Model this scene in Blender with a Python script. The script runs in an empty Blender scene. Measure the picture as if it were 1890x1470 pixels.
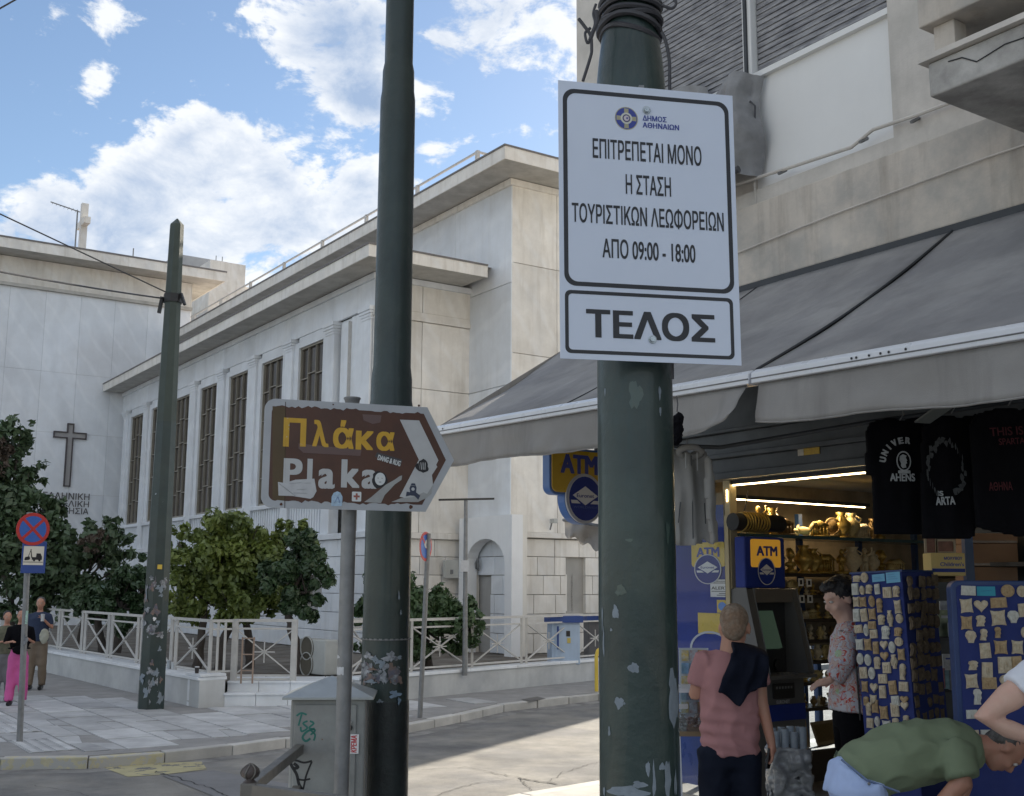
import bpy, bmesh, math, random
import numpy as np
from mathutils import Vector, Matrix, noise, geometry
random.seed(7); RN=np.random.RandomState(11)
sc=bpy.context.scene; COL=sc.collection
R_=math.radians
# ------------------------------------------------------------------ camera (solved from the vanishing points)
CF=2100.0; PIT=math.atan(345/2100); ROL=.0049; H=1.9; TH=R_(34.03)
_c,_s=math.cos(ROL),math.sin(ROL)
_R0=Vector((1,0,0)); _U0=Vector((0,-math.sin(PIT),math.cos(PIT))); FW=Vector((0,math.cos(PIT),math.sin(PIT)))
RT=_R0*_c+_U0*_s; UP=_U0*_c-_R0*_s
cd=bpy.data.cameras.new('camera'); cam=bpy.data.objects.new('camera',cd); COL.objects.link(cam)
cd.sensor_width=36; cd.lens=36*CF/1890; cd.clip_end=2000; cd.clip_start=.05
cam.matrix_world=Matrix(((RT.x,UP.x,-FW.x,0),(RT.y,UP.y,-FW.y,0),(RT.z,UP.z,-FW.z,H),(0,0,0,1)))
sc.camera=cam
# ------------------------------------------------------------------ sky, sun, exposure
SUN_AZ=26.6; SUN_EL=27.0
def ray(x,y):
    return FW+RT*((x-945)/CF)+UP*((735-y)/CF)
w=bpy.data.worlds.new('World'); sc.world=w; w.use_nodes=True
nt=w.node_tree; N=nt.nodes; L=nt.links; N.clear()
def nd(t,**k):
    n=N.new(t)
    for a,b in k.items(): setattr(n,a,b)
    return n
def mth(op,a,b=None,clamp=False):
    n=N.new('ShaderNodeMath'); n.operation=op; n.use_clamp=clamp
    for i,v in enumerate((a,b)):
        if v is None: continue
        if isinstance(v,(int,float)): n.inputs[i].default_value=v
        else: L.new(v,n.inputs[i])
    return n.outputs[0]
sky=nd('ShaderNodeTexSky',sky_type='NISHITA'); sky.sun_disc=False
sky.sun_elevation=R_(SUN_EL); sky.sun_rotation=R_(SUN_AZ); sky.altitude=100; sky.air_density=1.0; sky.dust_density=.25; sky.ozone_density=1.5
tc=nd('ShaderNodeTexCoord'); DIR=tc.outputs['Generated']
def blob(x,y,r,a):
    d=ray(x,y).normalized(); n=nd('ShaderNodeVectorMath',operation='DISTANCE'); L.new(DIR,n.inputs[0]); n.inputs[1].default_value=d
    m=nd('ShaderNodeMapRange'); m.interpolation_type='SMOOTHSTEP'; L.new(n.outputs['Value'],m.inputs[0])
    m.inputs[1].default_value=0; m.inputs[2].default_value=r*1.45/2150; m.inputs[3].default_value=a; m.inputs[4].default_value=0
    return m.outputs[0]
BL=[(400,270,115,0.66),(450,330,120,0.62),(330,350,130,0.62),(230,310,80,0.40),(400,420,170,0.53),(520,400,90,0.44),(80,370,110,0.40),(40,470,150,0.53),(180,440,110,0.40),(300,470,150,0.53),(640,350,90,0.48),(690,310,70,0.44),(800,290,50,0.44),
 (600,460,130,0.53),(720,420,110,0.40),(570,50,120,0.44),(640,110,110,0.53),(690,190,60,0.53),(760,40,170,0.35),(880,60,120,0.18),(960,20,150,0.22),(480,10,90,0.31),(190,140,45,0.40),(165,175,35,0.35),(205,20,55,0.40),(90,20,40,0.26),(265,185,22,0.26),(340,60,50,0.22),(1200,100,300,0.50),(1500,300,400,0.45),(-250,300,200,0.50),(-400,0,250,0.50),(1700,-300,400,0.50),(200,-400,300,0.50),(900,-600,300,0.50)]
acc=None
for b in BL:
    o=blob(*b); acc=o if acc is None else mth('ADD',acc,o)
def nz(scale,detail,rough,off=(0,0,0),dist=0,zs=1.6):
    mp=nd('ShaderNodeMapping'); mp.inputs['Scale'].default_value=(1,1,zs); mp.inputs['Location'].default_value=off; L.new(DIR,mp.inputs[0])
    n=nd('ShaderNodeTexNoise'); n.inputs['Scale'].default_value=scale; n.inputs['Detail'].default_value=detail; n.inputs['Roughness'].default_value=rough; n.inputs['Distortion'].default_value=dist
    L.new(mp.outputs[0],n.inputs[0]); return n.outputs[0]
n1=nz(15,12,.62,(1.3,.2,.7),.25); n2=nz(6,5,.5,(3.1,4.2,.2)); n3=nz(15,12,.62,(1.3+.012,.2+.01,.7+.035),.25)

# scattered cloud, plus extra unseen cover added outside the view to light the walls
far=mth('MULTIPLY',mth('SUBTRACT',n2,.45),1.2)
lw_=nd('ShaderNodeVectorMath',operation='DISTANCE'); L.new(DIR,lw_.inputs[0]); lw_.inputs[1].default_value=ray(700,500).normalized()
lm=nd('ShaderNodeMapRange'); lm.interpolation_type='SMOOTHSTEP'; L.new(lw_.outputs['Value'],lm.inputs[0]); lm.inputs[1].default_value=.45; lm.inputs[2].default_value=.9; lm.inputs[4].default_value=.55
acc=mth('ADD',acc,lm.outputs[0])
acc=mth('MINIMUM',acc,1.1)
dens=mth('ADD',mth('ADD',mth('MULTIPLY',mth('SUBTRACT',n1,.5),3.3),mth('MULTIPLY',acc,1.0)),mth('MULTIPLY',far,.5))
mr=nd('ShaderNodeMapRange'); mr.interpolation_type='SMOOTHSTEP'; L.new(dens,mr.inputs[0]); mr.inputs[1].default_value=.36; mr.inputs[2].default_value=.72
shade=nd('ShaderNodeMapRange'); L.new(dens,shade.inputs[0]); shade.inputs[1].default_value=.62; shade.inputs[2].default_value=1.5; shade.interpolation_type='SMOOTHSTEP'
greyb=mth('ADD',blob(720,40,230,.55),blob(60,440,150,.4))
sh2=mth('ADD',mth('ADD',greyb,mth('MULTIPLY',shade.outputs[0],.72)),mth('MULTIPLY',mth('SUBTRACT',n3,n1),2.2),True)
cc=nd('ShaderNodeMixRGB'); L.new(sh2,cc.inputs[0]); cc.inputs[1].default_value=(4.5,4.6,4.7,1); cc.inputs[2].default_value=(1.75,2.3,3.25,1)
mx=nd('ShaderNodeMixRGB'); L.new(mth('MULTIPLY',mr.outputs[0],.93),mx.inputs[0])
hs=nd('ShaderNodeHueSaturation'); hs.inputs['Saturation'].default_value=1.0; hs.inputs['Value'].default_value=.66; L.new(sky.outputs[0],hs.inputs['Color'])
L.new(hs.outputs[0],mx.inputs[1]); L.new(cc.outputs[0],mx.inputs[2])
bg=nd('ShaderNodeBackground'); bg.inputs[1].default_value=.105; L.new(mx.outputs[0],bg.inputs[0])
wo=nd('ShaderNodeOutputWorld'); L.new(bg.outputs[0],wo.inputs[0])
sd=bpy.data.lights.new('sun','SUN'); sd.energy=5.0; sd.angle=R_(.5); sd.color=(1,.90,.75)
so=bpy.data.objects.new('sun',sd); COL.objects.link(so)
_sv=Vector((math.sin(R_(SUN_AZ))*math.cos(R_(SUN_EL)),math.cos(R_(SUN_AZ))*math.cos(R_(SUN_EL)),math.sin(R_(SUN_EL))))
so.rotation_euler=_sv.to_track_quat('Z','Y').to_euler(); so.location=(0,0,30)
vs=sc.view_settings; sc.display_settings.display_device='sRGB'; vs.view_transform='Standard'; vs.look='None'; vs.gamma=1; vs.use_curve_mapping=False
vs.exposure=1.12
# ------------------------------------------------------------------ measuring helpers: image point -> place in the world
CT,ST=math.cos(TH),math.sin(TH)
def vu(P): return Vector((P[0]*CT+P[1]*ST,-P[0]*ST+P[1]*CT,P[2]))
def wd(v,u,z=0): return Vector((v*CT-u*ST,v*ST+u*CT,z))
def atv(x,y,v): d=vu(ray(x,y)); t=v/d.x; return Vector((v,d.y*t,H+d.z*t))
def atu(x,y,u): d=vu(ray(x,y)); t=u/d.y; return Vector((d.x*t,u,H+d.z*t))
def atY(x,y,Y): d=ray(x,y); t=Y/d.y; return Vector((d.x*t,Y,H+d.z*t))
def gnd(x,y,z=0): d=ray(x,y); t=(z-H)/d.z; return Vector((d.x*t,d.y*t,z))
# ------------------------------------------------------------------ materials
MC={}
def mat(name,col,rough=.7,var=.12,vs_=3.0,bump=.0,bs=40,metal=0,col2=None,c2amt=.5,c2s=2.0,streak=0,scol=(.12,.11,.1),objrand=0,emit=0,spec=.5,coat=0,vstretch=1,ecol=None,vein=0,peel=None,transl=0):
    if name in MC: return MC[name]
    m=bpy.data.materials.new(name); m.use_nodes=True; t=m.node_tree; n=t.nodes; l=t.links
    b=n['Principled BSDF']; b.inputs['Roughness'].default_value=rough; b.inputs['Metallic'].default_value=metal
    b.inputs['Specular IOR Level'].default_value=spec
    geo=n.new('ShaderNodeNewGeometry'); pos=geo.outputs['Position']
    def nzn(s,d=6,r=.6,st=1,off=0):
        mp=n.new('ShaderNodeMapping'); mp.inputs['Scale'].default_value=(1,1,1/st); mp.inputs['Location'].default_value=(off,off*.7,off*.3); l.new(pos,mp.inputs[0])
        x=n.new('ShaderNodeTexNoise'); x.inputs['Scale'].default_value=s; x.inputs['Detail'].default_value=d; x.inputs['Roughness'].default_value=r; l.new(mp.outputs[0],x.inputs[0]); return x.outputs[0]
    def ramp(x,a,c):
        r=n.new('ShaderNodeMapRange'); l.new(x,r.inputs[0]); r.inputs[1].default_value=a; r.inputs[2].default_value=c; return r.outputs[0]
    def mix(f,a,c,mode='MIX'):
        x=n.new('ShaderNodeMixRGB'); x.blend_type=mode
        for i,v in enumerate((f,a,c)):
            if isinstance(v,(int,float)): x.inputs[i].default_value=v
            elif isinstance(v,tuple): x.inputs[i].default_value=(*v[:3],1)
            else: l.new(v,x.inputs[i])
        return x.outputs[0]
    def mm(op,a,c):
        x=n.new('ShaderNodeMath'); x.operation=op
        for i,v in enumerate((a,c)):
            if isinstance(v,(int,float)): x.inputs[i].default_value=v
            else: l.new(v,x.inputs[i])
        return x.outputs[0]
    cur=tuple(col)
    if col2: cur=mix(mm('MULTIPLY',ramp(nzn(c2s,8,.65,vstretch,3),.42,.62),c2amt),cur,tuple(col2))
    v=ramp(nzn(vs_,7,.62,vstretch),.25,.75)
    k=mm('ADD',mm('MULTIPLY',v,2*var),1-var)
    if objrand:
        oi=n.new('ShaderNodeObjectInfo'); k=mm('MULTIPLY',k,mm('ADD',mm('MULTIPLY',oi.outputs['Random'],2*objrand),1-objrand))
    g=n.new('ShaderNodeCombineXYZ'); [l.new(k,g.inputs[i]) for i in range(3)]
    cur=mix(1.0,cur,g.outputs[0],'MULTIPLY')
    if vein:
        wv=n.new('ShaderNodeTexWave'); wv.wave_type='BANDS'; wv.bands_direction='DIAGONAL'; wv.inputs['Scale'].default_value=.5; wv.inputs['Distortion'].default_value=3.2; wv.inputs['Detail'].default_value=4; wv.inputs['Detail Scale'].default_value=1.3; l.new(pos,wv.inputs[0])
        cur=mix(mm('MULTIPLY',ramp(wv.outputs[1],.86,1.0),vein),cur,(.93,.95,.97)); 
        wv2=n.new('ShaderNodeTexWave'); wv2.inputs['Scale'].default_value=.23; wv2.inputs['Distortion'].default_value=5; wv2.inputs['Detail'].default_value=5; wv2.inputs['Detail Scale'].default_value=1.7; l.new(pos,wv2.inputs[0])
        cur=mix(mm('MULTIPLY',ramp(wv2.outputs[1],.8,1.0),vein*.6),cur,(.38,.41,.46))
    if streak: cur=mix(mm('MULTIPLY',ramp(nzn(5.5,6,.6,9,1.7),.5,.78),streak),cur,tuple(scol))
    if peel:
        pc,th,ps=peel; cur=mix(ramp(nzn(ps,10,.6,1,5),th,th+.015),cur,tuple(pc))
    if isinstance(cur,tuple): b.inputs['Base Color'].default_value=(*cur,1)
    else: l.new(cur,b.inputs['Base Color'])
    rr=ramp(nzn(vs_*2.3,4,.5,1,7),.2,.8); l.new(mm('ADD',mm('MULTIPLY',rr,.16),rough-.08),b.inputs['Roughness'])
    if bump:
        bp=n.new('ShaderNodeBump'); bp.inputs['Strength'].default_value=min(1,bump); bp.inputs['Distance'].default_value=.01; l.new(nzn(bs,6,.6),bp.inputs['Height']); l.new(bp.outputs[0],b.inputs['Normal'])
    if emit: b.inputs['Emission Strength'].default_value=emit; b.inputs['Emission Color'].default_value=(*(ecol or col),1)
    if coat: b.inputs['Coat Weight'].default_value=coat
    if transl:
        tr=n.new('ShaderNodeBsdfTranslucent'); l.new(cur,tr.inputs[0]) if not isinstance(cur,tuple) else None
        ms=n.new('ShaderNodeMixShader'); ms.inputs[0].default_value=transl; l.new(b.outputs[0],ms.inputs[1]); l.new(tr.outputs[0],ms.inputs[2]); l.new(ms.outputs[0],n['Material Output'].inputs[0])
    MC[name]=m; return m
def glass(name,col=(.9,.95,1),rough=.02,mixf=.12):
    if name in MC: return MC[name]
    m=bpy.data.materials.new(name); m.use_nodes=True; t=m.node_tree; n=t.nodes; l=t.links
    n.remove(n['Principled BSDF']); tr=n.new('ShaderNodeBsdfTransparent'); tr.inputs[0].default_value=(*col,1)
    gl=n.new('ShaderNodeBsdfGlossy'); gl.inputs['Roughness'].default_value=rough; lw=n.new('ShaderNodeLayerWeight'); lw.inputs[0].default_value=.5
    pw_=n.new('ShaderNodeMath'); pw_.operation='POWER'; pw_.inputs[1].default_value=4; l.new(lw.outputs['Facing'],pw_.inputs[0])
    ad=n.new('ShaderNodeMath'); ad.operation='MULTIPLY_ADD'; ad.inputs[1].default_value=.6; ad.inputs[2].default_value=mixf*.5; l.new(pw_.outputs[0],ad.inputs[0])
    ms=n.new('ShaderNodeMixShader'); l.new(ad.outputs[0],ms.inputs[0]); l.new(tr.outputs[0],ms.inputs[1]); l.new(gl.outputs[0],ms.inputs[2]); l.new(ms.outputs[0],n['Material Output'].inputs[0])
    MC[name]=m; return m
# ------------------------------------------------------------------ geometry helpers
class MB:
    def __init__(s): s.v=[]; s.f=[]; s.m=[]; s.mi=0
    def add(s,vs_,fs):
        o=len(s.v); s.v+=[tuple(p) for p in vs_]; s.f+=[tuple(i+o for i in f) for f in fs]; s.m+=[s.mi]*len(fs); return s
    def box(s,x0,x1,y0,y1,z0,z1,M=None):
        P=[Vector((x,y,z)) for z in (z0,z1) for y in (y0,y1) for x in (x0,x1)]
        if M: P=[M@p for p in P]
        return s.add(P,[(0,2,3,1),(4,5,7,6),(0,1,5,4),(2,6,7,3),(0,4,6,2),(1,3,7,5)])
    def cbox(s,c,d,M=None):
        return s.box(c[0]-d[0]/2,c[0]+d[0]/2,c[1]-d[1]/2,c[1]+d[1]/2,c[2]-d[2]/2,c[2]+d[2]/2,M)
    def bar(s,a,b,w,h=None,up=(0,0,1)):
        a=Vector(a); b=Vector(b); h=h or w; d=(b-a); 
        if d.length<1e-6: return s
        z=d.normalized(); u=Vector(up)
        if abs(z.dot(u))>.98: u=Vector((0,1,0))
        x=z.cross(u).normalized(); y=x.cross(z)
        P=[p+x*i*w/2+y*j*h/2 for p in (a,b) for j in (-1,1) for i in (-1,1)]
        return s.add(P,[(0,1,3,2),(4,6,7,5),(0,4,5,1),(2,3,7,6),(0,2,6,4),(1,5,7,3)])
    def tube(s,pts,r,n=8,cap=True,asp=1,side=None):
        pts=[Vector(p) for p in pts]; k=len(pts); rr=r if isinstance(r,(list,tuple)) else [r]*k
        ref=None; vs_=[]
        for i,p in enumerate(pts):
            t=(pts[min(i+1,k-1)]-pts[max(i-1,0)]).normalized()
            if side is not None: x=(Vector(side)-t*t.dot(Vector(side))).normalized()
            else:
                if ref is None:
                    ref=Vector((0,0,1)) if abs(t.z)<.9 else Vector((1,0,0)); x=t.cross(ref).normalized()
                else: x=(px_-t*t.dot(px_)).normalized()
            px_=x; y=t.cross(x)
            for j in range(n):
                a=2*math.pi*j/n; vs_.append(p+x*math.cos(a)*rr[i]*asp+y*math.sin(a)*rr[i])
        fs=[(i*n+j,i*n+(j+1)%n,(i+1)*n+(j+1)%n,(i+1)*n+j) for i in range(k-1) for j in range(n)]
        if cap: fs+=[tuple(range(n-1,-1,-1)),tuple((k-1)*n+j for j in range(n))]
        return s.add(vs_,fs)
    def lathe(s,prof,n=16,c=(0,0,0)):
        vs_=[(c[0]+r*math.cos(2*math.pi*j/n),c[1]+r*math.sin(2*math.pi*j/n),c[2]+z) for r,z in prof for j in range(n)]
        k=len(prof); fs=[(i*n+j,i*n+(j+1)%n,(i+1)*n+(j+1)%n,(i+1)*n+j) for i in range(k-1) for j in range(n)]
        fs+=[tuple(range(n-1,-1,-1)),tuple((k-1)*n+j for j in range(n))]
        return s.add(vs_,fs)
    def ell(s,c,r,M=None,nu=14,nv=9):
        P=[];c=Vector(c)
        for i in range(nv+1):
            ph=math.pi*i/nv
            for j in range(nu):
                a=2*math.pi*j/nu; q=Vector((r[0]*math.sin(ph)*math.cos(a),r[1]*math.sin(ph)*math.sin(a),-r[2]*math.cos(ph)))
                P.append(c+(M@q if M else q))
        return s.add(P,[(i*nu+j,i*nu+(j+1)%nu,(i+1)*nu+(j+1)%nu,(i+1)*nu+j) for i in range(nv) for j in range(nu)])
    def prism(s,poly,d0,d1,M):
        """poly in local xy, thickness along local z, mapped by matrix M"""
        k=len(poly); P=[M@Vector((x,y,d0)) for x,y in poly]+[M@Vector((x,y,d1)) for x,y in poly]
        return s.add(P,[tuple(range(k-1,-1,-1)),tuple(range(k,2*k))]+[(i,(i+1)%k,k+(i+1)%k,k+i) for i in range(k)])
    def ring(s,outer,inner,d0,d1,M):
        k=len(outer); P=[M@Vector((x,y,d)) for d in (d0,d1) for L_ in (outer,inner) for x,y in L_]
        fs=[]
        for i in range(k):
            j=(i+1)%k; fs+=[(2*k+i,2*k+j,3*k+j,3*k+i),(i,k+i,k+j,j),(i,j,2*k+j,2*k+i),(k+i,3*k+i,3*k+j,k+j)]
        return s.add(P,fs)
def link(o,parent=None,**kw):
    COL.objects.link(o)
    if parent: o.parent=parent
    for k,v in kw.items():
        if v: o['category' if k=='cat' else k]=v
    return o
def mk(name,mb,m,parent=None,smooth=False,loc=None,rot=None,bevel=0,**kw):
    me=bpy.data.meshes.new(name); me.from_pydata([tuple(p) for p in mb.v],[],mb.f); 
    ms=m if isinstance(m,(list,tuple)) else [m]
    for q in ms: me.materials.append(q)
    if len(ms)>1: me.polygons.foreach_set('material_index',mb.m)
    if smooth:
        me.polygons.foreach_set('use_smooth',[True]*len(me.polygons))
        try: me.set_sharp_from_angle(angle=R_(smooth if smooth is not True else 50))
        except Exception: pass
    me.update(); o=bpy.data.objects.new(name,me)
    if loc is not None: o.location=loc
    if rot is not None: o.rotation_euler=rot
    if bevel:
        b=o.modifiers.new('bevel','BEVEL'); b.width=bevel; b.segments=2; b.limit_method='ANGLE'
    return link(o,parent,**kw)
def inst(name,me,parent=None,loc=(0,0,0),rot=(0,0,0),scl=(1,1,1),**kw):
    o=bpy.data.objects.new(name,me); o.location=loc; o.rotation_euler=rot; o.scale=scl; return link(o,parent,**kw)
def thing(name,label,cat,loc=(0,0,0),rz=0,group=None):
    o=bpy.data.objects.new(name,None); o.location=loc; o.rotation_euler=(0,0,rz) if isinstance(rz,(int,float)) else rz; o.empty_display_size=.2
    return link(o,None,label=label,cat=cat,group=group)
def dup(root,loc,rz=None,label=None):
    r=root.copy(); COL.objects.link(r); r.location=loc
    if rz is not None: r.rotation_euler=(0,0,rz)
    if label: r['label']=label
    for ch in root.children:
        c=ch.copy(); COL.objects.link(c); c.parent=r
        for g in ch.children:
            d=g.copy(); COL.objects.link(d); d.parent=c
    return r
_pm={}
def panel_me(name,w_,h_,t=.06,ch=.01,m=None):
    k=(name,round(w_,2),round(h_,2),t,m.name)
    if k in _pm: return _pm[k]
    a,b=w_/2,h_/2; P=[(-a,0,-b),(a,0,-b),(a,0,b),(-a,0,b),(-a,-t+ch,-b),(a,-t+ch,-b),(a,-t+ch,b),(-a,-t+ch,b),(-a+ch,-t,-b+ch),(a-ch,-t,-b+ch),(a-ch,-t,b-ch),(-a+ch,-t,b-ch)]
    F=[(4,5,9,8),(5,6,10,9),(6,7,11,10),(7,4,8,11),(8,9,10,11)]+[(i,(i+1)%4,4+(i+1)%4,4+i) for i in range(4)]
    me=bpy.data.meshes.new(name); me.from_pydata(P,[],F); me.materials.append(m); _pm[k]=me; return me
def rrect(x0,y0,x1,y1,r,n=6):
    P=[]
    for cx,cy,a0 in ((x1-r,y0+r,-90),(x1-r,y1-r,0),(x0+r,y1-r,90),(x0+r,y0+r,180)):
        for i in range(n+1):
            a=R_(a0+90*i/n); P.append((cx+r*math.cos(a),cy+r*math.sin(a)))
    return P
def circ(cx,cy,r,n=28,ry=None): return [(cx+r*math.cos(2*math.pi*i/n),cy+(ry or r)*math.sin(2*math.pi*i/n)) for i in range(n)]
def inside(P,poly):
    c=False; j=len(poly)-1
    for i in range(len(poly)):
        a,b=poly[i],poly[j]
        if (a.y>P.y)!=(b.y>P.y) and P.x<(b.x-a.x)*(P.y-a.y)/(b.y-a.y)+a.x: c=not c
        j=i
    return c
TMP=bpy.data.scenes.new('workshop')
NTH=['first','second','third','fourth','fifth','sixth','seventh','eighth','ninth','tenth','eleventh','twelfth','thirteenth','fourteenth','fifteenth','sixteenth','seventeenth','eighteenth','nineteenth','twentieth']
def nth(i): return NTH[i] if i<20 else {2:'twenty-',3:'thirty-'}[(i+1)//10]+NTH[(i+1)%10-1] if (i+1)%10 else 'thirtieth'
# flat lettering made from the built-in font
def text_mb(s,bold=.0,shear=0):
    cu=bpy.data.curves.new('t','FONT'); cu.body=s; cu.size=1; cu.shear=shear
    o=bpy.data.objects.new('t',cu); TMP.collection.objects.link(o); TMP.view_layers[0].update(); dg=TMP.view_layers[0].depsgraph
    oc=o.evaluated_get(dg); cv=oc.to_curve(dg)
    polys=[]
    for sp in cv.splines:
        bp=sp.bezier_points; k=len(bp); P=[]
        for i in range(k):
            a,b=bp[i],bp[(i+1)%k]
            straight=(a.handle_right-a.co).cross(b.co-a.co).length<1e-5 and (b.handle_left-b.co).cross(b.co-a.co).length<1e-5
            n=1 if straight else 6
            for j in range(n):
                t=j/n; P.append(a.co*(1-t)**3+a.handle_right*3*t*(1-t)**2+b.handle_left*3*t*t*(1-t)+b.co*t**3)
        ar=sum(P[i].x*P[(i+1)%len(P)].y-P[(i+1)%len(P)].x*P[i].y for i in range(len(P)))
        polys.append((P,ar))
    oc.to_curve_clear(); bpy.data.objects.remove(o)
    if not polys: return [],[],0,0
    outs=[];hol=[];polys.sort(key=lambda q:-abs(q[1])); role=[]
    for n_,(P,ar) in enumerate(polys):
        con=[k for k in range(n_) if all(inside(p,polys[k][0]) for p in P)]
        hole=bool(con) and polys[con[-1]][1]*ar<0 and role[con[-1]]=='o'
        role.append('h' if hole else 'o'); (hol if hole else outs).append([P,ar,[]])
    for h in hol:
        c=[q for q in outs if abs(q[1])>abs(h[1]) and inside(h[0][0],q[0])]
        if c: min(c,key=lambda q:abs(q[1]))[2].append(h[0])
    V=[];F=[]
    for P,ar,H_ in outs:
        vs2=[];ed=[]
        for L_ in [P]+H_:
            b0=len(vs2); vs2+=[Vector((p.x,p.y)) for p in L_]; ed+=[(b0+i,b0+(i+1)%len(L_)) for i in range(len(L_))]
        r=geometry.delaunay_2d_cdt(vs2,ed,[],1,1e-6); o0=len(V); V+=[Vector((p.x,p.y,0)) for p in r[0]]
        for t in r[2]:
            c=sum((r[0][i] for i in t),Vector((0,0)))/len(t)
            if inside(c,P) and not any(inside(c,h) for h in H_): F.append(tuple(i+o0 for i in t))
    x0=min(v.x for v in V); y0=min(v.y for v in V); x1=max(v.x for v in V); y1=max(v.y for v in V)
    return [((v.x-x0)/(x1-x0),(v.y-y0)/(y1-y0)) for v in V],F,x1-x0,y1-y0
def letters(s,M,x0,y0,x1,y1,m,parent,d=.002,bold=.0,name='lettering',shear=0):
    """text s stretched into the rectangle x0..x1,y0..y1 of plane M, at height d above it"""
    V,F,w0,h0=text_mb(s,0,shear)
    if not V: return
    mb=MB(); bx=min(.2,bold*.9/w0); by=min(.2,bold*.55/h0); k=0; cp=[(0,0)] if bold<=0 else [(-1,-1),(1,-1),(-1,1),(1,1),(0,0),(-1,0),(1,0)]
    for i,j in cp:
        mb.add([M@Vector((x0+(bx+a*(1-2*bx)+i*bx)*(x1-x0),y0+(by+b*(1-2*by)+j*by)*(y1-y0),d+k)) for a,b in V],F); k+=.00006
    return mk(name,mb,m,parent)
class Plane:
    """a vertical plane through P0 with horizontal x axis at azimuth az (deg from +Y to +X), facing the viewer"""
    def __init__(s,P0,az,lean=0):
        x=Vector((math.sin(R_(az)),math.cos(R_(az)),0)); y=Vector((0,0,1)); n=x.cross(y)
        if lean: y=(y+x*lean).normalized(); x=y.cross(n).normalized()
        s.P=Vector(P0); s.x=x; s.y=y; s.n=n
        s.M=Matrix(((x.x,y.x,n.x,P0[0]),(x.y,y.y,n.y,P0[1]),(x.z,y.z,n.z,P0[2]),(0,0,0,1)))
    def hit(s,px,py):
        d=ray(px,py); O=Vector((0,0,H)); t=(s.P-O).dot(s.n)/d.dot(s.n); q=O+d*t-s.P; return (q.dot(s.x),q.dot(s.y))
    def poly(s,pts): return [s.hit(*p) for p in pts]
def fuse(name,mb,m,parent,voxel=.012,smooth=3,disp=0,dscale=8,dec=None,**kw):
    if name in('trousers','jeans'): voxel*=1.35
    o=mk(name,mb,m,None,**kw); COL.objects.unlink(o); TMP.collection.objects.link(o); r=o.modifiers.new('r','REMESH'); r.mode='VOXEL'; r.voxel_size=voxel
    s_=o.modifiers.new('s','SMOOTH'); s_.iterations=smooth; s_.factor=.6
    TMP.view_layers[0].update(); dg=TMP.view_layers[0].depsgraph; me=bpy.data.meshes.new_from_object(o.evaluated_get(dg)); old=o.data; o.modifiers.clear(); o.data=me; bpy.data.meshes.remove(old)
    TMP.collection.objects.unlink(o); COL.objects.link(o)
    if parent: o.parent=parent
    me.polygons.foreach_set('use_smooth',[True]*len(me.polygons))
    if disp:
        me.update(); 
        for v in me.vertices:
            p=v.co; k=noise.fractal(Vector((p.x*dscale,p.y*dscale,p.z*dscale*1.7)),1,2,3)+.8*(1-4*abs(noise.noise(Vector((p.x*dscale*1.3+5,p.y*dscale*1.3,p.z*dscale*.8))))); v.co=p+v.normal*k*disp
    return o
# ---- common materials
M_marble=mat('marble_white',(.75,.785,.83),.45,.08,1.6,.05,60,objrand=.06,vein=.2,streak=.26,scol=(.50,.50,.50),col2=(.66,.67,.68),c2amt=.6,c2s=.6)
M_marble_w=mat('marble_warm',(.80,.77,.72),.5,.12,1.8,.08,60,objrand=.10,vein=.16,streak=.5,scol=(.46,.41,.34),col2=(.66,.62,.56),c2amt=.6,c2s=.8)  # stained; warmer base than marble_white stands in for warm light on end walls
M_plaster=mat('plaster_white',(.70,.70,.70),.75,.09,1.4,.1,80,streak=.2,scol=(.42,.40,.36))
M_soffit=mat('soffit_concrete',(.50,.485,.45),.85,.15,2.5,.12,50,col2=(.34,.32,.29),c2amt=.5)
M_joint=mat('dark_joint',(.38,.37,.35),.9,.1)
M_rooflead=mat('roof_edge_lead',(.17,.16,.16),.6,.2)
M_tile=mat('roof_tile',(.40,.36,.33),.85,.2,5,.2)
M_bronze=mat('bronze_window_bar',(.30,.275,.23),.45,.15,metal=.2)
M_glassd=mat('dark_window_glass',(.055,.045,.038),.12,.25,2.5,.02,9,objrand=.25,spec=.6)
M_wrail=mat('white_painted_steel',(.50,.49,.47),.45,.12,8,.05,90,peel=((.30,.2,.13),.70,14))
M_asphalt=mat('asphalt',(.15,.15,.152),.9,.30,1.7,1.0,110,peel=((.36,.34,.31),.66,95),col2=(.30,.285,.255),c2amt=.7,c2s=.7)
M_slab=mat('pavement_slab',(.46,.465,.47),.7,.22,3,.4,60,objrand=.2,streak=0,peel=((.24,.24,.235),.70,22),col2=(.33,.33,.34),c2amt=.6,c2s=1.2)
M_mortar=mat('pavement_mortar',(.27,.265,.26),.9,.2,3,.4,80)
M_kerb=mat('kerb_stone',(.46,.45,.43),.8,.2,3,.3,60,objrand=.12)
M_kerby=mat('kerb_yellow_paint',(.48,.44,.30),.7,.2,4,.3,60,peel=((.42,.41,.39),.48,9))
M_green=mat('green_pole_paint',(.016,.031,.030),.42,.25,5,.35,26,col2=(.030,.045,.038),c2amt=.5,c2s=3,streak=.35,scol=(.010,.014,.014),peel=((.33,.38,.42),.71,7),coat=.15)
M_green_r=mat('green_pole_paint_near',(.015,.033,.031),.40,.25,4,.45,17,col2=(.032,.055,.048),c2amt=.45,c2s=3.5,streak=.35,scol=(.012,.018,.018),coat=.2)
M_chip=mat('bare_primer_patch',(.19,.225,.26),.6,.2,20,.2,60)
M_galv=mat('galvanised_steel',(.21,.215,.22),.5,.22,12,.1,60,metal=.35,streak=.25,scol=(.1,.09,.08))
M_black=mat('black_paint',(.012,.012,.014),.4,.1)
M_blackr=mat('black_rubber',(.015,.015,.016),.7,.1)
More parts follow.
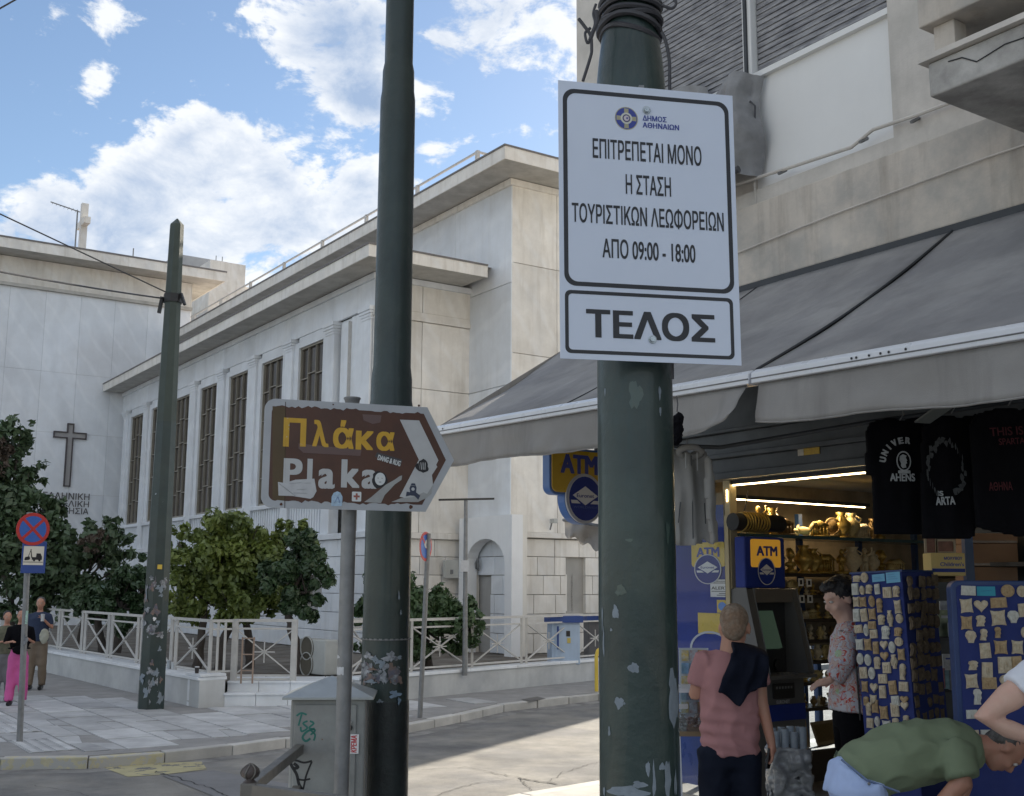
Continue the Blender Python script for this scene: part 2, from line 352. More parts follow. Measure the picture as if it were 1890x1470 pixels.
M_skin=mat('skin_tan',(.42,.22,.15),.5,.10,9,.05,90,col2=(.48,.20,.14),c2amt=.4,c2s=14)
M_skinl=mat('skin_light',(.56,.36,.28),.5,.08,9,.05,90,col2=(.55,.28,.22),c2amt=.35,c2s=12)
# ================================================================== GROUND
kpx=[(-420,1404),(-200,1403),(0,1400),(163,1398),(305,1388),(430,1375),(528,1362),(640,1352),(751,1337),(850,1318),(930,1300),(1105,1280),(1230,1262),(1400,1240)]
KERB=[gnd(x,y) for x,y in kpx]; KERB=[Vector((-60,12.3,0))]+KERB+[Vector((30,52,0))]
NEAR=[Vector(p) for p in ((-60,4.0,0),(-8,7.8,0),(-2.6,9.0,0),(-.7,10.15,0),(.09,11.04,0),(.88,11.78,0),(2.6,13.6,0),(8,19.4,0),(30,42,0))]
mb=MB(); mb.add([(-400,-200,-.125),(400,-200,-.125),(400,600,-.125),(-400,600,-.125)],[(0,1,2,3)])
mk('road',mb,M_asphalt,kind='structure')
def sheet(name,poly,z,m,zb,**kw):
    k=len(poly); mb=MB(); mb.add([(p[0],p[1],z) for p in poly]+[(p[0],p[1],zb) for p in poly],[tuple(range(k))]+[(i,k+i,k+(i+1)%k,(i+1)%k) for i in range(k)])
    return mk(name,mb,m,**kw)
def inset_line(Pl,d):
    out=[]
    for i,p in enumerate(Pl):
        t=(Pl[min(i+1,len(Pl)-1)]-Pl[max(i-1,0)]).normalized(); out.append(p+Vector((-t.y,t.x,0))*d)
    return out
far_in=inset_line(KERB,.16)
pav=sheet('pavement',[Vector(p) for p in far_in]+[Vector((120,120,0)),Vector((-120,120,0)),Vector((-120,12.4,0))],-.004,M_mortar,-.14,kind='structure')
near_in=inset_line(NEAR,-.18)
npv=sheet('near_pavement',[Vector(p) for p in near_in][::-1]+[Vector((-60,-30,0)),Vector((60,-30,0)),Vector((60,42,0))],-.004,mat('near_paving',(.36,.35,.33),.8,.2,3,.3,70),-.14,kind='structure')
def kerbs(line,inn,parent,n0,n1,ycol):
    for i in range(n0,n1):
        a,b,c,d=line[i],line[i+1],inn[i+1],inn[i]; n=max(1,round((b-a).length/.95))
        for j in range(n):
            s,e=j/n+.006,(j+1)/n-.006; q=[a.lerp(b,s),a.lerp(b,e),d.lerp(c,e),d.lerp(c,s)]
            dz=random.uniform(-.012,.008); mb=MB(); mb.prism([(p.x,p.y) for p in q],-.135,.0+dz,Matrix.Identity(4))
            mk('kerbstone',mb,ycol(q[0]) ,parent,bevel=.012)
kerbs(KERB,far_in,pav,1,len(KERB)-2,lambda p: M_kerby if p.x<-4.4 else M_kerb)
kerbs(NEAR,near_in,npv,2,7,lambda p: M_kerb)
# paving slabs in the visible corner (u/v grid, courses staggered)
PAVP=[Vector(p) for p in far_in]+[Vector((120,120,0)),Vector((-120,120,0))]
cnt=0
def slab(q,z,m,name='paving_slab'):
    mb=MB(); mb.prism([(p.x,p.y) for p in q],-.03,z,Matrix.Identity(4)); mk(name,mb,m,pav)
v=-1.0
slabs=[]
vv=0.2
row=0
while vv<12:
    hgt=[.48,.62,.55][row%3]; uu=6+random.random()*.6
    while uu<26:
        ln=random.choice([.75,.95,1.2]); 
        q=[wd(vv+.012,uu+.012),wd(vv+hgt-.012,uu+.012),wd(vv+hgt-.012,uu+ln-.012),wd(vv+.012,uu+ln-.012)]
        c=sum(q,Vector())/4
        tact=(2.62<vv+hgt/2<3.25)
        if all(inside(p,PAVP) for p in q) and -9.5<c.x<2.6 and c.y<24 and not (vu(c).x>5.4 and vu(c).y>17.1) and c.y<19.5+max(0,c.x*1.2): slabs.append((c.y,q,tact))
        uu+=ln
    vv+=hgt; row+=1
slabs.sort(key=lambda t:t[0])
for i,(cy,q,tact) in enumerate(slabs[:290]):
    z=random.uniform(.0,.008); 
    if cy<16.2 and random.random()<.42:   # broken slab: a corner gone, cracked in two
        a,b,c,d=q; k=random.uniform(.3,.7); k2=random.uniform(.3,.7); e=a.lerp(b,k); f=d.lerp(c,k2)
        slab([a,e.lerp(a,.03),f.lerp(d,.03),d],z,M_slab)
        if random.random()<.75: slab([e.lerp(b,.03),b.lerp(c,.0),c.lerp(b,random.uniform(0,.3)),f.lerp(c,.03)],z-.004,M_slab)
    else:
        slab(q,z,M_slab)
        if tact and cy>13.2:
            a,b,c,d=q
            for k in range(4):
                s=(k+.5)/4; slab([a.lerp(b,s-.07),a.lerp(b,s+.07),d.lerp(c,s+.07),d.lerp(c,s-.07)],z+.007,M_slab,'tactile_rib')
# yellow painted hatch and patched asphalt on the road
mb=MB(); mb.add([gnd(x,y,-.121) for x,y in ((178,1412),(372,1406),(382,1420),(300,1430),(236,1434))],[(0,1,2,3,4)])
mk('road_marking',mb,mat('faded_yellow_road_paint',(.42,.38,.22),.85,.2,4,.4,120,peel=((.15,.15,.15),.55,6)),kind='structure')
mb=MB(); mb.add([gnd(x,y,-.1195) for x,y in ((300,1432),(395,1422),(560,1452),(760,1500),(520,1560),(420,1480))],[(0,1,2,3,4,5)])
mk('road_patch',mb,mat('patched_asphalt',(.19,.19,.195),.9,.18,2,.5,140),kind='structure')
M_crk=mat('crack_dark',(.035,.035,.036),.9,.1)
def crack(pts,w_,z=-.1165,seed=1):
    r=random.Random(seed); q=[]
    for a,b in zip(pts,pts[1:]):
        a=gnd(*a,z); b=gnd(*b,z); n=max(2,int((b-a).length/.07))
        for i in range(n): q.append(a.lerp(b,i/n)+Vector((r.uniform(-.02,.02),r.uniform(-.03,.03),0)))
    V=[]
    for i,p in enumerate(q):
        d=(q[min(i+1,len(q)-1)]-q[max(i-1,0)]).normalized(); k=w_*r.uniform(.15,.75)/2; V+=[p+Vector((-d.y,d.x,0))*k,p-Vector((-d.y,d.x,0))*k]
    mb=MB(); mb.add(V,[(2*i,2*i+1,2*i+3,2*i+2) for i in range(len(q)-1)]); mk('road_crack',mb,M_crk,kind='structure')
crack([(285,1424),(330,1436),(380,1452),(440,1480)],.03,seed=2); crack([(960,1436),(1010,1444),(1060,1452),(1110,1446)],.05,seed=3); crack([(780,1420),(860,1416),(960,1436),(985,1462)],.022,seed=4)
crack([(1010,1444),(1040,1425),(1108,1405)],.02,seed=5); crack([(60,1450),(140,1462),(220,1490)],.015,seed=6); crack([(800,1470),(870,1446),(960,1436)],.02,seed=7)
mb=MB(); P=[gnd(*p,.006) for p in ((962,1291),(992,1286),(1008,1290),(978,1295))]; mb.add([tuple(p) for p in P],[(0,1,2,3)]); mk('drain_cover',mb,mat('iron_cover',(.10,.095,.09),.6,.2,20,.4,90),npv.parent and None,kind='structure')
# gutter line of worn cement along the far kerb
mb=MB(); out=inset_line(KERB,-.28)
for i in range(1,len(KERB)-2): mb.add([(KERB[i].x,KERB[i].y,-.1228),(KERB[i+1].x,KERB[i+1].y,-.1228),(out[i+1].x,out[i+1].y,-.1228),(out[i].x,out[i].y,-.1228)],[(0,1,2,3)])
mk('gutter',mb,mat('gutter_cement',(.25,.245,.235),.9,.25,3,.4,80,col2=(.12,.12,.12),c2amt=.8,c2s=3),kind='structure')
# ================================================================== CHURCH
ch=thing('church','long white marble-clad church with tall pilastered windows and a raised nave behind','church',(0,0,0),TH)
V0=12.0; UL=23.6; UE=45.0; VH=14.7; UH=21.75; VR=24.6; ZL=9.2; ZH=11.5
YF=.35 # yard level
P_=lambda nm,b,m,par=ch,**k: mk(nm,b,m,par,**k)
# wall cores (set back behind the cladding)
mb=MB(); mb.box(VH+.02,VR,UH+.1,UE+6,0,ZH); P_('nave_wall',mb,M_joint)
mb=MB(); mb.box(V0+.38,VH+.1,UL+.1,UE-.02,0,ZL); P_('aisle_wall',mb,M_joint)
def face_v(nm,v,u0,u1,z0,z1,m=M_marble,t=.07):   # panel on a street face (normal -v)
    return inst(nm,panel_me(nm,u1-u0-.012,z1-z0-.012,t,.008,m),ch,(v+t,(u0+u1)/2,(z0+z1)/2),(0,0,-math.pi/2))
def face_u(nm,u,v0,v1,z0,z1,m=M_marble_w,t=.07):
    return inst(nm,panel_me(nm,v1-v0-.012,z1-z0-.012,t,.008,m),ch,((v0+v1)/2,u+t,(z0+z1)/2),(0,0,0))
PC=[25.95+2.62*k for k in range(8)]
# frieze above the windows, in long slabs
uu=UL
for u0,u1 in [(UL,25.95)]+[(PC[k],PC[k+1]) for k in range(7)]+[(PC[7],UE-.02)]: face_v('frieze_panel',V0+.0,u0,u1,8.42,ZL)
# blank bay next to the corner
face_v('marble_panel',V0+.06,24.28,24.95,3.95,8.42); face_v('marble_panel',V0+.1,24.95,25.62,3.95,8.42)
mb=MB(); mb.box(V0-.02,V0+.12,24.93,24.965,3.95,8.3); P_('downpipe',mb,M_wrail)
for i,pc in enumerate([23.93]+PC):
    w_=.34 if i else .33
    face_v('pilaster',V0-.05,pc-w_/2-.07,pc+w_/2+.07,3.1,8.16,t=.26)
    mb=MB(); x=V0-.05
    for k,(o,z0,z1) in enumerate(((.015,8.12,8.19),(.03,8.19,8.26),(.055,8.26,8.33),(.08,8.33,8.43))): mb.box(x-o,x+.25,pc-w_/2-.07-o,pc+w_/2+.07+o,z0,z1-.002)
    P_('pilaster_capital',mb,M_marble); mb=MB(); mb.box(x-.05,x+.2,pc-w_/2-.12,pc+w_/2+.12,3.0,3.12); P_('pilaster_base',mb,M_marble)
pane=MB(); pane.box(-.02,.02,-.5,.5,-.5,.5); pme=bpy.data.meshes.new('pane'); pme.from_pydata(pane.v,[],pane.f); pme.materials.append(M_glassd)
for k in range(7):
    c=(PC[k]+PC[k+1])/2; a,b=c-.77,c+.77; zb,zt=4.06,8.14
    mb=MB()      # reveal: jambs and lintel in marble
    for s,e in ((PC[k]+.24,a),(b,PC[k+1]-.24)): mb.box(V0+.015,V0+.36,s,e,3.9,8.3)
    mb.box(V0+.02,V0+.36,a,b,zt,8.42); P_('window_surround',mb,M_marble)
    win=MB(); X=V0+.12
    for s in (a,b-.05): win.box(X-.05,X+.05,s,s+.05,zb,zt)
    win.box(X-.05,X+.05,a,b,zt-.05,zt); win.box(X-.05,X+.05,a,b,zb,zb+.05)
    cols=[a+.05+(b-a-.1)*t for t in (0,.36,.70,1)]
    for t in cols[1:3]: win.box(X-.045,X+.03,t-.010,t+.010,zb,zt)
    rows=[]
    for ci in range(3):
        zs=[zb+.05]+[zb+(zt-zb)*(j/5)+(.06 if ci==1 else -.05 if ci==2 else 0) for j in range(1,5)]+[zt-.05]; rows.append(zs)
        for z in zs[1:5]: win.box(X-.04,X+.025,cols[ci],cols[ci+1],z-.014,z+.014)
    wo_=P_('window',win,M_bronze)
    for ci in range(3):
        for j in range(5):
            z0,z1=rows[ci][j],rows[ci][j+1]
            inst('pane',pme,wo_,(X+.02,(cols[ci]+cols[ci+1])/2,(z0+z1)/2),(random.uniform(-.006,.006),0,random.uniform(-.012,.012)),(.3,cols[ci+1]-cols[ci]-.028,z1-z0-.028))
    mb=MB(); mb.box(V0-.06,V0+.2,PC[k]+.25,PC[k+1]-.25,3.93,4.04); P_('window_sill',mb,M_marble,bevel=.01)
    mb=MB(); n=13
    for j in range(n):
        u=PC[k]+.26+(2.1)*(j+.5)/n; mb.box(V0+.02,V0+.12,u-.05,u+.05,3.12,3.93)
    mb.box(V0+.12,V0+.3,PC[k]+.24,PC[k+1]-.24,3.1,3.93); P_('fluted_panel',mb,M_marble)
# band and ashlar base of the long side
mb=MB(); mb.box(V0-.14,V0+.4,UL-.14,UE-.02,2.96,3.1); P_('base_band',mb,M_marble,bevel=.012)
zc=[.35,.80,1.24,1.68,2.12,2.55,2.96]
small=[(26.8,1.4,2.2),(29.6,1.4,2.2),(32.4,1.4,2.2)]
for r in range(6):
    u=UL-.0-(.5 if r%2 else 0); 
    while u<36.5:
        l_=random.choice((.8,.95,1.1)); a,b=max(u,UL),u+l_
        if b-a>.15 and not any(a<s+.75 and b>s and zc[r]<z1-.1 and zc[r+1]>z0+.1 for s,z0,z1 in small): face_v('stone_block',V0-.06,a,b,zc[r],zc[r+1],t=.14)
        u+=l_
mb=MB(); mb.box(V0+.08,V0+.37,UL+.1,UE-.03,0,3.05); P_('base_core',mb,M_joint)
mb=MB(); mb.box(V0-.02,V0+.1,36.6,UE-.02,0,2.96); P_('base_cladding',mb,M_marble)
for s,z0,z1 in small:
    mb=MB(); mb.box(V0+.05,V0+.09,s,s+.75,z0-.05,z1+.05); w2=P_('small_window',mb,M_bronze); mb=MB(); mb.box(V0+.03,V0+.06,s+.06,s+.69,z0+.02,z1-.02); mk('pane',mb,M_glassd,w2)
# end wall of the aisle (warm light put into its marble colour)
def ashlar(u,v0,v1,skip=(),face=face_u,m=M_marble_w,lens=(.5,.62,.72,.95),t=.1,top=7):
    for r in range(6):
        v=v0-(.35 if r%2 else 0)
        while v<v1:
            l_=random.choice(lens); a,b=max(v,v0),min(v+l_,v1)
            if v1-b<.2: b=v1
            z0,z1=zc[r],zc[r+1]
            if b-a>.1 and not any(a<s[1]-.02 and b>s[0]+.02 and z0<s[3]-.02 and z1>s[2]+.02 for s in skip): face('stone_block',u,a,b,z0,z1,m,t)
            else:
                for s in skip:
                    if a<s[0]-.08 and b>s[0] and z0<s[3]-.02 and z1>s[2]+.02: face('stone_block',u,a,s[0],z0,z1,m,t)
                    if a<s[1] and b>s[1]+.08 and z0<s[3]-.02 and z1>s[2]+.02: face('stone_block',u,s[1],b,z0,z1,m,t)
            if b>=v1: break
            v+=l_
ashlar(UL,V0-.06,VH,lens=(.7,.95,1.2))
mb=MB(); mb.box(V0+.0,VH-.0,UL-.1,UL+.1,2.96,3.1); P_('base_band',mb,M_marble_w,bevel=.012)
zz=[3.1,4.85,6.55,8.2]
for z0,z1 in zip(zz,zz[1:]):
    for a,b in ((V0,V0+.5),(V0+.5,13.3),(13.3,VH-.0)): face_u('marble_panel',UL,a,b,z0,z1)
mb=MB(); mb.box(V0-.02,VH,UL-.05,UL+.1,8.2,8.3); mb.box(V0-.02,VH,UL-.02,UL+.1,8.3,8.42); P_('ledge',mb,M_marble_w)
for a,b in ((V0,13.3),(13.3,VH)): face_u('frieze_panel',UL,a,b,8.42,ZL)
# nave: clerestory face, corner piece and end wall
for i in range(9):
    u0=UH+i*2.6; face_v('clerestory_panel',VH-.05,u0,u0+2.6,9.0,ZH)
for z0,z1 in ((3.1,4.85),(4.85,6.55),(6.55,9.0)): face_v('marble_panel',VH-.05,UH,UL+.05,z0,z1)
for a,b in ((VH-.03,16.0),(16.0,17.4),(17.4,18.8),(18.8,20.2),(20.2,21.6),(21.6,23.1),(23.1,VR)):
    for z0,z1 in ((3.1,5.1),(5.1,7.3),(7.3,9.5),(9.5,ZH)): face_u('marble_panel',UH,a,b,z0,z1)
mb=MB(); mb.box(VH-.1,VR,UH-.1,UH+.12,2.98,3.1); P_('base_band',mb,M_marble_w,bevel=.012)
ashlar(UH,VH,20.5,skip=[(16.25,16.82,1.3,2.15)])
mb=MB(); mb.box(20.5,VR,UH,UH+.1,0,2.96); P_('base_cladding',mb,M_marble_w)
mb=MB(); mb.box(16.28,16.79,UH+.16,UH+.2,1.3,2.15); w2=P_('slit_window',mb,M_black); mb=MB(); mb.box(16.46,16.52,UH+.1,UH+.17,1.3,2.15); mb.box(16.25,16.29,UH+.02,UH+.17,1.3,2.15); mk('jamb',mb,M_marble_w,w2)
mb=MB(); mb.box(VR-.05,VR,UH,UE+6,0,ZH); P_('far_side_wall',mb,M_marble)
# door and ashlar on the nave side inside the porch
ashlar(VH-.06,UH,UL,skip=[(22.55,23.35,.35,2.12)],face=lambda n_,u,a,b,z0,z1,m,t: face_v(n_,VH-.06,a,b,z0,z1,M_marble,t),lens=(.5,.62))
mb=MB(); mb.box(VH+.1,VH+.14,22.57,23.33,.35,2.1); dr=P_('door',mb,mat('door_tan_paint',(.50,.44,.30),.5,.1,4))
mb=MB(); 
for a,b in ((22.55,22.6),(23.3,23.35)): mb.box(VH+.02,VH+.13,a,b,.35,2.12)
mb.box(VH+.02,VH+.13,22.55,23.35,2.08,2.12); mk('door_frame',mb,mat('door_frame_ochre',(.42,.34,.18),.5,.1),dr)
mb=MB(); mb.box(VH+.07,VH+.1,22.68,22.71,1.2,1.35); mk('handle',mb,M_galv,dr)
mb=MB(); mb.tube([(VH-.16,22.95,2.5),(VH-.2,22.97,2.4),(VH-.17,22.99,2.28),(VH-.14,22.95,2.24),(VH-.16,22.91,2.33),(VH-.16,22.95,2.46)],.025,6); P_('wall_lamp',mb,M_galv,smooth=True)
# arched porch wall
vp=14.28; a0,a1=UH-.62,UH+1.62; zt=3.46; h0,h1,hs_=UH-.34,UH+1.3,2.35
arc=[(h0,YF)]+[(h0,hs_)]+[((h0+h1)/2-(h1-h0)/2*math.cos(math.pi*t/12),hs_+.6*math.sin(math.pi*t/12)) for t in range(1,12)]+[(h1,hs_),(h1,YF)]
poly=[(a0,0),(a0,zt),(a1,zt),(a1,0),(h1,0)]+arc[::-1]+[(h0,0)]
Mp=Matrix(((0,0,-1,vp+.3),(1,0,0,0),(0,1,0,0),(0,0,0,1)))
mb=MB(); mb.prism(poly,0,.3,Mp); P_('porch_arch',mb,mat('porch_smooth_marble',(.82,.83,.84),.5,.06,1.5,.04,60,vein=.12,streak=.08))
mb=MB(); mb.box(vp+.3,VH+.0,a0,a0+.3,0,zt); mb.box(vp+.3,VH,a0+.3,a1,zt-.14,zt); mb.box(vp+.3,VH,a1-.25,a1,0,zt-.14); P_('porch_side',mb,mat('porch_plaster',(.76,.73,.67),.7,.08,1.6,.1,70,streak=.3,scol=(.4,.36,.3)))
# cornices: fascia (white), soffit (concrete), lead edge on top, moulding
def cornice(v0,v1,u0,u1,zs,zf,lead=.04,inner=None):
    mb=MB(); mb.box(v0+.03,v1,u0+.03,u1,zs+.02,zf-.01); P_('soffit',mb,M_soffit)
    mb=MB(); mb.box(v0,v0+.03,u0,u1,zs,zf); mb.box(v0+.03,v1,u0,u0+.03,zs,zf); P_('fascia',mb,M_marble_w)
    mb=MB(); mb.box(v0-.025,v1,u0-.025,u1,zf,zf+lead); P_('roof_edge',mb,M_rooflead)
cornice(V0-.8,VH-.3,UL-1.2,UE-.05,9.22,9.5)
mb=MB(); mb.box(V0-.07,V0,UL-.07,UE-.05,9.08,9.22); mb.box(V0,VH,UL-.07,UL,9.08,9.22); P_('cornice_moulding',mb,M_marble)
cornice(VH-.95,VR+.3,UH-1.05,UE+6,11.55,11.86)
mb=MB(); mb.box(VH-.13,VH-.05,UH-.08,UE+5,11.4,11.55); mb.box(VH-.05,VR,UH-.08,UH-.0,11.4,11.55); P_('cornice_moulding',mb,M_marble_w)
# low roof with visible tile ends
mb=MB(); mb.add([(V0-.6,UL-1,9.54),(V0-.6,UE-.2,9.54),(VH,UE-.2,9.545),(VH,UL-1,9.545)],[(0,1,2,3)]); P_('aisle_roof',mb,M_tile)
mb=MB()
for i in range(52):
    u=UL-.2+i*.42
    if u<UE-.4: mb.box(V0-.74,V0-.25,u,u+.15,9.54,9.60)
rt=P_('roof_tile_ends',mb,M_tile); rt['kind']='stuff'
mb=MB(); mb.add([(VH-.9,UH-1,11.905),(VH-.9,UE+6,11.905),(VR+.2,UE+6,11.905),(VR+.2,UH-1,11.905)],[(0,1,2,3)]); P_('nave_roof',mb,M_tile)
# railing on the nave roof
rr=thing('roof_railing','white two-bar steel railing along the edge of the high church roof','railing',(0,0,0),TH)
xv=VH-.5
us=[22.6+i*3.0 for i in range(8)]
for u in us:
    mb=MB(); mb.box(xv-.04,xv+.04,u-.05,u+.05,11.9,12.45); mk('post',mb,M_wrail,rr)
for z in (12.2,12.42):
    mb=MB(); mb.box(xv-.02,xv+.02,22.6,44,z-.025,z+.025); mk('rail',mb,M_wrail,rr)
mb=MB(); mb.bar((xv,22.6,12.42),(xv+2.5,22.6,12.42),.05); mb.bar((xv,22.6,12.2),(xv+2.5,22.6,12.2),.05); mk('rail',mb,M_wrail,rr)
# ------------------------------------------------------------------ transverse wing with the big cross
wg=thing('church_wing','plain white marble church wing carrying a large metal cross and dark lettering','church wing',(0,0,0),TH)
UW=45.0; WL=-4; WR_=14.5
mb=MB(); mb.box(WL,WR_,UW+.02,UW+14,0,14.0); mk('wing_wall',mb,M_joint,wg)
cols_=[WL+1.29*i for i in range(16)]
M_wing=mat('wing_marble',(.74,.775,.82),.5,.10,.9,.04,60,objrand=.05,vein=.2,streak=.2,scol=(.55,.56,.57),col2=(.68,.69,.71),c2amt=.6,c2s=.35)
for i in range(len(cols_)-1):
    a,b=cols_[i],min(cols_[i+1],WR_)
    if b-a<.2: continue
    for z0,z1 in ((0,2.9),(2.9,5.2),(5.2,7.5),(7.5,9.8),(9.8,12.9)):
        inst('marble_panel',panel_me('wing_panel',b-a-.006,z1-z0-.006,.07,.003,M_wing),wg,((a+b)/2,UW+.07,(z0+z1)/2))
mb=MB(); mb.box(WL,WR_-.02,UW-.0,UW+.04,13.02,14.05); mk('frieze',mb,M_marble_w,wg)
mb=MB(); mb.box(WL,WR_+.02,UW-.14,UW+.03,12.9,13.02); mk('string_course',mb,M_soffit,wg)
mb=MB(); mb.box(WR_-.0,WR_+.05,UW+.1,UW+14,0,14.05); mk('side_wall',mb,M_marble_w,wg)
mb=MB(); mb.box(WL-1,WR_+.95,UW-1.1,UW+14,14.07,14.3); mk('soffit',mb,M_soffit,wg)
mb=MB(); mb.box(WL-1,WR_+1,UW-1.15,UW-1.1,14.05,14.42); mb.box(WR_+.95,WR_+1,UW-1.1,UW+14,14.05,14.42); mk('fascia',mb,M_marble_w,wg)
mb=MB(); mb.box(WL-1,WR_+1.03,UW-1.18,UW+14,14.42,14.48); mk('roof_edge',mb,M_rooflead,wg)
# wall cross: grey centre with dark raised rim
def cross_poly(cx,z0,z1,ca,hw,t): return [(cx-t,z0),(cx+t,z0),(cx+t,ca-t),(cx+hw,ca-t),(cx+hw,ca+t),(cx+t,ca+t),(cx+t,z1),(cx-t,z1),(cx-t,ca+t),(cx-hw,ca+t),(cx-hw,ca-t),(cx-t,ca-t)]
Mw=Matrix(((1,0,0,0),(0,0,-1,UW),(0,1,0,0),(0,0,0,1)))
cz=[atu(127,y,UW).z for y in (782,802,899)]; cxv=atu(129,802,UW).x; hw=(atu(159,806,UW).x-atu(98,800,UW).x)/2
mb=MB(); mb.ring(cross_poly(cxv,cz[2],cz[0],cz[1]-.04,hw,.125),cross_poly(cxv,cz[2]+.04,cz[0]-.04,cz[1]-.04,hw-.04,.085),0,.1,Mw); cr=mk('wall_cross',mb,mat('dark_iron',(.07,.06,.065),.6,.2),wg)
mb=MB(); mb.prism(cross_poly(cxv,cz[2]+.04,cz[0]-.04,cz[1]-.04,hw-.04,.086),.0,.05,Mw); mk('cross_face',mb,mat('grey_cement_face',(.36,.35,.35),.8,.1),cr)
M_let=mat('dark_metal_letter',(.08,.075,.08),.5,.1)
for s,x0,x1,y0,y1 in (('ΕΛΛΗΝΙΚΗ',78,165,924,912),('ΕΥΑΓΓΕΛΙΚΗ',62,164,937,926),('ΕΚΚΛΗΣΙΑ',84,163,950,939)):
    a=atu(x0,y0,UW); b=atu(x1,y1,UW); letters(s,Mw,a.x,atu(x1,y0,UW).z,b.x,b.z,M_let,wg,d=.05,bold=.01)
# roof-top pieces
t=thing('roof_cross','weathered concrete cross standing on the church wing roof','cross',wd(10.3,UW+1,14.48),TH)
mb=MB(); mb.box(-.13,.13,-.11,.11,0,2.45); mk('upright',mb,M_marble_w,t); mb=MB(); mb.box(-.12,.12,-.62,.62,1.5,1.76); mk('crossbar',mb,M_marble_w,t)
t=thing('television_antenna','thin television aerial beside the concrete cross on the wing roof','antenna',wd(9.95,UW+.6,14.48),TH)
mb=MB(); mb.tube([(0,0,0),(0,0,2.0)],.03,6); mk('mast',mb,M_galv,t); mb=MB(); mb.bar((.1,0,1.95),(-1.05,-.1,2.12),.035)
for i in range(7): mb.bar((-.05-i*.15,-.2+.02*i,1.97+.022*i),(-.05-i*.15,.2-.02*i,1.97+.022*i),.012)
mk('boom',mb,M_galv,t)
t=thing('vent_stack','small white vent stack with a rod on the wing roof','roof vent',wd(12.4,UW+1.5,14.48),TH)
mb=MB(); mb.box(-.28,.28,-.2,.2,0,.62); mk('stack',mb,M_marble_w,t); mb=MB(); mb.tube([(.05,0,.6),(.05,0,1.1)],.025,6); mk('rod',mb,M_galv,t)
t=thing('rooftop_block','grey and white stair block rising behind the wing roof','roof block',wd(0,0,0),TH)
bb=MB(); a=atu(428,486,50); bb.box(16.9,18.6,50,54,8,a.z); mk('white_shaft',bb,M_marble_w,t)
bb=MB(); bb.box(18.6,20.5,50.5,54,8,a.z-.9); mk('side_block',bb,M_marble_w,t)
bb=MB(); bb.box(16.6,19.2,54.2,58,8,a.z+1.25); mk('grey_hut',bb,mat('grey_render',(.36,.37,.39),.85,.1),t)
for i in range(2): bb=MB(); bb.tube([(17.3+i*.3,50.4,a.z),(17.3+i*.3,50.4,a.z+.35)],.02,5); mk('rod',bb,M_galv,t)
# ================================================================== GARDEN WALL, FENCES, GATE
def wall_run(name,label,cat,pts,h,th,m,cap=True,group=None):
    c=(pts[0]+pts[-1])/2; t=thing(name,label,cat,(0,0,0),0,group)
    for a,b in zip(pts,pts[1:]):
        d=(b-a).normalized(); n=Vector((-d.y,d.x,0)); n=n if n.y>0 else -n
        q=[a,b,b+n*th,a+n*th]; mb=MB(); mb.prism([(p.x,p.y) for p in q],-.02,h-.05,Matrix.Identity(4)); mk('wall_face',mb,m,t)
        L_=(b-a).length; k=max(1,round(L_/1.2))
        for i in range(k):
            s=a+d*(L_*i/k+.004); e=a+d*(L_*(i+1)/k-.004); q=[s-n*.03,e-n*.03,e+n*(th+.03),s+n*(th+.03)]
            mb=MB(); mb.prism([(p.x,p.y) for p in q],h-.05,h,Matrix.Identity(4)); mk('coping_slab',mb,M_marble,t,bevel=.006)
    return t
M_gw=mat('stained_garden_wall',(.50,.51,.51),.6,.16,1.2,.12,50,col2=(.33,.34,.36),c2amt=.65,c2s=1.0,streak=.25,scol=(.3,.3,.3))
A0=wd(5.45,34.0); A1=gnd(345,1305); 
corner=gnd(366,1307); B0=gnd(412,1304); 
wall_run('garden_wall','low stained marble garden wall running back along the left pavement','garden wall',[corner,A0],.46,.42,M_gw)
B1=gnd(648,1303)
C0=gnd(664,1300); C1=gnd(1105,1255); C2=C1+(C1-C0)*1.2
wall_run('garden_wall','low pale garden wall behind the no-parking sign on the far side street','garden wall',[C0,C1,C2],.42,.3,M_gw)
t=thing('wall_end_block','white marble end block of the left garden wall beside the gate steps','end block')
d=(B0-corner); n=Vector((-d.y,d.x,0)).normalized()
mb=MB(); q=[corner+d*.03,B0,B0+n*.5,corner+n*.5+d*.03]; mb.prism([(p.x,p.y) for p in q],.07,.46,Matrix.Identity(4)); mk('block',mb,M_marble,t,bevel=.01)
mb=MB(); mb.prism([(p.x,p.y) for p in q],-.02,.064,Matrix.Identity(4)); mk('plinth',mb,M_marble,t,bevel=.01)
mb=MB(); q=[corner-n*.02+d*.0,B0-n*.02+d*.05,B0+n*.54+d*.05,corner+n*.54]; mb.prism([(p.x,p.y) for p in q],.463,.505,Matrix.Identity(4)); mk('cap',mb,M_marble,t,bevel=.006)
t=thing('gate_steps','two shallow white marble steps below the white garden gate','steps')
d=(B1-B0); n=Vector((-d.y,d.x,0)).normalized(); 
for i,(o,z0,z1) in enumerate(((.0,-.02,.2),(.32,.2,.36))):
    k=4
    for j in range(k):
        a=B0+d*(j/k+.002)+n*o; b=B0+d*((j+1)/k-.002)+n*o
        mb=MB(); mb.prism([(p.x,p.y) for p in (a,b,b+n*.9,a+n*.9)],z0,z1-.032,Matrix.Identity(4)); mk('riser',mb,M_marble,t)
        mb=MB(); mb.prism([(p.x,p.y) for p in (a-n*.03,b-n*.03,b+n*.9,a+n*.9)],z1-.032,z1,Matrix.Identity(4)); mk('step',mb,M_marble,t,bevel=.005)
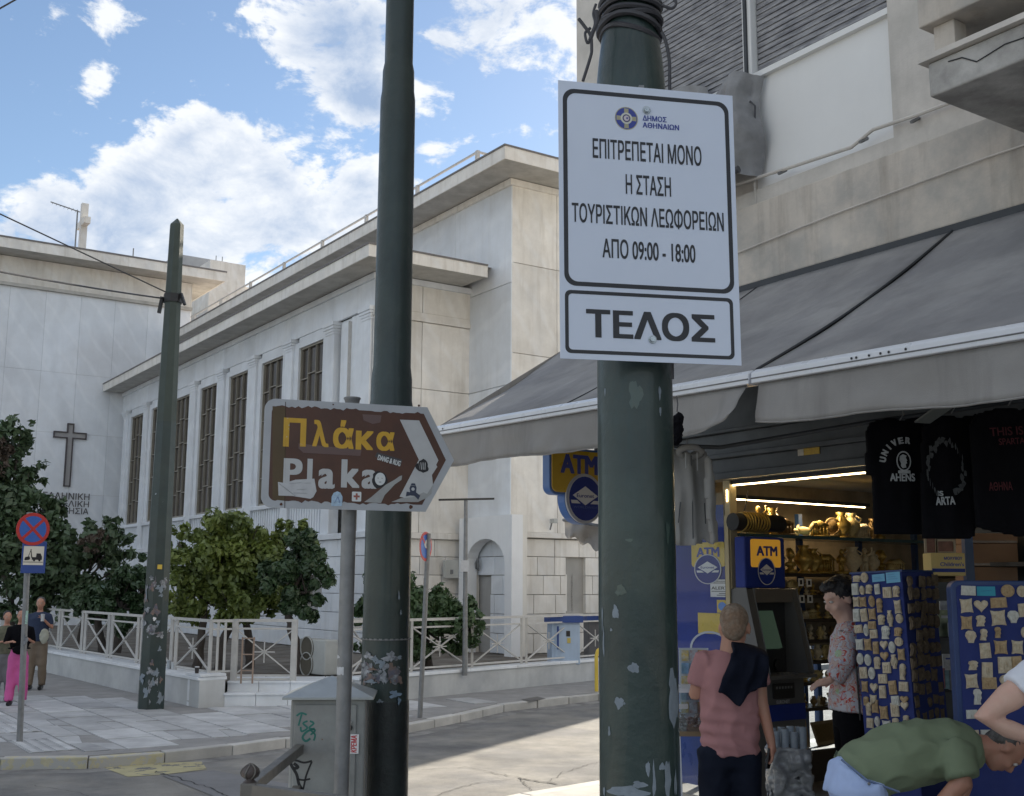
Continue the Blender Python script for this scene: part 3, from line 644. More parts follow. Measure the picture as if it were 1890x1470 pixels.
def xpanel(t,a,b,z0,z1,star=True,th=.03,mid=True,posts=True,nm='cross_bar'):
    a=Vector((a.x,a.y,0)); b=Vector((b.x,b.y,0)); m_=(a+b)/2; zu=z1-.13; zl=z0+.06
    mb=MB(); mb.bar(a+Vector((0,0,z1)),b+Vector((0,0,z1)),.045); mk('top_rail',mb,M_wrail,t)
    mb=MB(); mb.bar(a+Vector((0,0,zu)),b+Vector((0,0,zu)),th); mk('rail',mb,M_wrail,t)
    mb=MB(); mb.bar(a+Vector((0,0,zl)),b+Vector((0,0,zl)),th); mk('rail',mb,M_wrail,t)
    for p,q in ((zl,zu),(zu,zl)):
        mb=MB(); mb.bar(a+Vector((0,0,p)),b+Vector((0,0,q)),th,th*.6); mk(nm,mb,M_wrail,t)
    if star:
        zc_=(zl+zu)/2; d=(b-a).normalized(); mb=MB(); mb.bar(m_+Vector((0,0,zc_-.17)),m_+Vector((0,0,zc_+.17)),.018); mb.bar(m_-d*.17+Vector((0,0,zc_)),m_+d*.17+Vector((0,0,zc_)),.018); mk('star_bar',mb,M_wrail,t)
def post(t,p,z0,z1,w_=.05):
    mb=MB(); mb.box(p.x-w_/2,p.x+w_/2,p.y-w_/2,p.y+w_/2,z0,z1); mk('post',mb,M_wrail,t)
f1=thing('steel_fence','white steel fence with crossed bars on the left garden wall','fence')
d=(A0-corner).normalized(); n=Vector((-d.y,d.x,0)); n=n if n.y>0 else -n; s=corner+n*.25+d*.25; L_=1.5
for i in range(11):
    a=s+d*(i*(L_+.22)); b=a+d*L_; z0,z1=.46,1.31
    xpanel(f1,a,b,z0,z1,star=i<2); post(f1,a,z0,z1); post(f1,b,z0,z1)
    mb=MB(); c=b+d*.22; mb.bar(b+Vector((0,0,z1)),c+Vector((0,0,z1)),.045); mk('top_rail',mb,M_wrail,f1); mb=MB(); mb.bar(b+Vector((0,0,z0+.06)),c+Vector((0,0,z0+.06)),.03); mk('rail',mb,M_wrail,f1)
# short link at the corner of the fence
e=B0+Vector((.02,.25,0)); mb=MB(); mb.bar(s+Vector((0,0,1.31)),e+Vector((0,0,1.31)),.045); mk('top_rail',mb,M_wrail,f1)
for z in (.52,1.18): mb=MB(); mb.bar(s+Vector((0,0,z)),e+Vector((0,0,z)),.03); mk('rail',mb,M_wrail,f1)
for k in (.35,.7): post(f1,s.lerp(e,k),.5,1.31,.035)
gt=thing('garden_gate','closed white steel gate with a large starred X above the marble steps','gate')
g0=gnd(426,1300)+Vector((0,.1,0)); g1=gnd(537,1300)+Vector((0,.1,0))
post(gt,g0,.15,1.33,.09); post(gt,g1,.15,1.33,.09)
xpanel(gt,g0,g1,.38,1.31); mb=MB(); mb.bar(g0+Vector((0,0,.38)),g1+Vector((0,0,.38)),.03); mk('rail',mb,M_wrail,gt)
g2=thing('open_gate_leaf','white steel gate leaf standing open beside the dark green pole','gate')
h0_=gnd(628,1296); h1_=h0_+Vector((.35,1.6,0)); h0_,h1_=h0_+Vector((.12,.2,0)),h1_+Vector((.12,.2,0)); post(g2,h0_,.15,1.33,.07); post(g2,h1_,.2,1.33,.07); xpanel(g2,h0_,h1_,.3,1.31)
f2=thing('steel_fence','white steel fence with crossed bars on the far side-street wall','fence')
d=(C1-C0).normalized(); n=Vector((-d.y,d.x,0)); n=n if n.y>0 else -n; s=C0+n*.15; L_=1.35; per=1.5
for i in range(8):
    a=s+d*(i*1.55-.25); b=a+d*1.4; xpanel(f2,a,b,.42,1.30); post(f2,a,.42,1.30,.045); post(f2,b,.42,1.30,.045)
    mb=MB(); c=b+d*.15; mb.bar(b+Vector((0,0,1.3)),c+Vector((0,0,1.3)),.045); mk('top_rail',mb,M_wrail,f2); mb=MB(); mb.bar(b+Vector((0,0,.48)),c+Vector((0,0,.48)),.03); mk('rail',mb,M_wrail,f2)
# raised yard behind the walls
yp=[corner+Vector((.1,.3,0)),B0+Vector((0,.4,0)),B1+Vector((0,.5,0)),C0+Vector((0,.3,0)),C1+Vector((0,.3,0)),C2+Vector((0,.3,0)),Vector((60,90,0)),wd(5.7,90),A0+Vector((.3,0,0))]
mb=MB(); mb.add([(p.x,p.y,.34) for p in yp],[tuple(range(len(yp)))]); mk('yard_ground',mb,mat('yard_earth',(.10,.085,.07),.95,.3,2,.5,40,col2=(.2,.19,.17),c2amt=.7,c2s=1.5),kind='structure')
# ================================================================== FOLIAGE
def leaves(name,clumps,n,size,m,parent,sub=24,fill=.55,seed=1,flat=.25,stuff=True,**kw):
    R=np.random.RandomState(seed); C=[];RR=[]
    for c,r in clumps:
        k=max(3,int(sub*(r/.6)**1.5))
        for i in range(k):
            d=R.normal(size=3); d/=np.linalg.norm(d); C.append(np.array(c)+d*r*R.uniform(.35,1.3)*np.array((1,1,.9))); RR.append(r*R.uniform(.16,.36))
    C=np.array(C);RR=np.array(RR); p=RR**2; p/=p.sum(); idx=R.choice(len(C),n,p=p)
    d=R.normal(size=(n,3)); d/=np.linalg.norm(d,axis=1)[:,None]
    P=C[idx]+d*(RR[idx]*R.uniform(.25,1.3,n))[:,None]
    nr=d+R.normal(size=(n,3))*.55; nr[:,2]+=flat; nr/=np.linalg.norm(nr,axis=1)[:,None]
    t=np.cross(nr,R.normal(size=(n,3))); t/=np.linalg.norm(t,axis=1)[:,None]; b=np.cross(nr,t)
    s=size*R.uniform(.5,1.5,n)[:,None]
    tip=P+t*s; tail=P-t*s*.8; l=P+b*s*.45+nr*s*.18; r=P-b*s*.45+nr*s*.18
    V=np.stack([tail,r,tip,l],1).reshape(-1,3)
    me=bpy.data.meshes.new(name); me.vertices.add(4*n); me.vertices.foreach_set('co',V.ravel())
    F=np.empty((n,2,3),np.int32); base=np.arange(n)*4
    F[:,0,0]=base;F[:,0,1]=base+1;F[:,0,2]=base+2;F[:,1,0]=base;F[:,1,1]=base+2;F[:,1,2]=base+3
    me.loops.add(6*n); me.loops.foreach_set('vertex_index',F.ravel()); me.polygons.add(2*n); me.polygons.foreach_set('loop_start',np.arange(2*n)*3)
    me.update(calc_edges=True); me.materials.append(m); o=bpy.data.objects.new(name,me); link(o,parent,**kw)
    if stuff: o['kind']='stuff'
    return o
M_bark=mat('dark_bark',(.07,.058,.05),.9,.3,8,.6,30)
M_lo=mat('orange_tree_leaf',(.20,.25,.06),.42,.30,2.2,col2=(.07,.11,.035),c2amt=.7,c2s=1.6,transl=.28)
M_ld=mat('dark_green_leaf',(.05,.09,.04),.38,.3,2.5,transl=.18)
M_ls=mat('shrub_leaf',(.075,.12,.06),.42,.35,1.5,col2=(.10,.13,.07),c2amt=.4,c2s=1.3,transl=.2)
M_lb=mat('bush_leaf',(.07,.12,.05),.42,.3,3,transl=.22)
M_lr=mat('withered_leaf',(.075,.055,.04),.7,.3,3)
def cl(px,py,r,Y): p=atY(px,py,Y); return (tuple(p),r*Y/2128)
def tree(name,label,trunks,clumps,n,size,m,seed,group=None,extra=None):
    b=Vector(trunks[0][0]); t=thing(name,label,'tree',b,0,group)
    for tr in trunks:
        pts=[Vector(p)-b for p in tr]; k=len(pts); r0=.12
        mb=MB(); q=[]; 
        for i in range(k-1):
            for j in range(4): q.append(pts[i].lerp(pts[i+1],j/4)+Vector((random.uniform(-.02,.02),random.uniform(-.02,.02),0)))
        q.append(pts[-1]); mb.tube(q,[.085*(1-.6*i/len(q))+.015 for i in range(len(q))],8); mk('trunk',mb,M_bark,t,smooth=True)
    # limbs to the clumps
    top=[Vector(tr[-1])-b for tr in trunks]; mb=MB()
    for c,r in clumps:
        c=Vector(c)-b; s=min(top,key=lambda q:(q-c).length); s=s-Vector((0,0,.15)); m_=(s+c)/2+Vector((random.uniform(-.1,.1),0,-.08)); mb.tube([s,m_,c],[.035,.025,.01],5)
        for i in range(3): mb.tube([m_,c+Vector((random.uniform(-r,r),random.uniform(-r,r),random.uniform(-r,r)))*.7],[.018,.006],4)
    o=mk('limb',mb,M_bark,t); o['kind']='stuff'
    leaves('crown',[(tuple(Vector(c)-b),r) for c,r in clumps],n,size,m,t,seed=seed)
    if extra: extra(t,b)
    return t
def tp(*pts): return [tuple(atY(x,y,Y)) for x,y,Y in pts]
Yt=21.6
tree('orange_tree','orange tree with bright olive crown behind the left fence near the green octagonal pole',
 [tp((402,1262,Yt),(410,1190,Yt),(432,1130,Yt),(428,1080,Yt)),tp((362,1250,Yt),(372,1180,Yt),(380,1110,Yt)),tp((462,1258,Yt+.2),(458,1180,Yt+.2),(448,1120,Yt))],
 [cl(350,1050,52,Yt),cl(345,1105,38,Yt),cl(400,1010,58,Yt),(cl(440,1060,62,Yt)),cl(395,1085,58,Yt+.2),cl(460,1000,48,Yt),cl(500,1040,52,Yt),cl(495,1095,45,Yt),cl(430,1115,40,Yt-.2),cl(375,980,30,Yt),cl(330,1000,30,Yt),cl(425,970,26,Yt),cl(540,1000,36,Yt),cl(345,1135,32,Yt),cl(410,1140,26,Yt),cl(470,1125,34,Yt)],24000,.07,M_lo,3)
tree('orange_tree','smaller dark green orange tree with crooked trunk near the air-conditioning unit',
 [tp((556,1258,20.5),(550,1205,20.5),(538,1160,20.5),(530,1120,20.5),(540,1080,20.5))],
 [cl(545,1040,42,20.5),cl(570,1075,35,20.5),cl(535,1090,38,20.5),cl(565,1010,30,20.5),cl(555,1120,28,20.5),cl(520,1050,30,20.5)],9500,.07,M_ld,5)
Ys=26.5
def withered(t,b):
    leaves('withered_leaves',[(tuple(Vector(c)-b),r) for c,r in [cl(5,830,22,Ys-1),cl(185,995,18,Ys-1.2),cl(160,1010,14,Ys-1.2),cl(10,870,14,Ys-1.1)]],500,.08,M_lr,t,seed=8)
tree('broad_shrub_tree','large dark broad-leaved tree overhanging the left fence under the wall cross',
 [tp((78,1175,Ys),(82,1120,Ys),(70,1060,Ys)),tp((150,1190,Ys),(158,1130,Ys),(150,1070,Ys)),tp((20,1180,Ys),(22,1120,Ys),(10,1060,Ys))],
 [cl(20,820,38,Ys),cl(40,800,24,Ys),cl(-20,830,50,Ys),cl(-10,900,60,Ys),cl(50,870,32,Ys),cl(30,930,62,Ys),cl(75,935,38,Ys),cl(95,1000,50,Ys),cl(60,1010,62,Ys),cl(0,1020,60,Ys),cl(165,995,28,Ys),cl(205,975,24,Ys),cl(180,1020,48,Ys),cl(120,1060,60,Ys),cl(50,1090,45,Ys),cl(210,1010,32,Ys),cl(175,1085,45,Ys),cl(225,1045,28,Ys),cl(-60,960,70,Ys),cl(-60,860,60,Ys),cl(90,1110,30,Ys),cl(140,1125,34,Ys-.5),cl(60,1135,30,Ys-.5),cl(190,1120,34,Ys-.8)],29000,.10,M_ls,7,extra=withered)
tree('orange_tree','low green tree filling the gap between the dark shrub tree and the octagonal pole',
 [tp((215,1205,24.5),(222,1160,24.5),(225,1110,24.5)),tp((190,1205,24.5),(180,1150,24.5),(185,1110,24.5))],
 [cl(235,1060,34,24.5),cl(215,1095,38,24.5),cl(260,1085,34,24.5),cl(180,1110,36,24.5),cl(250,1115,28,24.5),cl(280,1065,26,24.5),cl(235,1135,30,24.2),cl(285,1115,26,24.2)],10000,.075,M_ld,9)
tree('rounded_bush','large rounded evergreen bush behind the far fence beside the arched porch',
 [tp((745,1240,21.2),(750,1190,21.2),(755,1150,21.2)),tp((790,1240,21.4),(785,1190,21.3),(790,1150,21.3)),tp((700,1240,21.2),(705,1180,21.2),(710,1150,21.2))],
 [cl(700,1120,46,21.2),cl(760,1110,52,21.2),cl(815,1120,45,21.2),cl(850,1140,42,21.2),cl(780,1150,50,21.2),cl(720,1160,45,21.2),cl(870,1155,30,21.2),cl(835,1180,34,21.2),cl(770,1190,36,21.2),cl(680,1140,30,21.2),cl(890,1150,18,21.2),cl(690,1195,26,21.2)],19000,.065,M_lb,13)
# ================================================================== POLES
def irregular(n,rx,ry,j=.3,seed=0):
    r=random.Random(seed); ph=[r.uniform(0,6.28) for _ in range(3)]
    return [(rx*math.cos(a)*(1+j*.5*math.sin(3*a+ph[0])+j*.4*math.sin(5*a+ph[1])+r.uniform(-j,j)*.3),ry*math.sin(a)*(1+j*.5*math.sin(3*a+ph[0])+j*.4*math.sin(7*a+ph[2])+r.uniform(-j,j)*.3)) for a in [2*math.pi*i/n for i in range(n)]]
def on_pole(t,base,rad,px,py,w_,h_,m,seed,name='paint_chip',j=.35,Y=None,lift=.0012,sq=False):
    """irregular patch bent round a pole at image point px,py, w_ x h_ metres; rad is a function of z"""
    Y=Y or base.y; q=atY(px,py,Y); r=rad(q.z-base.z); X0=q.x-base.x; a0=math.asin(max(-.999,min(.999,X0/r))); z0=q.z-base.z
    pl=[(-w_/2,-h_/2),(0,-h_/2),(w_/2,-h_/2),(w_/2,0),(w_/2,h_/2),(0,h_/2),(-w_/2,h_/2),(-w_/2,0)] if sq else irregular(18,w_/2,h_/2,j,seed)
    P=[]; F=[]; k=len(pl)
    for s in (0,.35,.7,1):
        for x,z in (pl if s else [(0,0)]):
            a=a0+x*s/r; zz=z0+z*s; rr=rad(zz)+lift; P.append((rr*math.sin(a),-rr*math.cos(a),zz))
    F=[(0,1+i,1+(i+1)%k) for i in range(k)]
    for L_ in range(2):
        o=1+L_*k; F+=[(o+i,o+k+i,o+k+(i+1)%k,o+(i+1)%k) for i in range(k)]
    mb=MB(); mb.add(P,F); return mk(name,mb,m,t,smooth=True)
def prof_fn(pr): 
    def f(z):
        for (r0,z0),(r1,z1) in zip(pr,pr[1:]):
            if z0<=z<=z1: return r0+(r1-r0)*(z-z0)/max(1e-6,z1-z0)
        return pr[-1][0]
    return f
# near pole that carries the white parking sign
pb=atY(1173,820,4.38); pb=Vector((pb.x,4.38,0))
nearp=thing('trolley_pole','thick dark green painted steel pole behind the white parking sign, peeling near its foot','pole',pb)
pr=[(.158,-.02),(.156,.25),(.152,.6),(.149,1.2),(.147,2.0),(.1455,3.3),(.1435,3.83),(.139,3.93),(.130,4.02),(.120,4.10),(.113,4.15),(.112,4.5),(.11,6.5)]
mb=MB(); full=[]; 
for (r0,z0),(r1,z1) in zip(pr,pr[1:]):
    k=max(1,int((z1-z0)/.06)); full+=[(r0+(r1-r0)*i/k,z0+(z1-z0)*i/k) for i in range(k)]
full.append(pr[-1]); mb.lathe(full,48); o=mk('shaft',mb,M_green_r,nearp,smooth=True)
for v in o.data.vertices:
    p=v.co; k=noise.fractal(Vector((p.x*4,p.y*4,p.z*3)),1,2,3)*.0014; r=math.hypot(p.x,p.y) or 1; v.co.x+=p.x/r*k; v.co.y+=p.y/r*k
rf=prof_fn(pr)
for i,(x,y,w_,h_) in enumerate(((1131,1129,.028,.05),(1124,1161,.01,.012),(1162,1228,.042,.035),(1137,1291,.036,.04),(1121,1345,.012,.035),(1238,1285,.075,.19),(1187,1408,.016,.05),(1198,1430,.012,.12),(1213,1405,.026,.025),(1224,1430,.03,.14),(1150,1450,.16,.035),(1172,1436,.05,.022),(1110,1140,.010,.09),(1112,1185,.012,.10),(1113,1455,.016,.03),(1210,735,.012,.05),(1211,768,.01,.035),(1114,730,.008,.03),(1240,1440,.02,.08),(1105,1065,.008,.05),(1146,1292,.008,.01))):
    on_pole(nearp,pb,rf,x,y,w_,h_,M_chip,i+40)
for i,(x,y,w_,h_) in enumerate(((1165,740,.05,.10),(1225,985,.02,.08),(1140,1090,.04,.04),(1155,1000,.03,.012))): on_pole(nearp,pb,rf,x,y,w_,h_,mat('lifted_green_paint',(.045,.075,.065),.3,.1,5,.3,30,coat=.3),i+90,'paint_blister',lift=.0025)
M_redp=mat('red_rust_paint',(.13,.03,.03),.6,.3,10); on_pole(nearp,pb,rf,1172,672,.12,.02,M_redp,3,'red_paint_smear')
mb=MB(); 
M_cable=mat('black_cable',(.05,.05,.058),.55,.1)
cz0=atY(1165,12,4.3).z
for i in range(6):
    z=cz0+.045-.03*i+random.uniform(-.006,.006); r=.122+.006*math.sin(i*2.1); ph=random.random()*6
    mb=MB(); mb.tube([(r*math.cos(a)+.004*math.sin(4*a+ph),r*math.sin(a),z+.012*math.sin(a*2+ph)+.015*math.sin(a+i)) for a in [2*math.pi*k/28 for k in range(29)]],.012,6); mk('cable_turn',mb,M_cable,nearp,smooth=True)
def cab(t,pts,r,n=6,m=None):
    b=pb; pts=[atY(*p)-b for p in pts]; q=[]
    for i in range(len(pts)-1):
        p0,p1,p2,p3=pts[max(i-1,0)],pts[i],pts[i+1],pts[min(i+2,len(pts)-1)]
        for j in range(5):
            s=j/5; q.append(.5*((2*p1)+(-p0+p2)*s+(2*p0-5*p1+4*p2-p3)*s*s+(-p0+3*p1-3*p2+p3)*s**3))
    q.append(pts[-1]); mb=MB(); mb.tube(q,r,n); mk('loose_cable',mb,m or M_cable,t,smooth=True)
cab(nearp,[(1100,8,4.26),(1095,25,4.26),(1098,45,4.24),(1086,80,4.24),(1080,62,4.24),(1090,52,4.24)],.006)
cab(nearp,[(1068,35,4.24),(1078,48,4.24),(1090,66,4.24),(1092,90,4.24),(1090,105,4.24),(1076,150,4.24)],.007)
cab(nearp,[(1100,20,4.24),(1102,40,4.24),(1095,58,4.24),(1089,75,4.24)],.009)
cab(nearp,[(1222,10,4.24),(1240,16,4.24),(1248,6,4.24),(1240,-8,4.24)],.006)
cab(nearp,[(1221,60,4.24),(1228,75,4.24),(1235,110,4.24),(1236,165,4.24),(1237,400,4.24),(1241,700,4.25)],.007)
# middle pole
mp_=atY(711,1240,7.2); mp=Vector((mp_.x,7.2,0))
midp=thing('trolley_pole','tall stepped dark green steel pole rising behind the brown direction sign','pole',mp)
pr2=[(.153,-.02),(.15,.6),(.146,1.5),(.143,3.0),(.133,3.06),(.131,3.2),(.121,3.28),(.117,5.0),(.116,5.10),(.108,5.16),(.106,5.30),(.095,5.36),(.092,7),(.085,9.5)]
full=[]
for (r0,z0),(r1,z1) in zip(pr2,pr2[1:]):
    k=max(1,int((z1-z0)/.15)); full+=[(r0+(r1-r0)*i/k,z0+(z1-z0)*i/k) for i in range(k)]
full.append(pr2[-1]); mb=MB(); mb.lathe(full,40); mk('shaft',mb,M_green,midp,smooth=True)
rf2=prof_fn(pr2)
mb=MB(); mb.lathe([(.1560,-.01),(.1545,.6),(.1515,1.16),(.1500,1.2)],40); mk('tar_coated_base',mb,mat('tar_black_green',(.008,.012,.013),.45,.3,6,.4,40,col2=(.02,.03,.03),c2amt=.6,c2s=8),midp,smooth=True)
M_post=mat('torn_poster_paper',(.30,.31,.33),.8,.45,22,col2=(.07,.08,.09),c2amt=.95,c2s=16); M_post2=mat('torn_poster_dark',(.10,.10,.13),.7,.3,20,col2=(.22,.14,.09),c2amt=.8,c2s=14)
mb=MB(); z=mp_.z-0; cz_=atY(710,1181,7.1).z
for i in range(56):
    a=2*math.pi*i/56; r=rf2(cz_)+.006; c=Vector((r*math.sin(a),-r*math.cos(a),cz_+.002*(i%2))); d_=Vector((math.cos(a),math.sin(a),0)); mb.bar(c-d_*.009,c+d_*.009,.004 if i%2 else .010,.010 if i%2 else .004)
mk('chain',mb,M_galv,midp)
for i in range(34):
    x=random.uniform(668,748); y=random.uniform(1205,1255); on_pole(midp,mp,rf2,x,y,random.uniform(.02,.08),random.uniform(.015,.07),random.choice([M_post,M_post2,M_post,M_chip]),100+i,'poster_scrap',.6,lift=.001+.0003*i)
for i,(x,y,w_,h_) in enumerate(((732,1278,.07,.04),(738,1290,.02,.04),(707,1290,.03,.02),(690,1255,.08,.02),(738,1100,.01,.05),(741,1130,.012,.03),(727,1235,.05,.09))): on_pole(midp,mp,rf2,x,y,w_,h_,mat('blue_grey_sticker',(.18,.25,.33),.6,.4,25) if i<2 else M_post2 if i==6 else M_chip,i+7,'poster_scrap',.6,lift=.013)
# octagonal far pole
ob=gnd(278,1308); oct_=thing('octagonal_pole','tall tapering octagonal green pole with pointed top standing on the left pavement','pole',ob)
zt=atY(327,404,ob.y).z; zs=atY(327,416,ob.y).z
zb_=atY(310,780,ob.y).z
def octl(z0,r0,z1,r1,m,nm,cap=None):
    mb=MB(); q=[(r0,z0),(r1,z1)]; 
    if cap: q.append((.01,cap))
    mb.lathe(q,8); mk(nm,mb,m,oct_)
octl(-.02,.205,zb_,.162,M_green,'lower_shaft'); octl(zb_,.160,zs,.115,mat('green_pole_paint_faded',(.034,.050,.043),.5,.2,4,.2,30),'upper_shaft',zt)
zc_=atY(318,552,ob.y).z
mb=MB(); mb.lathe([(.155,zc_-.07),(.155,zc_+.07)],8); mk('clamp_band',mb,M_black,oct_); mb=MB(); mb.bar((-.16,-.05,zc_+.02),(-.2,-.05,zc_-.25),.05); mk('clamp_bolt',mb,M_black,oct_)
mb=MB(); mb.bar((.14,-.05,zc_+.08),(.22,-.08,zc_-.12),.04); mk('clamp_bolt',mb,M_black,oct_)
rfo=lambda z: .205-(.205-.162)*z/zb_
for i in range(46):
    y=random.choice([random.uniform(1060,1110),random.uniform(1120,1200),random.uniform(1215,1300)]); x=random.gauss(284-(y-1180)*.05,13); 
    if abs(x-(286-(y-1180)*.04))<20: on_pole(oct_,ob,lambda z:rfo(z)*.985,x,y,random.uniform(.02,.12),random.uniform(.03,.16),random.choice([M_post,M_chip,M_post2]),200+i,'poster_scrap',.7,lift=.003)
on_pole(oct_,ob,rfo,301,1047,.07,.07,mat('yellow_sticker',(.6,.42,.06),.6),1,'sticker',sq=True); on_pole(oct_,ob,rfo,292,1142,.05,.06,mat('white_sticker',(.7,.7,.7),.6),1,'sticker')
# overhead wires
def wire(label,p,q,sag,r=.012,lead=True):
    mb=MB(); P=[p.lerp(q,i/16)-Vector((0,0,sag*4*(i/16)*(1-i/16))) for i in range(17)]; o=mk('overhead_wire',mb.tube(P,r,5),mat('wire_dark',(.06,.06,.065),.4,.1,metal=.5),None,smooth=True,label=label,cat='wire')
    return o
wp=ob+Vector((-.1,0,zc_))
wire('upper overhead wire slanting up to the left from the octagonal pole',wp+Vector((.05,0,.08)),atY(-340,235,13.0),.0,.011)
wire('lower overhead wire running left from the octagonal pole across the church wing',wp,atY(-400,418,12),.06,.014)
wire('short piece of overhead wire crossing the top left corner of the sky',atY(-60,50,15),atY(120,-52,15),.0,.013)
# ================================================================== WHITE PARKING SIGN
M_signw=mat('reflective_white_sheet',(.60,.66,.78),.35,.04,2,.06,400)
M_signb=mat('sign_black_print',(.012,.013,.018),.4,.05); M_blue=mat('print_blue',(.03,.05,.28),.4,.05); M_gold=mat('print_dull_gold',(.35,.33,.22),.5,.05)
SP=Plane(atY(1030,148,4.07),78.3,lean=-.006)
def sgn(*p): return SP.hit(*p)
TLx,TLy=sgn(1030,148); TRx,TRy=sgn(1352,177); BLx,BLy=sgn(1034,662); BRx,BRy=sgn(1362,675)
sg=thing('parking_sign','new white Greek parking sign with black border and large word at the bottom','sign',SP.P)
Ms=Matrix.Translation(-SP.P)@SP.M
mb=MB(); mb.prism([(0,(BLy+BRy)/2),(TRx,(BLy+BRy)/2),(TRx,(TLy+TRy)/2),(0,(TLy+TRy)/2)],-.003,0,Ms); mk('sheet',mb,M_signw,sg,bevel=.001)
W_=TRx; T_=(TLy+TRy)/2; B_=(BLy+BRy)/2
def yat(px,py): return sgn(px,py)[1]
def xat(px,py): return sgn(px,py)[0]
s1=(xat(1040,340),(yat(1042,527)+yat(1352,543))/2,xat(1349.5,360),(yat(1040,163)+yat(1347,190))/2)
s2=(xat(1043,600),(yat(1044,652)+yat(1353,664))/2,xat(1354,600),(yat(1042,535)+yat(1352,551))/2)
for s,r,th in ((s1,.045,.0165),(s2,.022,.0135)):
    mb=MB(); mb.ring(rrect(*s,r,8),rrect(s[0]+th,s[1]+th,s[2]-th,s[3]-th,r-th*.55,8),0,.0009,Ms); mk('border_line',mb,M_signb,sg)
def sline(s,x0,x1,yt,yb,bold=.012,m=None,shear=0):
    # yt,yb: image y of top/bottom of the caps at the left end x0
    a=sgn(x0,yb); b=sgn(x0,yt); x1_=xat(x1,(yt+yb)/2); return letters(s,Ms,a[0],a[1],x1_,b[1],m or M_signb,sg,.0012,bold,shear=shear)
sline('ΕΠΙΤΡΕΠΕΤΑΙ ΜΟΝΟ',1094,1294,255,292,.02); sline('Η ΣΤΑΣΗ',1155,1238,322,358,.02); sline('ΤΟΥΡΙΣΤΙΚΩΝ ΛΕΩΦΟΡΕΙΩΝ',1055.5,1335,373,411,.02); sline('ΑΠΟ 09:00 - 18:00',1112,1283,440,476,.02)
sline('ΤΕΛΟΣ',1082,1319,570,623,.035)
sline('ΔΗΜΟΣ',1186,1230,213,223,.03,M_blue); sline('ΑΘΗΝΑΙΩΝ',1186,1253,226,236,.03,M_blue)
ex,ey=sgn(1156,219); er=.046
for k,(r0,r1,m_,d_) in enumerate(((er,0,M_gold,.0009),(er*.93,0,M_blue,.0012),(er*.50,0,mat('print_cream',(.55,.56,.50),.5),.0018),(er*.34,0,mat('print_navy',(.05,.04,.12),.5),.0021),(er*.24,0,mat('print_pale',(.55,.5,.55),.5),.0024))):
    mb=MB(); mb.prism(circ(ex,ey,r0),0,d_,Ms); em=mk('emblem_disc',mb,m_,sg)
mb=MB(); 
for a in (0,90,180,270):
    c,s=math.cos(R_(a)),math.sin(R_(a)); mb.prism([(ex+x*c-y*s,ey+x*s+y*c) for x,y in ((er*.4,-er*.17),(er*.86,-er*.2),(er*.86,er*.2),(er*.4,er*.17))],0,.0015,Ms)
o=mk('emblem_arms',mb,M_gold,sg)
mb=MB(); mb.prism([(ex+er*.12*math.sin(t*1.7)*1.1+er*.02*t,ey+er*.03*(t-3)) for t in range(7)]+[(ex+er*.05,ey+er*.1)],0,.0028,Ms); mk('emblem_head',mb,M_blue,sg)
for p in ((1193,204),(1204,627)):
    x,y=sgn(*p); mb=MB(); mb.prism(circ(x,y,.0125,6),.004,.012,Ms); mb.prism(circ(x,y,.0165,20),0,.004,Ms); b_=mk('bolt',mb,mat('zinc_bolt',(.42,.47,.5),.3,.15,40,metal=.7),sg,bevel=.0015)
for zz in (204,627):
    c=atY(1173,zz,4.38); mb=MB(); mb.tube([(c.x-SP.P.x+.156*math.cos(a),c.y-SP.P.y+.156*math.sin(a),c.z-SP.P.z) for a in [2*math.pi*k/24 for k in range(25)]],.006,5); mb.bar((c.x-SP.P.x,c.y-SP.P.y-.15,c.z-SP.P.z),(c.x-SP.P.x,c.y-SP.P.y-.215,c.z-SP.P.z),.02); mk('mounting_strap',mb,M_galv,sg)
# ================================================================== BROWN DIRECTION SIGN
PP0=atY(488,738,5.70); DP=Plane(PP0,71.0)
db=atY(640,1100,5.96); db=Vector((db.x,5.96,0))
dg=thing('direction_sign_post','weathered brown arrow sign with yellow and white lettering on a grey steel post','direction sign',db)
Md=Matrix.Translation(-db)@DP.M
hp=lambda x,y: DP.hit(x,y)
x0,yT=hp(489,742); yB=hp(489,938)[1]; xr=hp(789,750)[0]; xt,yt_=hp(838,850); yT=(hp(520,737)[1]+hp(790,752)[1])/2; yB=(hp(510,939)[1]+hp(785,944)[1])/2
def arrow(i,r):
    k=i*.8
    P=rrect(x0+i,yB+i,xr,yT-i,r)[14:]  # left corners
    return [(xr-i*.55,yB+i),(xt-i*1.25,yt_),(xr-i*.55,yT-i)]+P
M_bro=mat('brown_sign_face',(.085,.034,.020),.45,.14,6,.1,80,col2=(.06,.028,.02),c2amt=.5,c2s=9); M_sgr=mat('sign_grey_white',(.40,.42,.45),.5,.10,5,.05,60,peel=((.16,.13,.12),.72,40))
M_sy=mat('sign_yellow_film',(.56,.33,.03),.5,.12,14,peel=((.45,.45,.42),.66,26)); M_sw=mat('sign_white_film',(.47,.48,.49),.5,.08,10)
mb=MB(); mb.prism(arrow(0,.055),-.004,0,Md); mk('back_plate',mb,M_sgr,dg,bevel=.001)
inn=arrow(.036,.035)
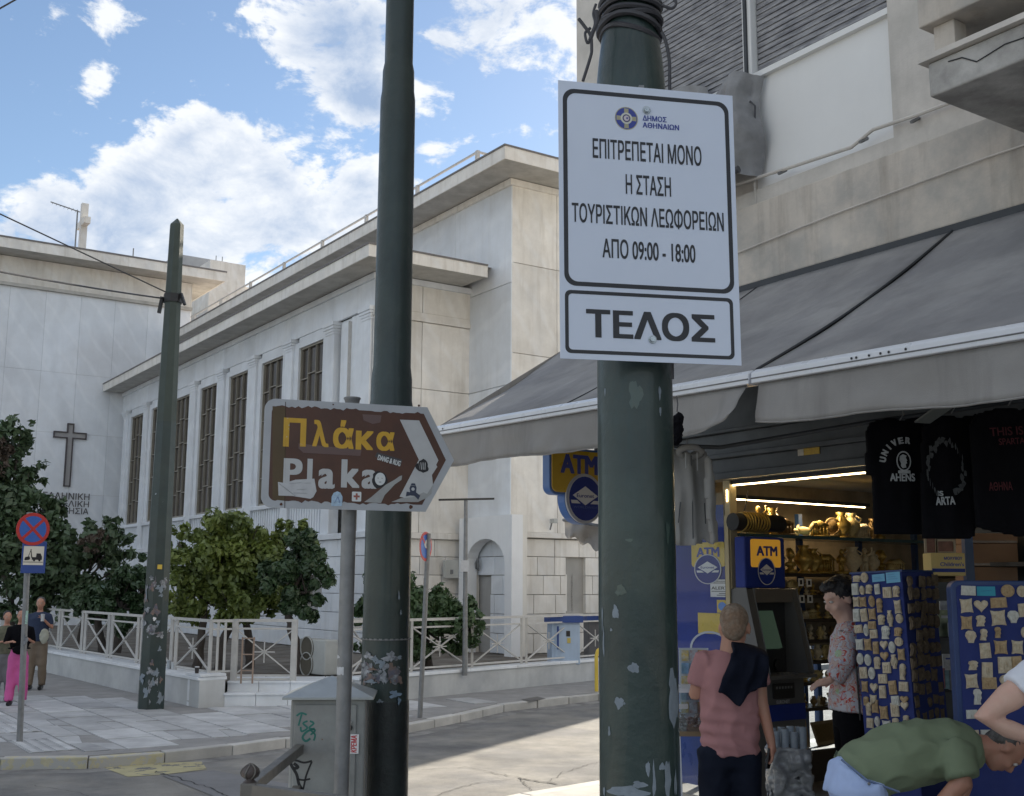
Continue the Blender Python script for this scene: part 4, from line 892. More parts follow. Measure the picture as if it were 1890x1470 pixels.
# worn, ragged edge along the top and bottom of the brown face
rg=[]
for (ax,ay),(bx,by) in zip(inn,inn[1:]+inn[:1]):
    L_=math.hypot(bx-ax,by-ay); k=1 if (L_<.12 or abs(ay-by)>.02) else 46
    for i in range(k):
        s=i/k; j=(random.choice((0,0,0,.004,-.006,.008,-.003)) if k>1 and 0<i else 0)*(1 if ay>-.2 else -1); rg.append((ax+(bx-ax)*s,ay+(by-ay)*s+j))
mb=MB(); mb.prism(rg,0,.0009,Md); mk('brown_face',mb,M_bro,dg)
mb=MB(); mb.prism([hp(503,750),hp(528,752),hp(527,925),hp(503,922)],0,.0012,Md); mk('replaced_strip',mb,mat('faded_olive_brown',(.085,.055,.022),.5,.12,8),dg)
mb=MB(); mb.bar(Md@Vector((*hp(527,742),.0014)),Md@Vector((*hp(525.5,938),.0014)),.003,.001); mk('seam',mb,mat('rust_seam',(.05,.025,.015),.8),dg)
def dline(s,x0,x1,yb,yt,m,bold=.03,d=.0018):
    a=hp(x0,yb); b=hp(x0,yt); xx=hp(x1,(yb+yt)/2)[0]; return letters(s,Md,a[0],a[1],xx,b[1],m,dg,d,bold)
def dtxt(chars,m,bold):
    for s,x0_,x1_,yb,yt in chars: dline(s,x0_,x1_,yb,yt,m,bold,.002)
dtxt([('Π',522,565,824.5,771),('λ',576,607,826,775),('ά',614,653,829,775),('κ',656,689,830,795),('α',694,728,832,796.5)],M_sy,.035)
dtxt([('P',522,558,897,846),('l',566,576.5,897,847),('a',587,618,902,865),('k',629,664,900,848),('a',667,698,902,867)],M_sw,.035)
mb=MB(); mb.prism([hp(*p) for p in ((738,775),(773.5,776.5),(809,850),(772,927),(737.5,917),(773,849))],0,.0016,Md); mk('chevron',mb,M_sw,dg)
M_pap=mat('torn_white_paper',(.50,.51,.53),.7,.12,20); M_pk=mat('peeled_grey_backing',(.34,.35,.35),.6,.12,12)
def dpatch(nm,pts,m,d): mb=MB(); mb.prism([hp(*p) for p in pts],0,d,Md); return mk(nm,mb,m,dg)
dpatch('peeled_patch',[(672,927),(685,918),(700,905),(712,895),(728,886),(738,879),(742,878),(741,886),(728,895),(718,906),(710,914),(703,929)],M_pk,.002)
dpatch('peeled_patch',[(722,927),(740,920),(760,918),(780,910),(790,890),(794,883),(799,893),(796,912),(786,920),(771,927)],M_pk,.0022)
dpatch('peeled_patch',[(772,905),(779,885),(786,872),(803,856),(807,862),(797,877),(799,895),(788,912)],M_sw,.0024)
dpatch('overpaint_bar',[(551,819),(667,831),(665,842),(560,836),(551,828)],mat('mauve_overpaint',(.13,.085,.08),.6,.1),.0021)
dpatch('overpaint_bar',[(669,765),(704,767),(702,780),(688,783),(671,776)],mat('mauve_overpaint',(.13,.085,.08),.6,.1),.0013)
pp=dpatch('torn_paper_note',[(513,890),(525,892),(545,886),(580,884),(584,907),(578,918),(573,921),(540,916),(514,915)],M_pap,.0035)
for k,(a,b) in enumerate((((534,893),(556,891)),((562,892),(574,892)),((548,904),(566,903)),((542,910),(566,911)))): mb=MB(); mb.bar(Md@Vector((*hp(*a),.0037)),Md@Vector((*hp(*b),.0037)),.0035,.0008); mk('scribble',mb,mat('faint_ink',(.22,.23,.26),.8),pp)
mb=MB(); mb.bar(Md@Vector((*hp(515,893),.0042)),Md@Vector((*hp(545,916),.0042)),.006,.001); mk('fold',mb,M_pk,pp)
# tag sticker with scrawled capitals
tg=dpatch('graffiti_sticker',[(692,843),(696,835),(742,849),(739,861)],mat('sticker_charcoal',(.06,.06,.065),.6,.3,40),.0025)
Mt=Md@Matrix.Translation((*hp(696,849),0))@Matrix.Rotation(R_(-14),4,'Z'); letters('DANG & RUG',Mt,0,0,.125,.028,mat('sticker_white',(.62,.65,.66),.6),tg,.003,.04)
# round sticker of a smiling bald face, dark hood
cx,cy=hp(700,886)
fs=MB(); fs.prism([(cx+x,cy+y) for x,y in irregular(20,.041,.043,.15,3)],0,.003,Md); st=mk('face_sticker',fs,M_signb,dg)
fs=MB(); fs.prism(circ(cx+.004,cy+.004,.028,20,.033),.003,.0034,Md); mk('face',fs,mat('sticker_white',(.62,.65,.66),.6),st)
for dx,dy,w2,h2 in ((-.009,.009,.008,.003),(.012,.009,.008,.003),(.002,-.011,.018,.003)):
    fs=MB(); fs.prism([(cx+.002+dx-w2/2,cy+dy),(cx+.002+dx,cy+dy-h2),(cx+.002+dx+w2/2,cy+dy),(cx+.002+dx,cy+dy+h2*.3)],.0034,.0037,Md); mk('face_line',fs,M_signb,st)
# blue ghost-shaped sticker, square sticker, two on the chevron
gx,gy=hp(622,921); fs=MB(); fs.prism([(gx-.028,gy-.038),(gx+.026,gy-.036),(gx+.028,gy+.01),(gx+.016,gy+.032),(gx,gy+.038),(gx-.018,gy+.03),(gx-.028,gy+.01)],0,.003,Md); st=mk('pale_blue_sticker',fs,mat('sticker_pale_blue',(.38,.52,.66),.6,.3,50),dg)
fs=MB(); fs.bar(Md@Vector((gx-.012,gy-.02,.0032)),Md@Vector((gx+.004,gy+.012,.0032)),.005,.001); fs.bar(Md@Vector((gx+.004,gy+.012,.0032)),Md@Vector((gx+.014,gy-.02,.0032)),.005,.001); mk('scribble',fs,M_blue,st)
gx,gy=hp(658,917); fs=MB(); fs.prism(rrect(gx-.024,gy-.025,gx+.024,gy+.025,.005,3),0,.003,Md); st=mk('square_sticker',fs,mat('sticker_white',(.62,.65,.66),.6),dg)
fs=MB(); fs.prism([(gx-.016,gy-.004),(gx-.005,gy-.004),(gx-.005,gy-.016),(gx+.005,gy-.016),(gx+.005,gy-.004),(gx+.016,gy-.004),(gx+.016,gy+.006),(gx+.005,gy+.006),(gx+.005,gy+.017),(gx-.005,gy+.017),(gx-.005,gy+.006),(gx-.016,gy+.006)],.003,.0034,Md); mk('printed_mark',fs,mat('print_rust_red',(.3,.1,.08),.6),st)
gx,gy=hp(779,861); fs=MB(); fs.prism([(gx+x,gy+y) for x,y in irregular(18,.034,.034,.25,5)],0,.003,Md); st=mk('striped_sticker',fs,M_signb,dg)
for k in range(4): fs=MB(); fs.bar(Md@Vector((gx-.02+k*.012,gy+.02,.0033)),Md@Vector((gx-.012+k*.009,gy-.018,.0033)),.0035,.0008); mk('stripe',fs,M_sw,st)
gx,gy=hp(762,906)
fs=MB(); fs.prism([(gx+x*.042,gy+y*.042) for x,y in ((-.35,-.6),(-.9,-.75),(-.8,-.15),(-.35,-.2),(-.45,.3),(-.2,.9),(.25,.9),(.45,.35),(.4,-.2),(.95,-.6),(.7,-1.1),(.2,-.65))],0,.003,Md); st=mk('figure_sticker',fs,mat('sticker_navy',(.035,.045,.08),.6,.2,60),dg)
fs=MB(); fs.prism(circ(gx,gy+.008,.009,10),.003,.0034,Md); mk('face',fs,M_sw,st); fs=MB(); fs.bar(Md@Vector((gx-.012,gy+.026,.0033)),Md@Vector((gx+.012,gy+.026,.0033)),.004,.001); mk('stripe',fs,M_sw,st)
for x,y,r in ((773,749,.006),(615,747,.004),(640,757,.004),(758,936,.010),(519,931,.007)): gx,gy=hp(x,y); fs=MB(); fs.prism([(gx+a,gy+b) for a,b in irregular(10,r,r,.4,x)],0,.0022,Md); mk('rust_spot',fs,mat('rust_dark',(.09,.04,.025),.8,.3,30),dg)
# post and cap, stickers on the post
prp=[(.0395,-.05),(.039,3.0)]; zc_=atY(642,745,5.96).z
mb=MB(); mb.tube([(0,0,-.05),(0,0,zc_)],.0385,20); mk('post',mb,M_galv,dg,smooth=True)
zt_=atY(642,735,5.96).z; mb=MB(); mb.lathe([(.036,zc_-.01),(.041,zt_-.012),(.046,zt_-.004),(.044,zt_+.002)],20); mk('post_cap',mb,M_galv,dg,smooth=True)
for x,y,w_,h_ in ((615,1186,.025,.03),(620,1212,.06,.03),(628,1238,.05,.04)): on_pole(dg,db,lambda z:.0387,x,y,w_,h_,M_pap,x,'sticker_scrap',.3,sq=(y>1230))
for z_ in (hp(640,770)[1],hp(640,915)[1]):
    zz=(DP.P.z+z_); mb=MB(); mb.tube([(.044*math.cos(a),.044*math.sin(a),zz) for a in [2*math.pi*k/20 for k in range(21)]],.005,5); mb.bar((0,-.035,zz),(0,-.06,zz),.02); mk('clamp',mb,M_galv,dg)
# ================================================================== SMALL SIGNS
def nostop(name,label,pbase,ptop,px,py,rx,ry,az,cross,plate):
    b=Vector(pbase); t=thing(name,label,'sign',b)
    mb=MB(); mb.tube([(0,0,-.02),Vector(ptop)-b],.036,12); mk('pole',mb,M_galv,t,smooth=True)
    c=atY(px,py,b.y-.02*1); fr=(py-pbase[2])
    Y=(b+(Vector(ptop)-b)*.8).y-.06; c=atY(px,py,Y); pl=Plane(c,az); M=Matrix.Translation(-b)@pl.M; r=.002+ry*Y/2128
    R_c=mat('sign_red',(.42,.03,.03),.4,.1); B_c=mat('sign_blue',(.03,.11,.42),.4,.08)
    mb=MB(); mb.prism(circ(0,0,r,32),-.004,0,M); mk('disc',mb,R_c,t); mb=MB(); mb.prism(circ(0,0,r*.80,32),0,.002,M); mk('blue_field',mb,B_c,t)
    for a in ((45,-45) if cross else (-45,)):
        ca,sa=math.cos(R_(a)),math.sin(R_(a)); w2,h2=r*.82,r*.085; mb=MB(); mb.prism([(x*ca-y*sa,x*sa+y*ca) for x,y in ((-w2,-h2),(w2,-h2),(w2,h2),(-w2,h2))],.002,.004 if a>0 else .0045,M); mk('red_bar',mb,R_c,t)
    return t,pl,M,r,Y,b
t,pl,M,r,Y,b=nostop('no_stopping_sign','round blue and red no-stopping sign above a tow-away plate on the left kerb',gnd(36,1370),tuple(atY(55,946,14.25)),61,977,23,30,50,True,True)
h=lambda x,y: pl.hit(x,y)
mb=MB(); a=h(38,1058); c=h(87,1000); mb.prism([(a[0],a[1]),(c[0],a[1]),(c[0],c[1]),(a[0],c[1])],-.008,-.004,M); pt=mk('tow_plate',mb,mat('plate_blue',(.03,.07,.27),.4,.1),t)
a2=h(42,1043); c2=h(82,1009); mb=MB(); mb.prism([(a2[0],a2[1]),(c2[0],a2[1]),(c2[0],c2[1]),(a2[0],c2[1])],-.004,-.002,M); mk('white_panel',mb,mat('plate_cream',(.62,.60,.54),.5,.06),pt)
w2=c2[0]-a2[0]; h2=c2[1]-a2[1]; q=lambda x,y:(a2[0]+x*w2,a2[1]+y*h2)
def blk(pts): mb=MB(); mb.prism([q(*p) for p in pts],-.002,-.0005,M); mk('tow_truck_pictogram',mb,M_signb,pt)
blk([(.42,.28),(.92,.28),(.92,.45),(.84,.62),(.64,.62),(.62,.42),(.42,.42)]); blk([(.44,.40),(.36,.85),(.33,.84),(.39,.38)]); blk([(.36,.85),(.22,.42),(.24,.41),(.38,.82)])
blk([(.06,.30),(.1,.42),(.3,.46),(.34,.34),(.3,.27),(.08,.24)]); blk([(.5,.2),(.58,.2),(.6,.3),(.48,.3)]); blk([(.76,.2),(.84,.2),(.86,.3),(.74,.3)]); blk([(.02,.14),(.98,.14),(.98,.17),(.02,.17)])
on_pole(t,b,lambda z:.037,47,1140,.07,.16,mat('green_white_poster',(.35,.5,.42),.7,.5,60),2,'poster_scrap',.2,Y=14.2,sq=True); on_pole(t,b,lambda z:.037,46,1182,.07,.12,M_post,4,'poster_scrap',.5,Y=14.2)
t,pl,M,r,Y,b=nostop('no_parking_sign','blue and red no-parking disc turned nearly edge-on on a thin pole by the far kerb',gnd(775,1325),tuple(atY(791,985,16.9)),786,1009,9,27,20.5,False,False)
mb=MB(); mb.prism([(-.07,.02),(-.02,.09),(.04,.11),(.0,.02),(.05,-.03),(-.03,-.02)],.005,.006,M); mk('torn_sticker',mb,M_sw,t)
for y in (1080,1105,1130): on_pole(t,b,lambda z:.037,787-(y-1080)*.08,y,.07,.2,mat('weathered_white_sticker',(.5,.46,.42),.7,.3,20,col2=(.3,.16,.1),c2amt=.8,c2s=10),y,'sticker_scrap',.2,sq=True)
t=thing('street_lamp','thin grey post with a long flat crossbar standing behind the far fence','lamp post',atY(858,1233,20.6)); b=t.location
b.z=.34; mb=MB(); tp_=atY(860,924,20.6)-b; mb.tube([(0,0,-.02),(tp_.x,tp_.y,tp_.z)],[.05,.035],10); mk('post',mb,M_galv,t,smooth=True)
mb=MB(); p0=atY(811,923,20.3)-b; p1=atY(911,921,20.9)-b; mb.bar(p0,p1,.06,.035); mk('crossbar',mb,M_black,t)
mb=MB(); c=atY(858,1045,20.55)-b; mb.cbox(c,(.14,.08,.2)); mk('sticker_band',mb,M_pap,t)
# ================================================================== CABINET, RAILING
cb=Vector((atY(608,1400,6.75).x,6.75,0)); t=thing('utility_cabinet','rusty grey street cabinet with pyramid lid and graffiti behind the grey signpost','utility cabinet',cb,R_(4))
M_cab=mat('cabinet_grey_paint',(.28,.29,.28),.5,.14,5,.1,60,col2=(.16,.16,.155),c2amt=.5,c2s=3,streak=.35,scol=(.16,.09,.05),peel=((.17,.08,.04),.685,7))
ztop=atY(608,1290,6.6).z; hx=.208
mb=MB(); mb.box(-hx,hx,-.17,.2,.0,ztop); mk('body',mb,M_cab,t,bevel=.012)
mb=MB(); mb.box(-hx+.022,hx-.05,-.182,-.17,.1,ztop-.03); d_=mk('door',mb,M_cab,t,bevel=.004)
lx=hx-.055; zk=atY(657,1344,6.57).z; mb=MB(); mb.prism(circ(0,0,.016,14),0,.012,Matrix(((1,0,0,lx-.03),(0,0,-1,-.182),(0,1,0,zk),(0,0,0,1)))); mk('lock',mb,M_black,d_)
mb=MB(); mb.prism(circ(0,0,.009,10),0,.02,Matrix(((1,0,0,lx-.03),(0,0,-1,-.182),(0,1,0,zk+.03),(0,0,0,1)))); mk('lock_cover',mb,M_sw,d_)
mb=MB(); e=.045; zr=ztop; mb.box(-hx-e,hx+e,-.17-e,.2+e,zr,zr+.012); mb.add([(-hx-e,-.17-e,zr+.012),(hx+e,-.17-e,zr+.012),(hx+e,.2+e,zr+.012),(-hx-e,.2+e,zr+.012),(0,.015,zr+.115)],[(0,1,4),(1,2,4),(2,3,4),(3,0,4)]); mk('lid',mb,mat('galvanised_lid',(.36,.38,.38),.38,.12,8,.05,40,metal=.3,streak=.2),t)
Mc=Matrix(((1,0,0,0),(0,0,-1,-.182),(0,1,0,0),(0,0,0,1)))
z0=atY(655,1392,6.57).z; z1=atY(655,1356,6.57).z; xs=.12
mb=MB(); mb.prism([(xs,z0),(xs+.055,z0),(xs+.055,z1),(xs,z1)],0,.001,Mc); st=mk('sticker',mb,mat('sticker_clean_white',(.7,.7,.7),.5),d_)
Mk=Mc@Matrix.Translation((xs+.044,z0+.006,0))@Matrix.Rotation(R_(90),4,'Z'); letters('КРЕМА',Mk,0,0,z1-z0-.012,.033,mat('print_red',(.5,.03,.04),.5),st,.0016,.04,shear=.15)
def stroke(pts,w_,m,nm='graffiti_stroke'):
    P=[Vector((x,-.1835,z)) for x,z in pts]; q=[]
    for i in range(len(P)-1):
        p0,p1,p2,p3=P[max(i-1,0)],P[i],P[i+1],P[min(i+2,len(P)-1)]
        for j in range(4): s=j/4; q.append(.5*((2*p1)+(-p0+p2)*s+(2*p0-5*p1+4*p2-p3)*s*s+(-p0+3*p1-3*p2+p3)*s**3))
    q.append(P[-1]); mb=MB(); 
    n=Vector((0,-1,0)); V=[]
    for i,p in enumerate(q):
        d=(q[min(i+1,len(q)-1)]-q[max(i-1,0)]).normalized(); s=d.cross(n)*w_/2; V+=[p+s,p-s]
    mb.add(V,[(2*i,2*i+1,2*i+3,2*i+2) for i in range(len(q)-1)]); mk(nm,mb,m,d_)
G=mat('graffiti_teal',(.02,.16,.13),.5,.2); K=mat('graffiti_black',(.02,.02,.022),.6,.2)
def gp(*pts): return [((x-608)/2128*6.6,1.9-(y-1078.5)*6.6/2128) for x,y in pts]
stroke(gp((552,1313),(560,1308),(570,1311)),.010,G); stroke(gp((561,1310),(558,1322),(556,1330)),.010,G); stroke(gp((572,1322),(564,1326),(572,1334),(562,1340),(560,1332)),.010,G)
stroke(gp((576,1322),(583,1326),(575,1334),(586,1338),(578,1346)),.010,G); stroke(gp((585,1335),(572,1340),(564,1350),(570,1357),(578,1352)),.012,G); stroke(gp((578,1338),(586,1346),(584,1356)),.010,G)
stroke(gp((543,1391),(553,1390),(568,1394),(582,1391)),.011,K); stroke(gp((542,1392),(548,1402),(556,1415),(560,1430),(566,1440)),.016,K); stroke(gp((582,1392),(573,1415),(568,1440),(560,1470)),.010,K); stroke(gp((556,1422),(568,1424),(580,1422)),.010,K); stroke(gp((550,1395),(558,1402),(550,1404)),.016,K)
M_rl=mat('railing_bronze_grey',(.15,.14,.125),.45,.15,8,.1,60,metal=.2)
rb=Vector((atY(461,1440,5.3).x,5.3,0)); t=thing('pedestrian_railing','grey-brown street railing with a bud-shaped finial at the lower left corner','railing',rb)
zt=atY(461,1444,5.3).z; zf=atY(461,1410,5.3).z
mb=MB(); mb.box(-.035,.035,-.035,.035,-.02,zt); mk('post',mb,M_rl,t,bevel=.006)
mb=MB(); hh=zf-zt; mb.lathe([(.032,zt),(.02,zt+hh*.12),(.018,zt+hh*.2),(.034,zt+hh*.35),(.040,zt+hh*.52),(.034,zt+hh*.72),(.018,zt+hh*.9),(.003,zf)],16); f=mk('finial',mb,mat('finial_dark_bronze',(.07,.055,.05),.5,.2,20,.2,60),t,smooth=True)
for k in range(6):
    a=k*math.pi/3; mb=MB(); mb.tube([(rr_*math.cos(a+tw),rr_*math.sin(a+tw),z) for rr_,tw,z in ((.02,0,zt+hh*.2),(.036,.12,zt+hh*.35),(.042,.24,zt+hh*.52),(.036,.36,zt+hh*.72),(.019,.5,zt+hh*.9),(.004,.6,zf))],.0035,5); mk('petal_edge',mb,M_rl,f,smooth=True)
e1=atY(545,1366,7.1)-rb; e2=atY(560,1366,7.1)-rb; zr=zt-.03
for (a,b_) in (((0,0,zr),(-.02,3.2,zr)),((0,0,zr),(1.0,-.55,zr-.02)),((0,0,.12),(-.02,3.2,.12)),((0,0,.12),(1.0,-.55,.12)),((-.005,.02,.15),(-.02,1.6,zr-.05)),((-.01,1.6,.15),(-.02,3.2,zr-.05)),((-.01,1.6,zr-.05),(-.02,3.2,.15)),((0,.02,zr-.05),(-.01,1.6,.15))):
    mb=MB(); mb.bar(a,b_,.045,.05); mk('rail',mb,M_rl,t,bevel=.004)
for y_ in (1.6,3.2): mb=MB(); mb.box(-.055,.015,y_-.035,y_+.035,-.02,zt); mk('post',mb,M_rl,t,bevel=.006)
# ================================================================== YARD EQUIPMENT
M_ac=mat('ac_white_enamel',(.45,.46,.44),.5,.1,4,.03); ab=gnd(588,1262,.34)
ab=Vector((atY(590,1225,20.3).x,20.3,.36)); t=thing('air_conditioner','white outdoor air-conditioning unit with two round fans beside the small orange tree','air conditioner',ab,R_(-48))
ht=atY(590,1180,20.3).z-.36
mb=MB(); mb.box(-.42,.42,-.17,.17,0,ht); mk('casing',mb,M_ac,t,bevel=.02)
for z in (ht*.28,ht*.74):
    Mf=Matrix(((1,0,0,-.14),(0,0,-1,-.17),(0,1,0,z),(0,0,0,1))); mb=MB(); mb.prism(circ(0,0,.2,24,.205),0,.012,Mf); g=mk('fan_opening',mb,mat('fan_dark',(.10,.088,.066),.7),t)
    mb=MB(); mb.ring(circ(0,0,.2,24,.205),circ(0,0,.185,24,.19),.012,.025,Mf); mk('fan_grille',mb,M_ac,g)
M_eb=mat('cabinet_pale_blue',(.36,.46,.60),.5,.08,3,streak=.15); M_bl=mat('cabinet_blue_roof',(.02,.06,.24),.5,.1)
def ecab(lbl,px0,px1,py0,Y,dark=False):
    a=atY(px0,1230,Y); b_=atY(px1,1230,Y); zt=atY(px0,py0,Y).z; c=Vector(((a.x+b_.x)/2,Y+.2,.34)); t=thing('electric_cabinet',lbl,'electric cabinet',c,R_(12)); hw_=(b_.x-a.x)/2
    mb=MB(); mb.box(-hw_,hw_,-.2,.2,0,zt-.34-.1); mk('body',mb,M_eb if not dark else mat('cabinet_dark_grey',(.10,.10,.11),.5,.1),t,bevel=.01)
    mb=MB(); mb.box(-hw_-.05,hw_+.05,-.26,.25,zt-.34-.1,zt-.34+.03); mk('roof',mb,M_bl,t)
    if not dark:
        mb=MB(); mb.box(-hw_+.06,hw_-.06,-.212,-.2,.08,zt-.34-.14); dd=mk('door',mb,M_eb,t,bevel=.004); mb=MB(); mb.box(.02,.09,-.22,-.212,.42,.52); mk('warning_label',mb,mat('label_yellow',(.5,.4,.1),.5),dd); mb=MB(); mb.box(-.0,.08,-.22,-.212,.55,.66); mk('black_label',mb,M_black,dd); mb=MB(); mb.box(-hw_+.1,-hw_+.14,-.22,-.212,.3,.75); mk('blue_print',mb,M_bl,dd)
ecab('pale blue electric cabinet with blue roof behind the far fence',1014,1068,1140,23.2)
ecab('dark-bodied cabinet with blue roof, half hidden by the near green pole',1082,1135,1138,24.3,True)
t=thing('yellow_hoop','yellow painted steel hoop standing on the far pavement by the near pole','bollard',gnd(1101,1276)); mb=MB(); mb.tube([(0,0,-.02),(0,0,.62),(.03,.02,.72),(.12,.05,.78),(.5,.3,.78),(.6,.35,.72),(.63,.37,.62),(.63,.37,-.02)],.035,10); mk('tube',mb,mat('yellow_paint',(.62,.45,.06),.5,.15),t,smooth=True)
for lbl,px,py,h_,r_,c_ in (('black paper coffee cup standing on the end of the garden wall',363,1248,.13,.035,(.03,.025,.025)),('clear plastic cup standing on the garden wall beside the octagonal pole',319,1236,.11,.035,(.5,.52,.53)),('dented clear plastic cup, left of the other cup by the octagonal pole',311,1235,.13,.035,(.42,.45,.47))):
    p=gnd(px,py,.465); t=thing('drinks_cup',lbl,'cup',p,0); mb=MB(); mb.lathe([(r_*.75,0),(r_,h_)],14); mk('cup_body',mb,mat('cup_%d'%px,c_,.4),t,smooth=True); mb=MB(); mb.lathe([(r_*1.05,h_),(r_*1.05,h_+.012),(r_*.8,h_+.018)],14); mk('cup_lid',mb,M_sw,t)
t=thing('metal_frame','thin rusty metal stand in the yard behind the garden gate','metal stand',gnd(455,1262,.34)); 
for dx in (-.09,.09): mb=MB(); mb.tube([(dx,0,0),(dx,0,.72)],.015,6); mk('leg',mb,mat('rusty_tube',(.3,.22,.17),.7,.2),t)
for z in (.2,.45,.7): mb=MB(); mb.bar((-.09,0,z),(.09,0,z),.018); mk('rung',mb,mat('rusty_tube',(.3,.22,.17),.7,.2),t)
t=thing('wall_box','small white electrical box on the end wall beside the porch','electrical box',wd(14.1,UL-.12,2.05),TH); mb=MB(); mb.box(-.2,.2,-.1,.0,0,.42); mk('box',mb,M_ac,t,bevel=.01); mb=MB(); mb.box(-.05,.02,-.12,-.1,.1,.2); mk('latch',mb,M_galv,t)
t=thing('security_camera','small white camera on a bracket near the porch top','camera',wd(15.75,UH-.1,3.38),TH); mb=MB(); mb.box(-.05,.05,-.18,0,-.05,.05); mk('housing',mb,M_ac,t); mb=MB(); mb.bar((0,-.02,-.03),(0,.05,-.2),.025); mk('bracket',mb,M_galv,t)
# ================================================================== SHOP BUILDING
sb=thing('shop_building','grey concrete corner building with roller shutters and a balcony above the souvenir shop','building',(0,0,0),TH)
M_con=mat('weathered_concrete',(.55,.50,.44),.85,.14,1.6,.25,45,col2=(.38,.365,.34),c2amt=.8,c2s=2.6,streak=.75,scol=(.24,.205,.17))
M_con2=mat('smooth_concrete_render',(.61,.575,.53),.8,.12,1.8,.2,60,col2=(.44,.42,.385),c2amt=.7,c2s=1.6,streak=.4,scol=(.36,.34,.31))
M_white=mat('white_infill_panel',(.74,.74,.73),.6,.05,1.2,.03,30,streak=.06,scol=(.5,.5,.48))
M_shut=mat('old_roller_shutter',(.30,.30,.31),.5,.3,9,.05,60,col2=(.10,.10,.115),c2amt=.75,c2s=5,vstretch=.15)
M_dark=mat('shop_dark_metal',(.028,.032,.038),.5,.25,5,.1,40)
M_blues=mat('shop_blue_paint',(.02,.055,.15),.45,.15,5)
VF=6.7; VS=7.1; US=8.15
def bx(nm,d,m,par=sb,**k): mb=MB(); mb.box(*d); return mk(nm,mb,m,par,**k)
bx('wall_pier',(VF,VF+.5,8.36,8.76,4.34,19),M_con2); bx('wall_pier',(VF,VF+.5,-9,4.97,4.34,19),M_con2); bx('end_wall',(VF+.5,16,8.4,8.76,2.95,19),M_con2)
bx('wall_core',(VF+.35,16,-9,8.4,4.34,19),M_dark)
bx('beam',(VF-.04,VF+.34,-9,8.78,4.34,5.0),M_con,bevel=.01); bx('beam_ledge',(VF-.02,VF+.3,-9,8.77,5.0,5.12),M_con2)
bx('infill_panel',(VF+.05,VF+.1,4.97,6.36,5.12,6.1),M_white); bx('infill_wall',(VF+.07,VF+.3,6.36,8.36,5.12,6.1),M_con2)
bx('sill_bar',(VF-.0,VF+.08,4.97,8.36,6.1,6.15),M_white); bx('mullion',(VF+.02,VF+.12,6.36,6.46,6.15,10.5),M_white,bevel=.01); bx('mullion_track',(VF+.0,VF+.02,6.395,6.425,6.15,10.5),M_dark)
for a,b in ((4.99,6.35),(6.47,8.35)):
    mb=MB(); z=6.16; X=VF+.1
    while z<10.4: mb.box(X-.012,X+.02,a,b,z,z+.036); mb.box(X,X+.02,a,b,z+.036,z+.05); z+=.05
    o=mk('roller_shutter',mb,M_shut,sb); o['kind']='stuff'
    mb=MB(); mb.box(X+.02,X+.03,a,b,6.15,10.5); mk('shutter_backing',mb,M_dark,sb)
def ltube(nm,pts,r,m,par,n=7,**k): mb=MB(); mb.tube(pts,r,n); return mk(nm,mb,m,par,smooth=True,**k)
ltube('wall_pipe',[(VF-.06,6.6,5.22),(VF-.06,5.9,5.18),(VF-.06,5.3,5.15),(VF-.06,5.1,5.22),(VF-.06,4.7,5.2),(VF-.06,3.0,5.17),(VF-.06,-3,5.1)],.014,M_con2,sb)
for u in (6.0,5.2,4.75): ltube('pipe_clip',[(VF-.09,u,5.15),(VF,u,5.2)],.014,M_galv,sb,5)
ltube('wall_cable',[(VF-.06,8.7,4.72),(VF-.06,6.6,4.62),(VF-.06,5.5,4.68),(VF-.06,4.2,4.72),(VF-.06,1,4.7)],.007,M_con2,sb)
ltube('wall_cable',[(VF-.02,6.32,4.9),(VF-.02,6.33,5.4),(VF-.03,6.36,5.8),(VF-.02,6.33,6.1)],.012,M_con2,sb)
ltube('cable_loop',[(VF-.08,6.34,5.78),(VF-.1,6.27,5.86),(VF-.1,6.22,5.8),(VF-.08,6.25,5.65),(VF-.06,6.27,5.5)],.008,M_cable,sb)
# balcony at the right edge
bx('balcony_slab',(5.6,VF-.002,-6,3.89,4.76,4.97),mat('balcony_concrete',(.44,.43,.41),.85,.2,2.5,.5,30,col2=(.22,.21,.20),c2amt=.7,c2s=3,streak=.3,scol=(.2,.19,.18)),bevel=.012)
mb=MB(); mb.tube([(5.596,3.75-.09*i,4.93-.03*i+.02*math.sin(i*1.9)) for i in range(3)]+[(5.596,3.5-.11*i,4.87+.012*i+.012*math.sin(i*2.3)) for i in range(9)],.004,4); mk('crack',mb,M_dark,sb)
bx('balcony_ledge',(5.56,VF-.002,-6,3.93,4.975,5.01),M_con2); bx('balcony_post',(5.63,5.75,3.72,3.86,5.01,5.2),M_con,bevel=.006); bx('balcony_inner_wall',(6.3,VF-.003,-6,3.85,5.01,5.2),M_dark)
bx('balcony_beam',(5.57,VF-.003,-6,3.92,5.2,5.9),M_con,bevel=.01)
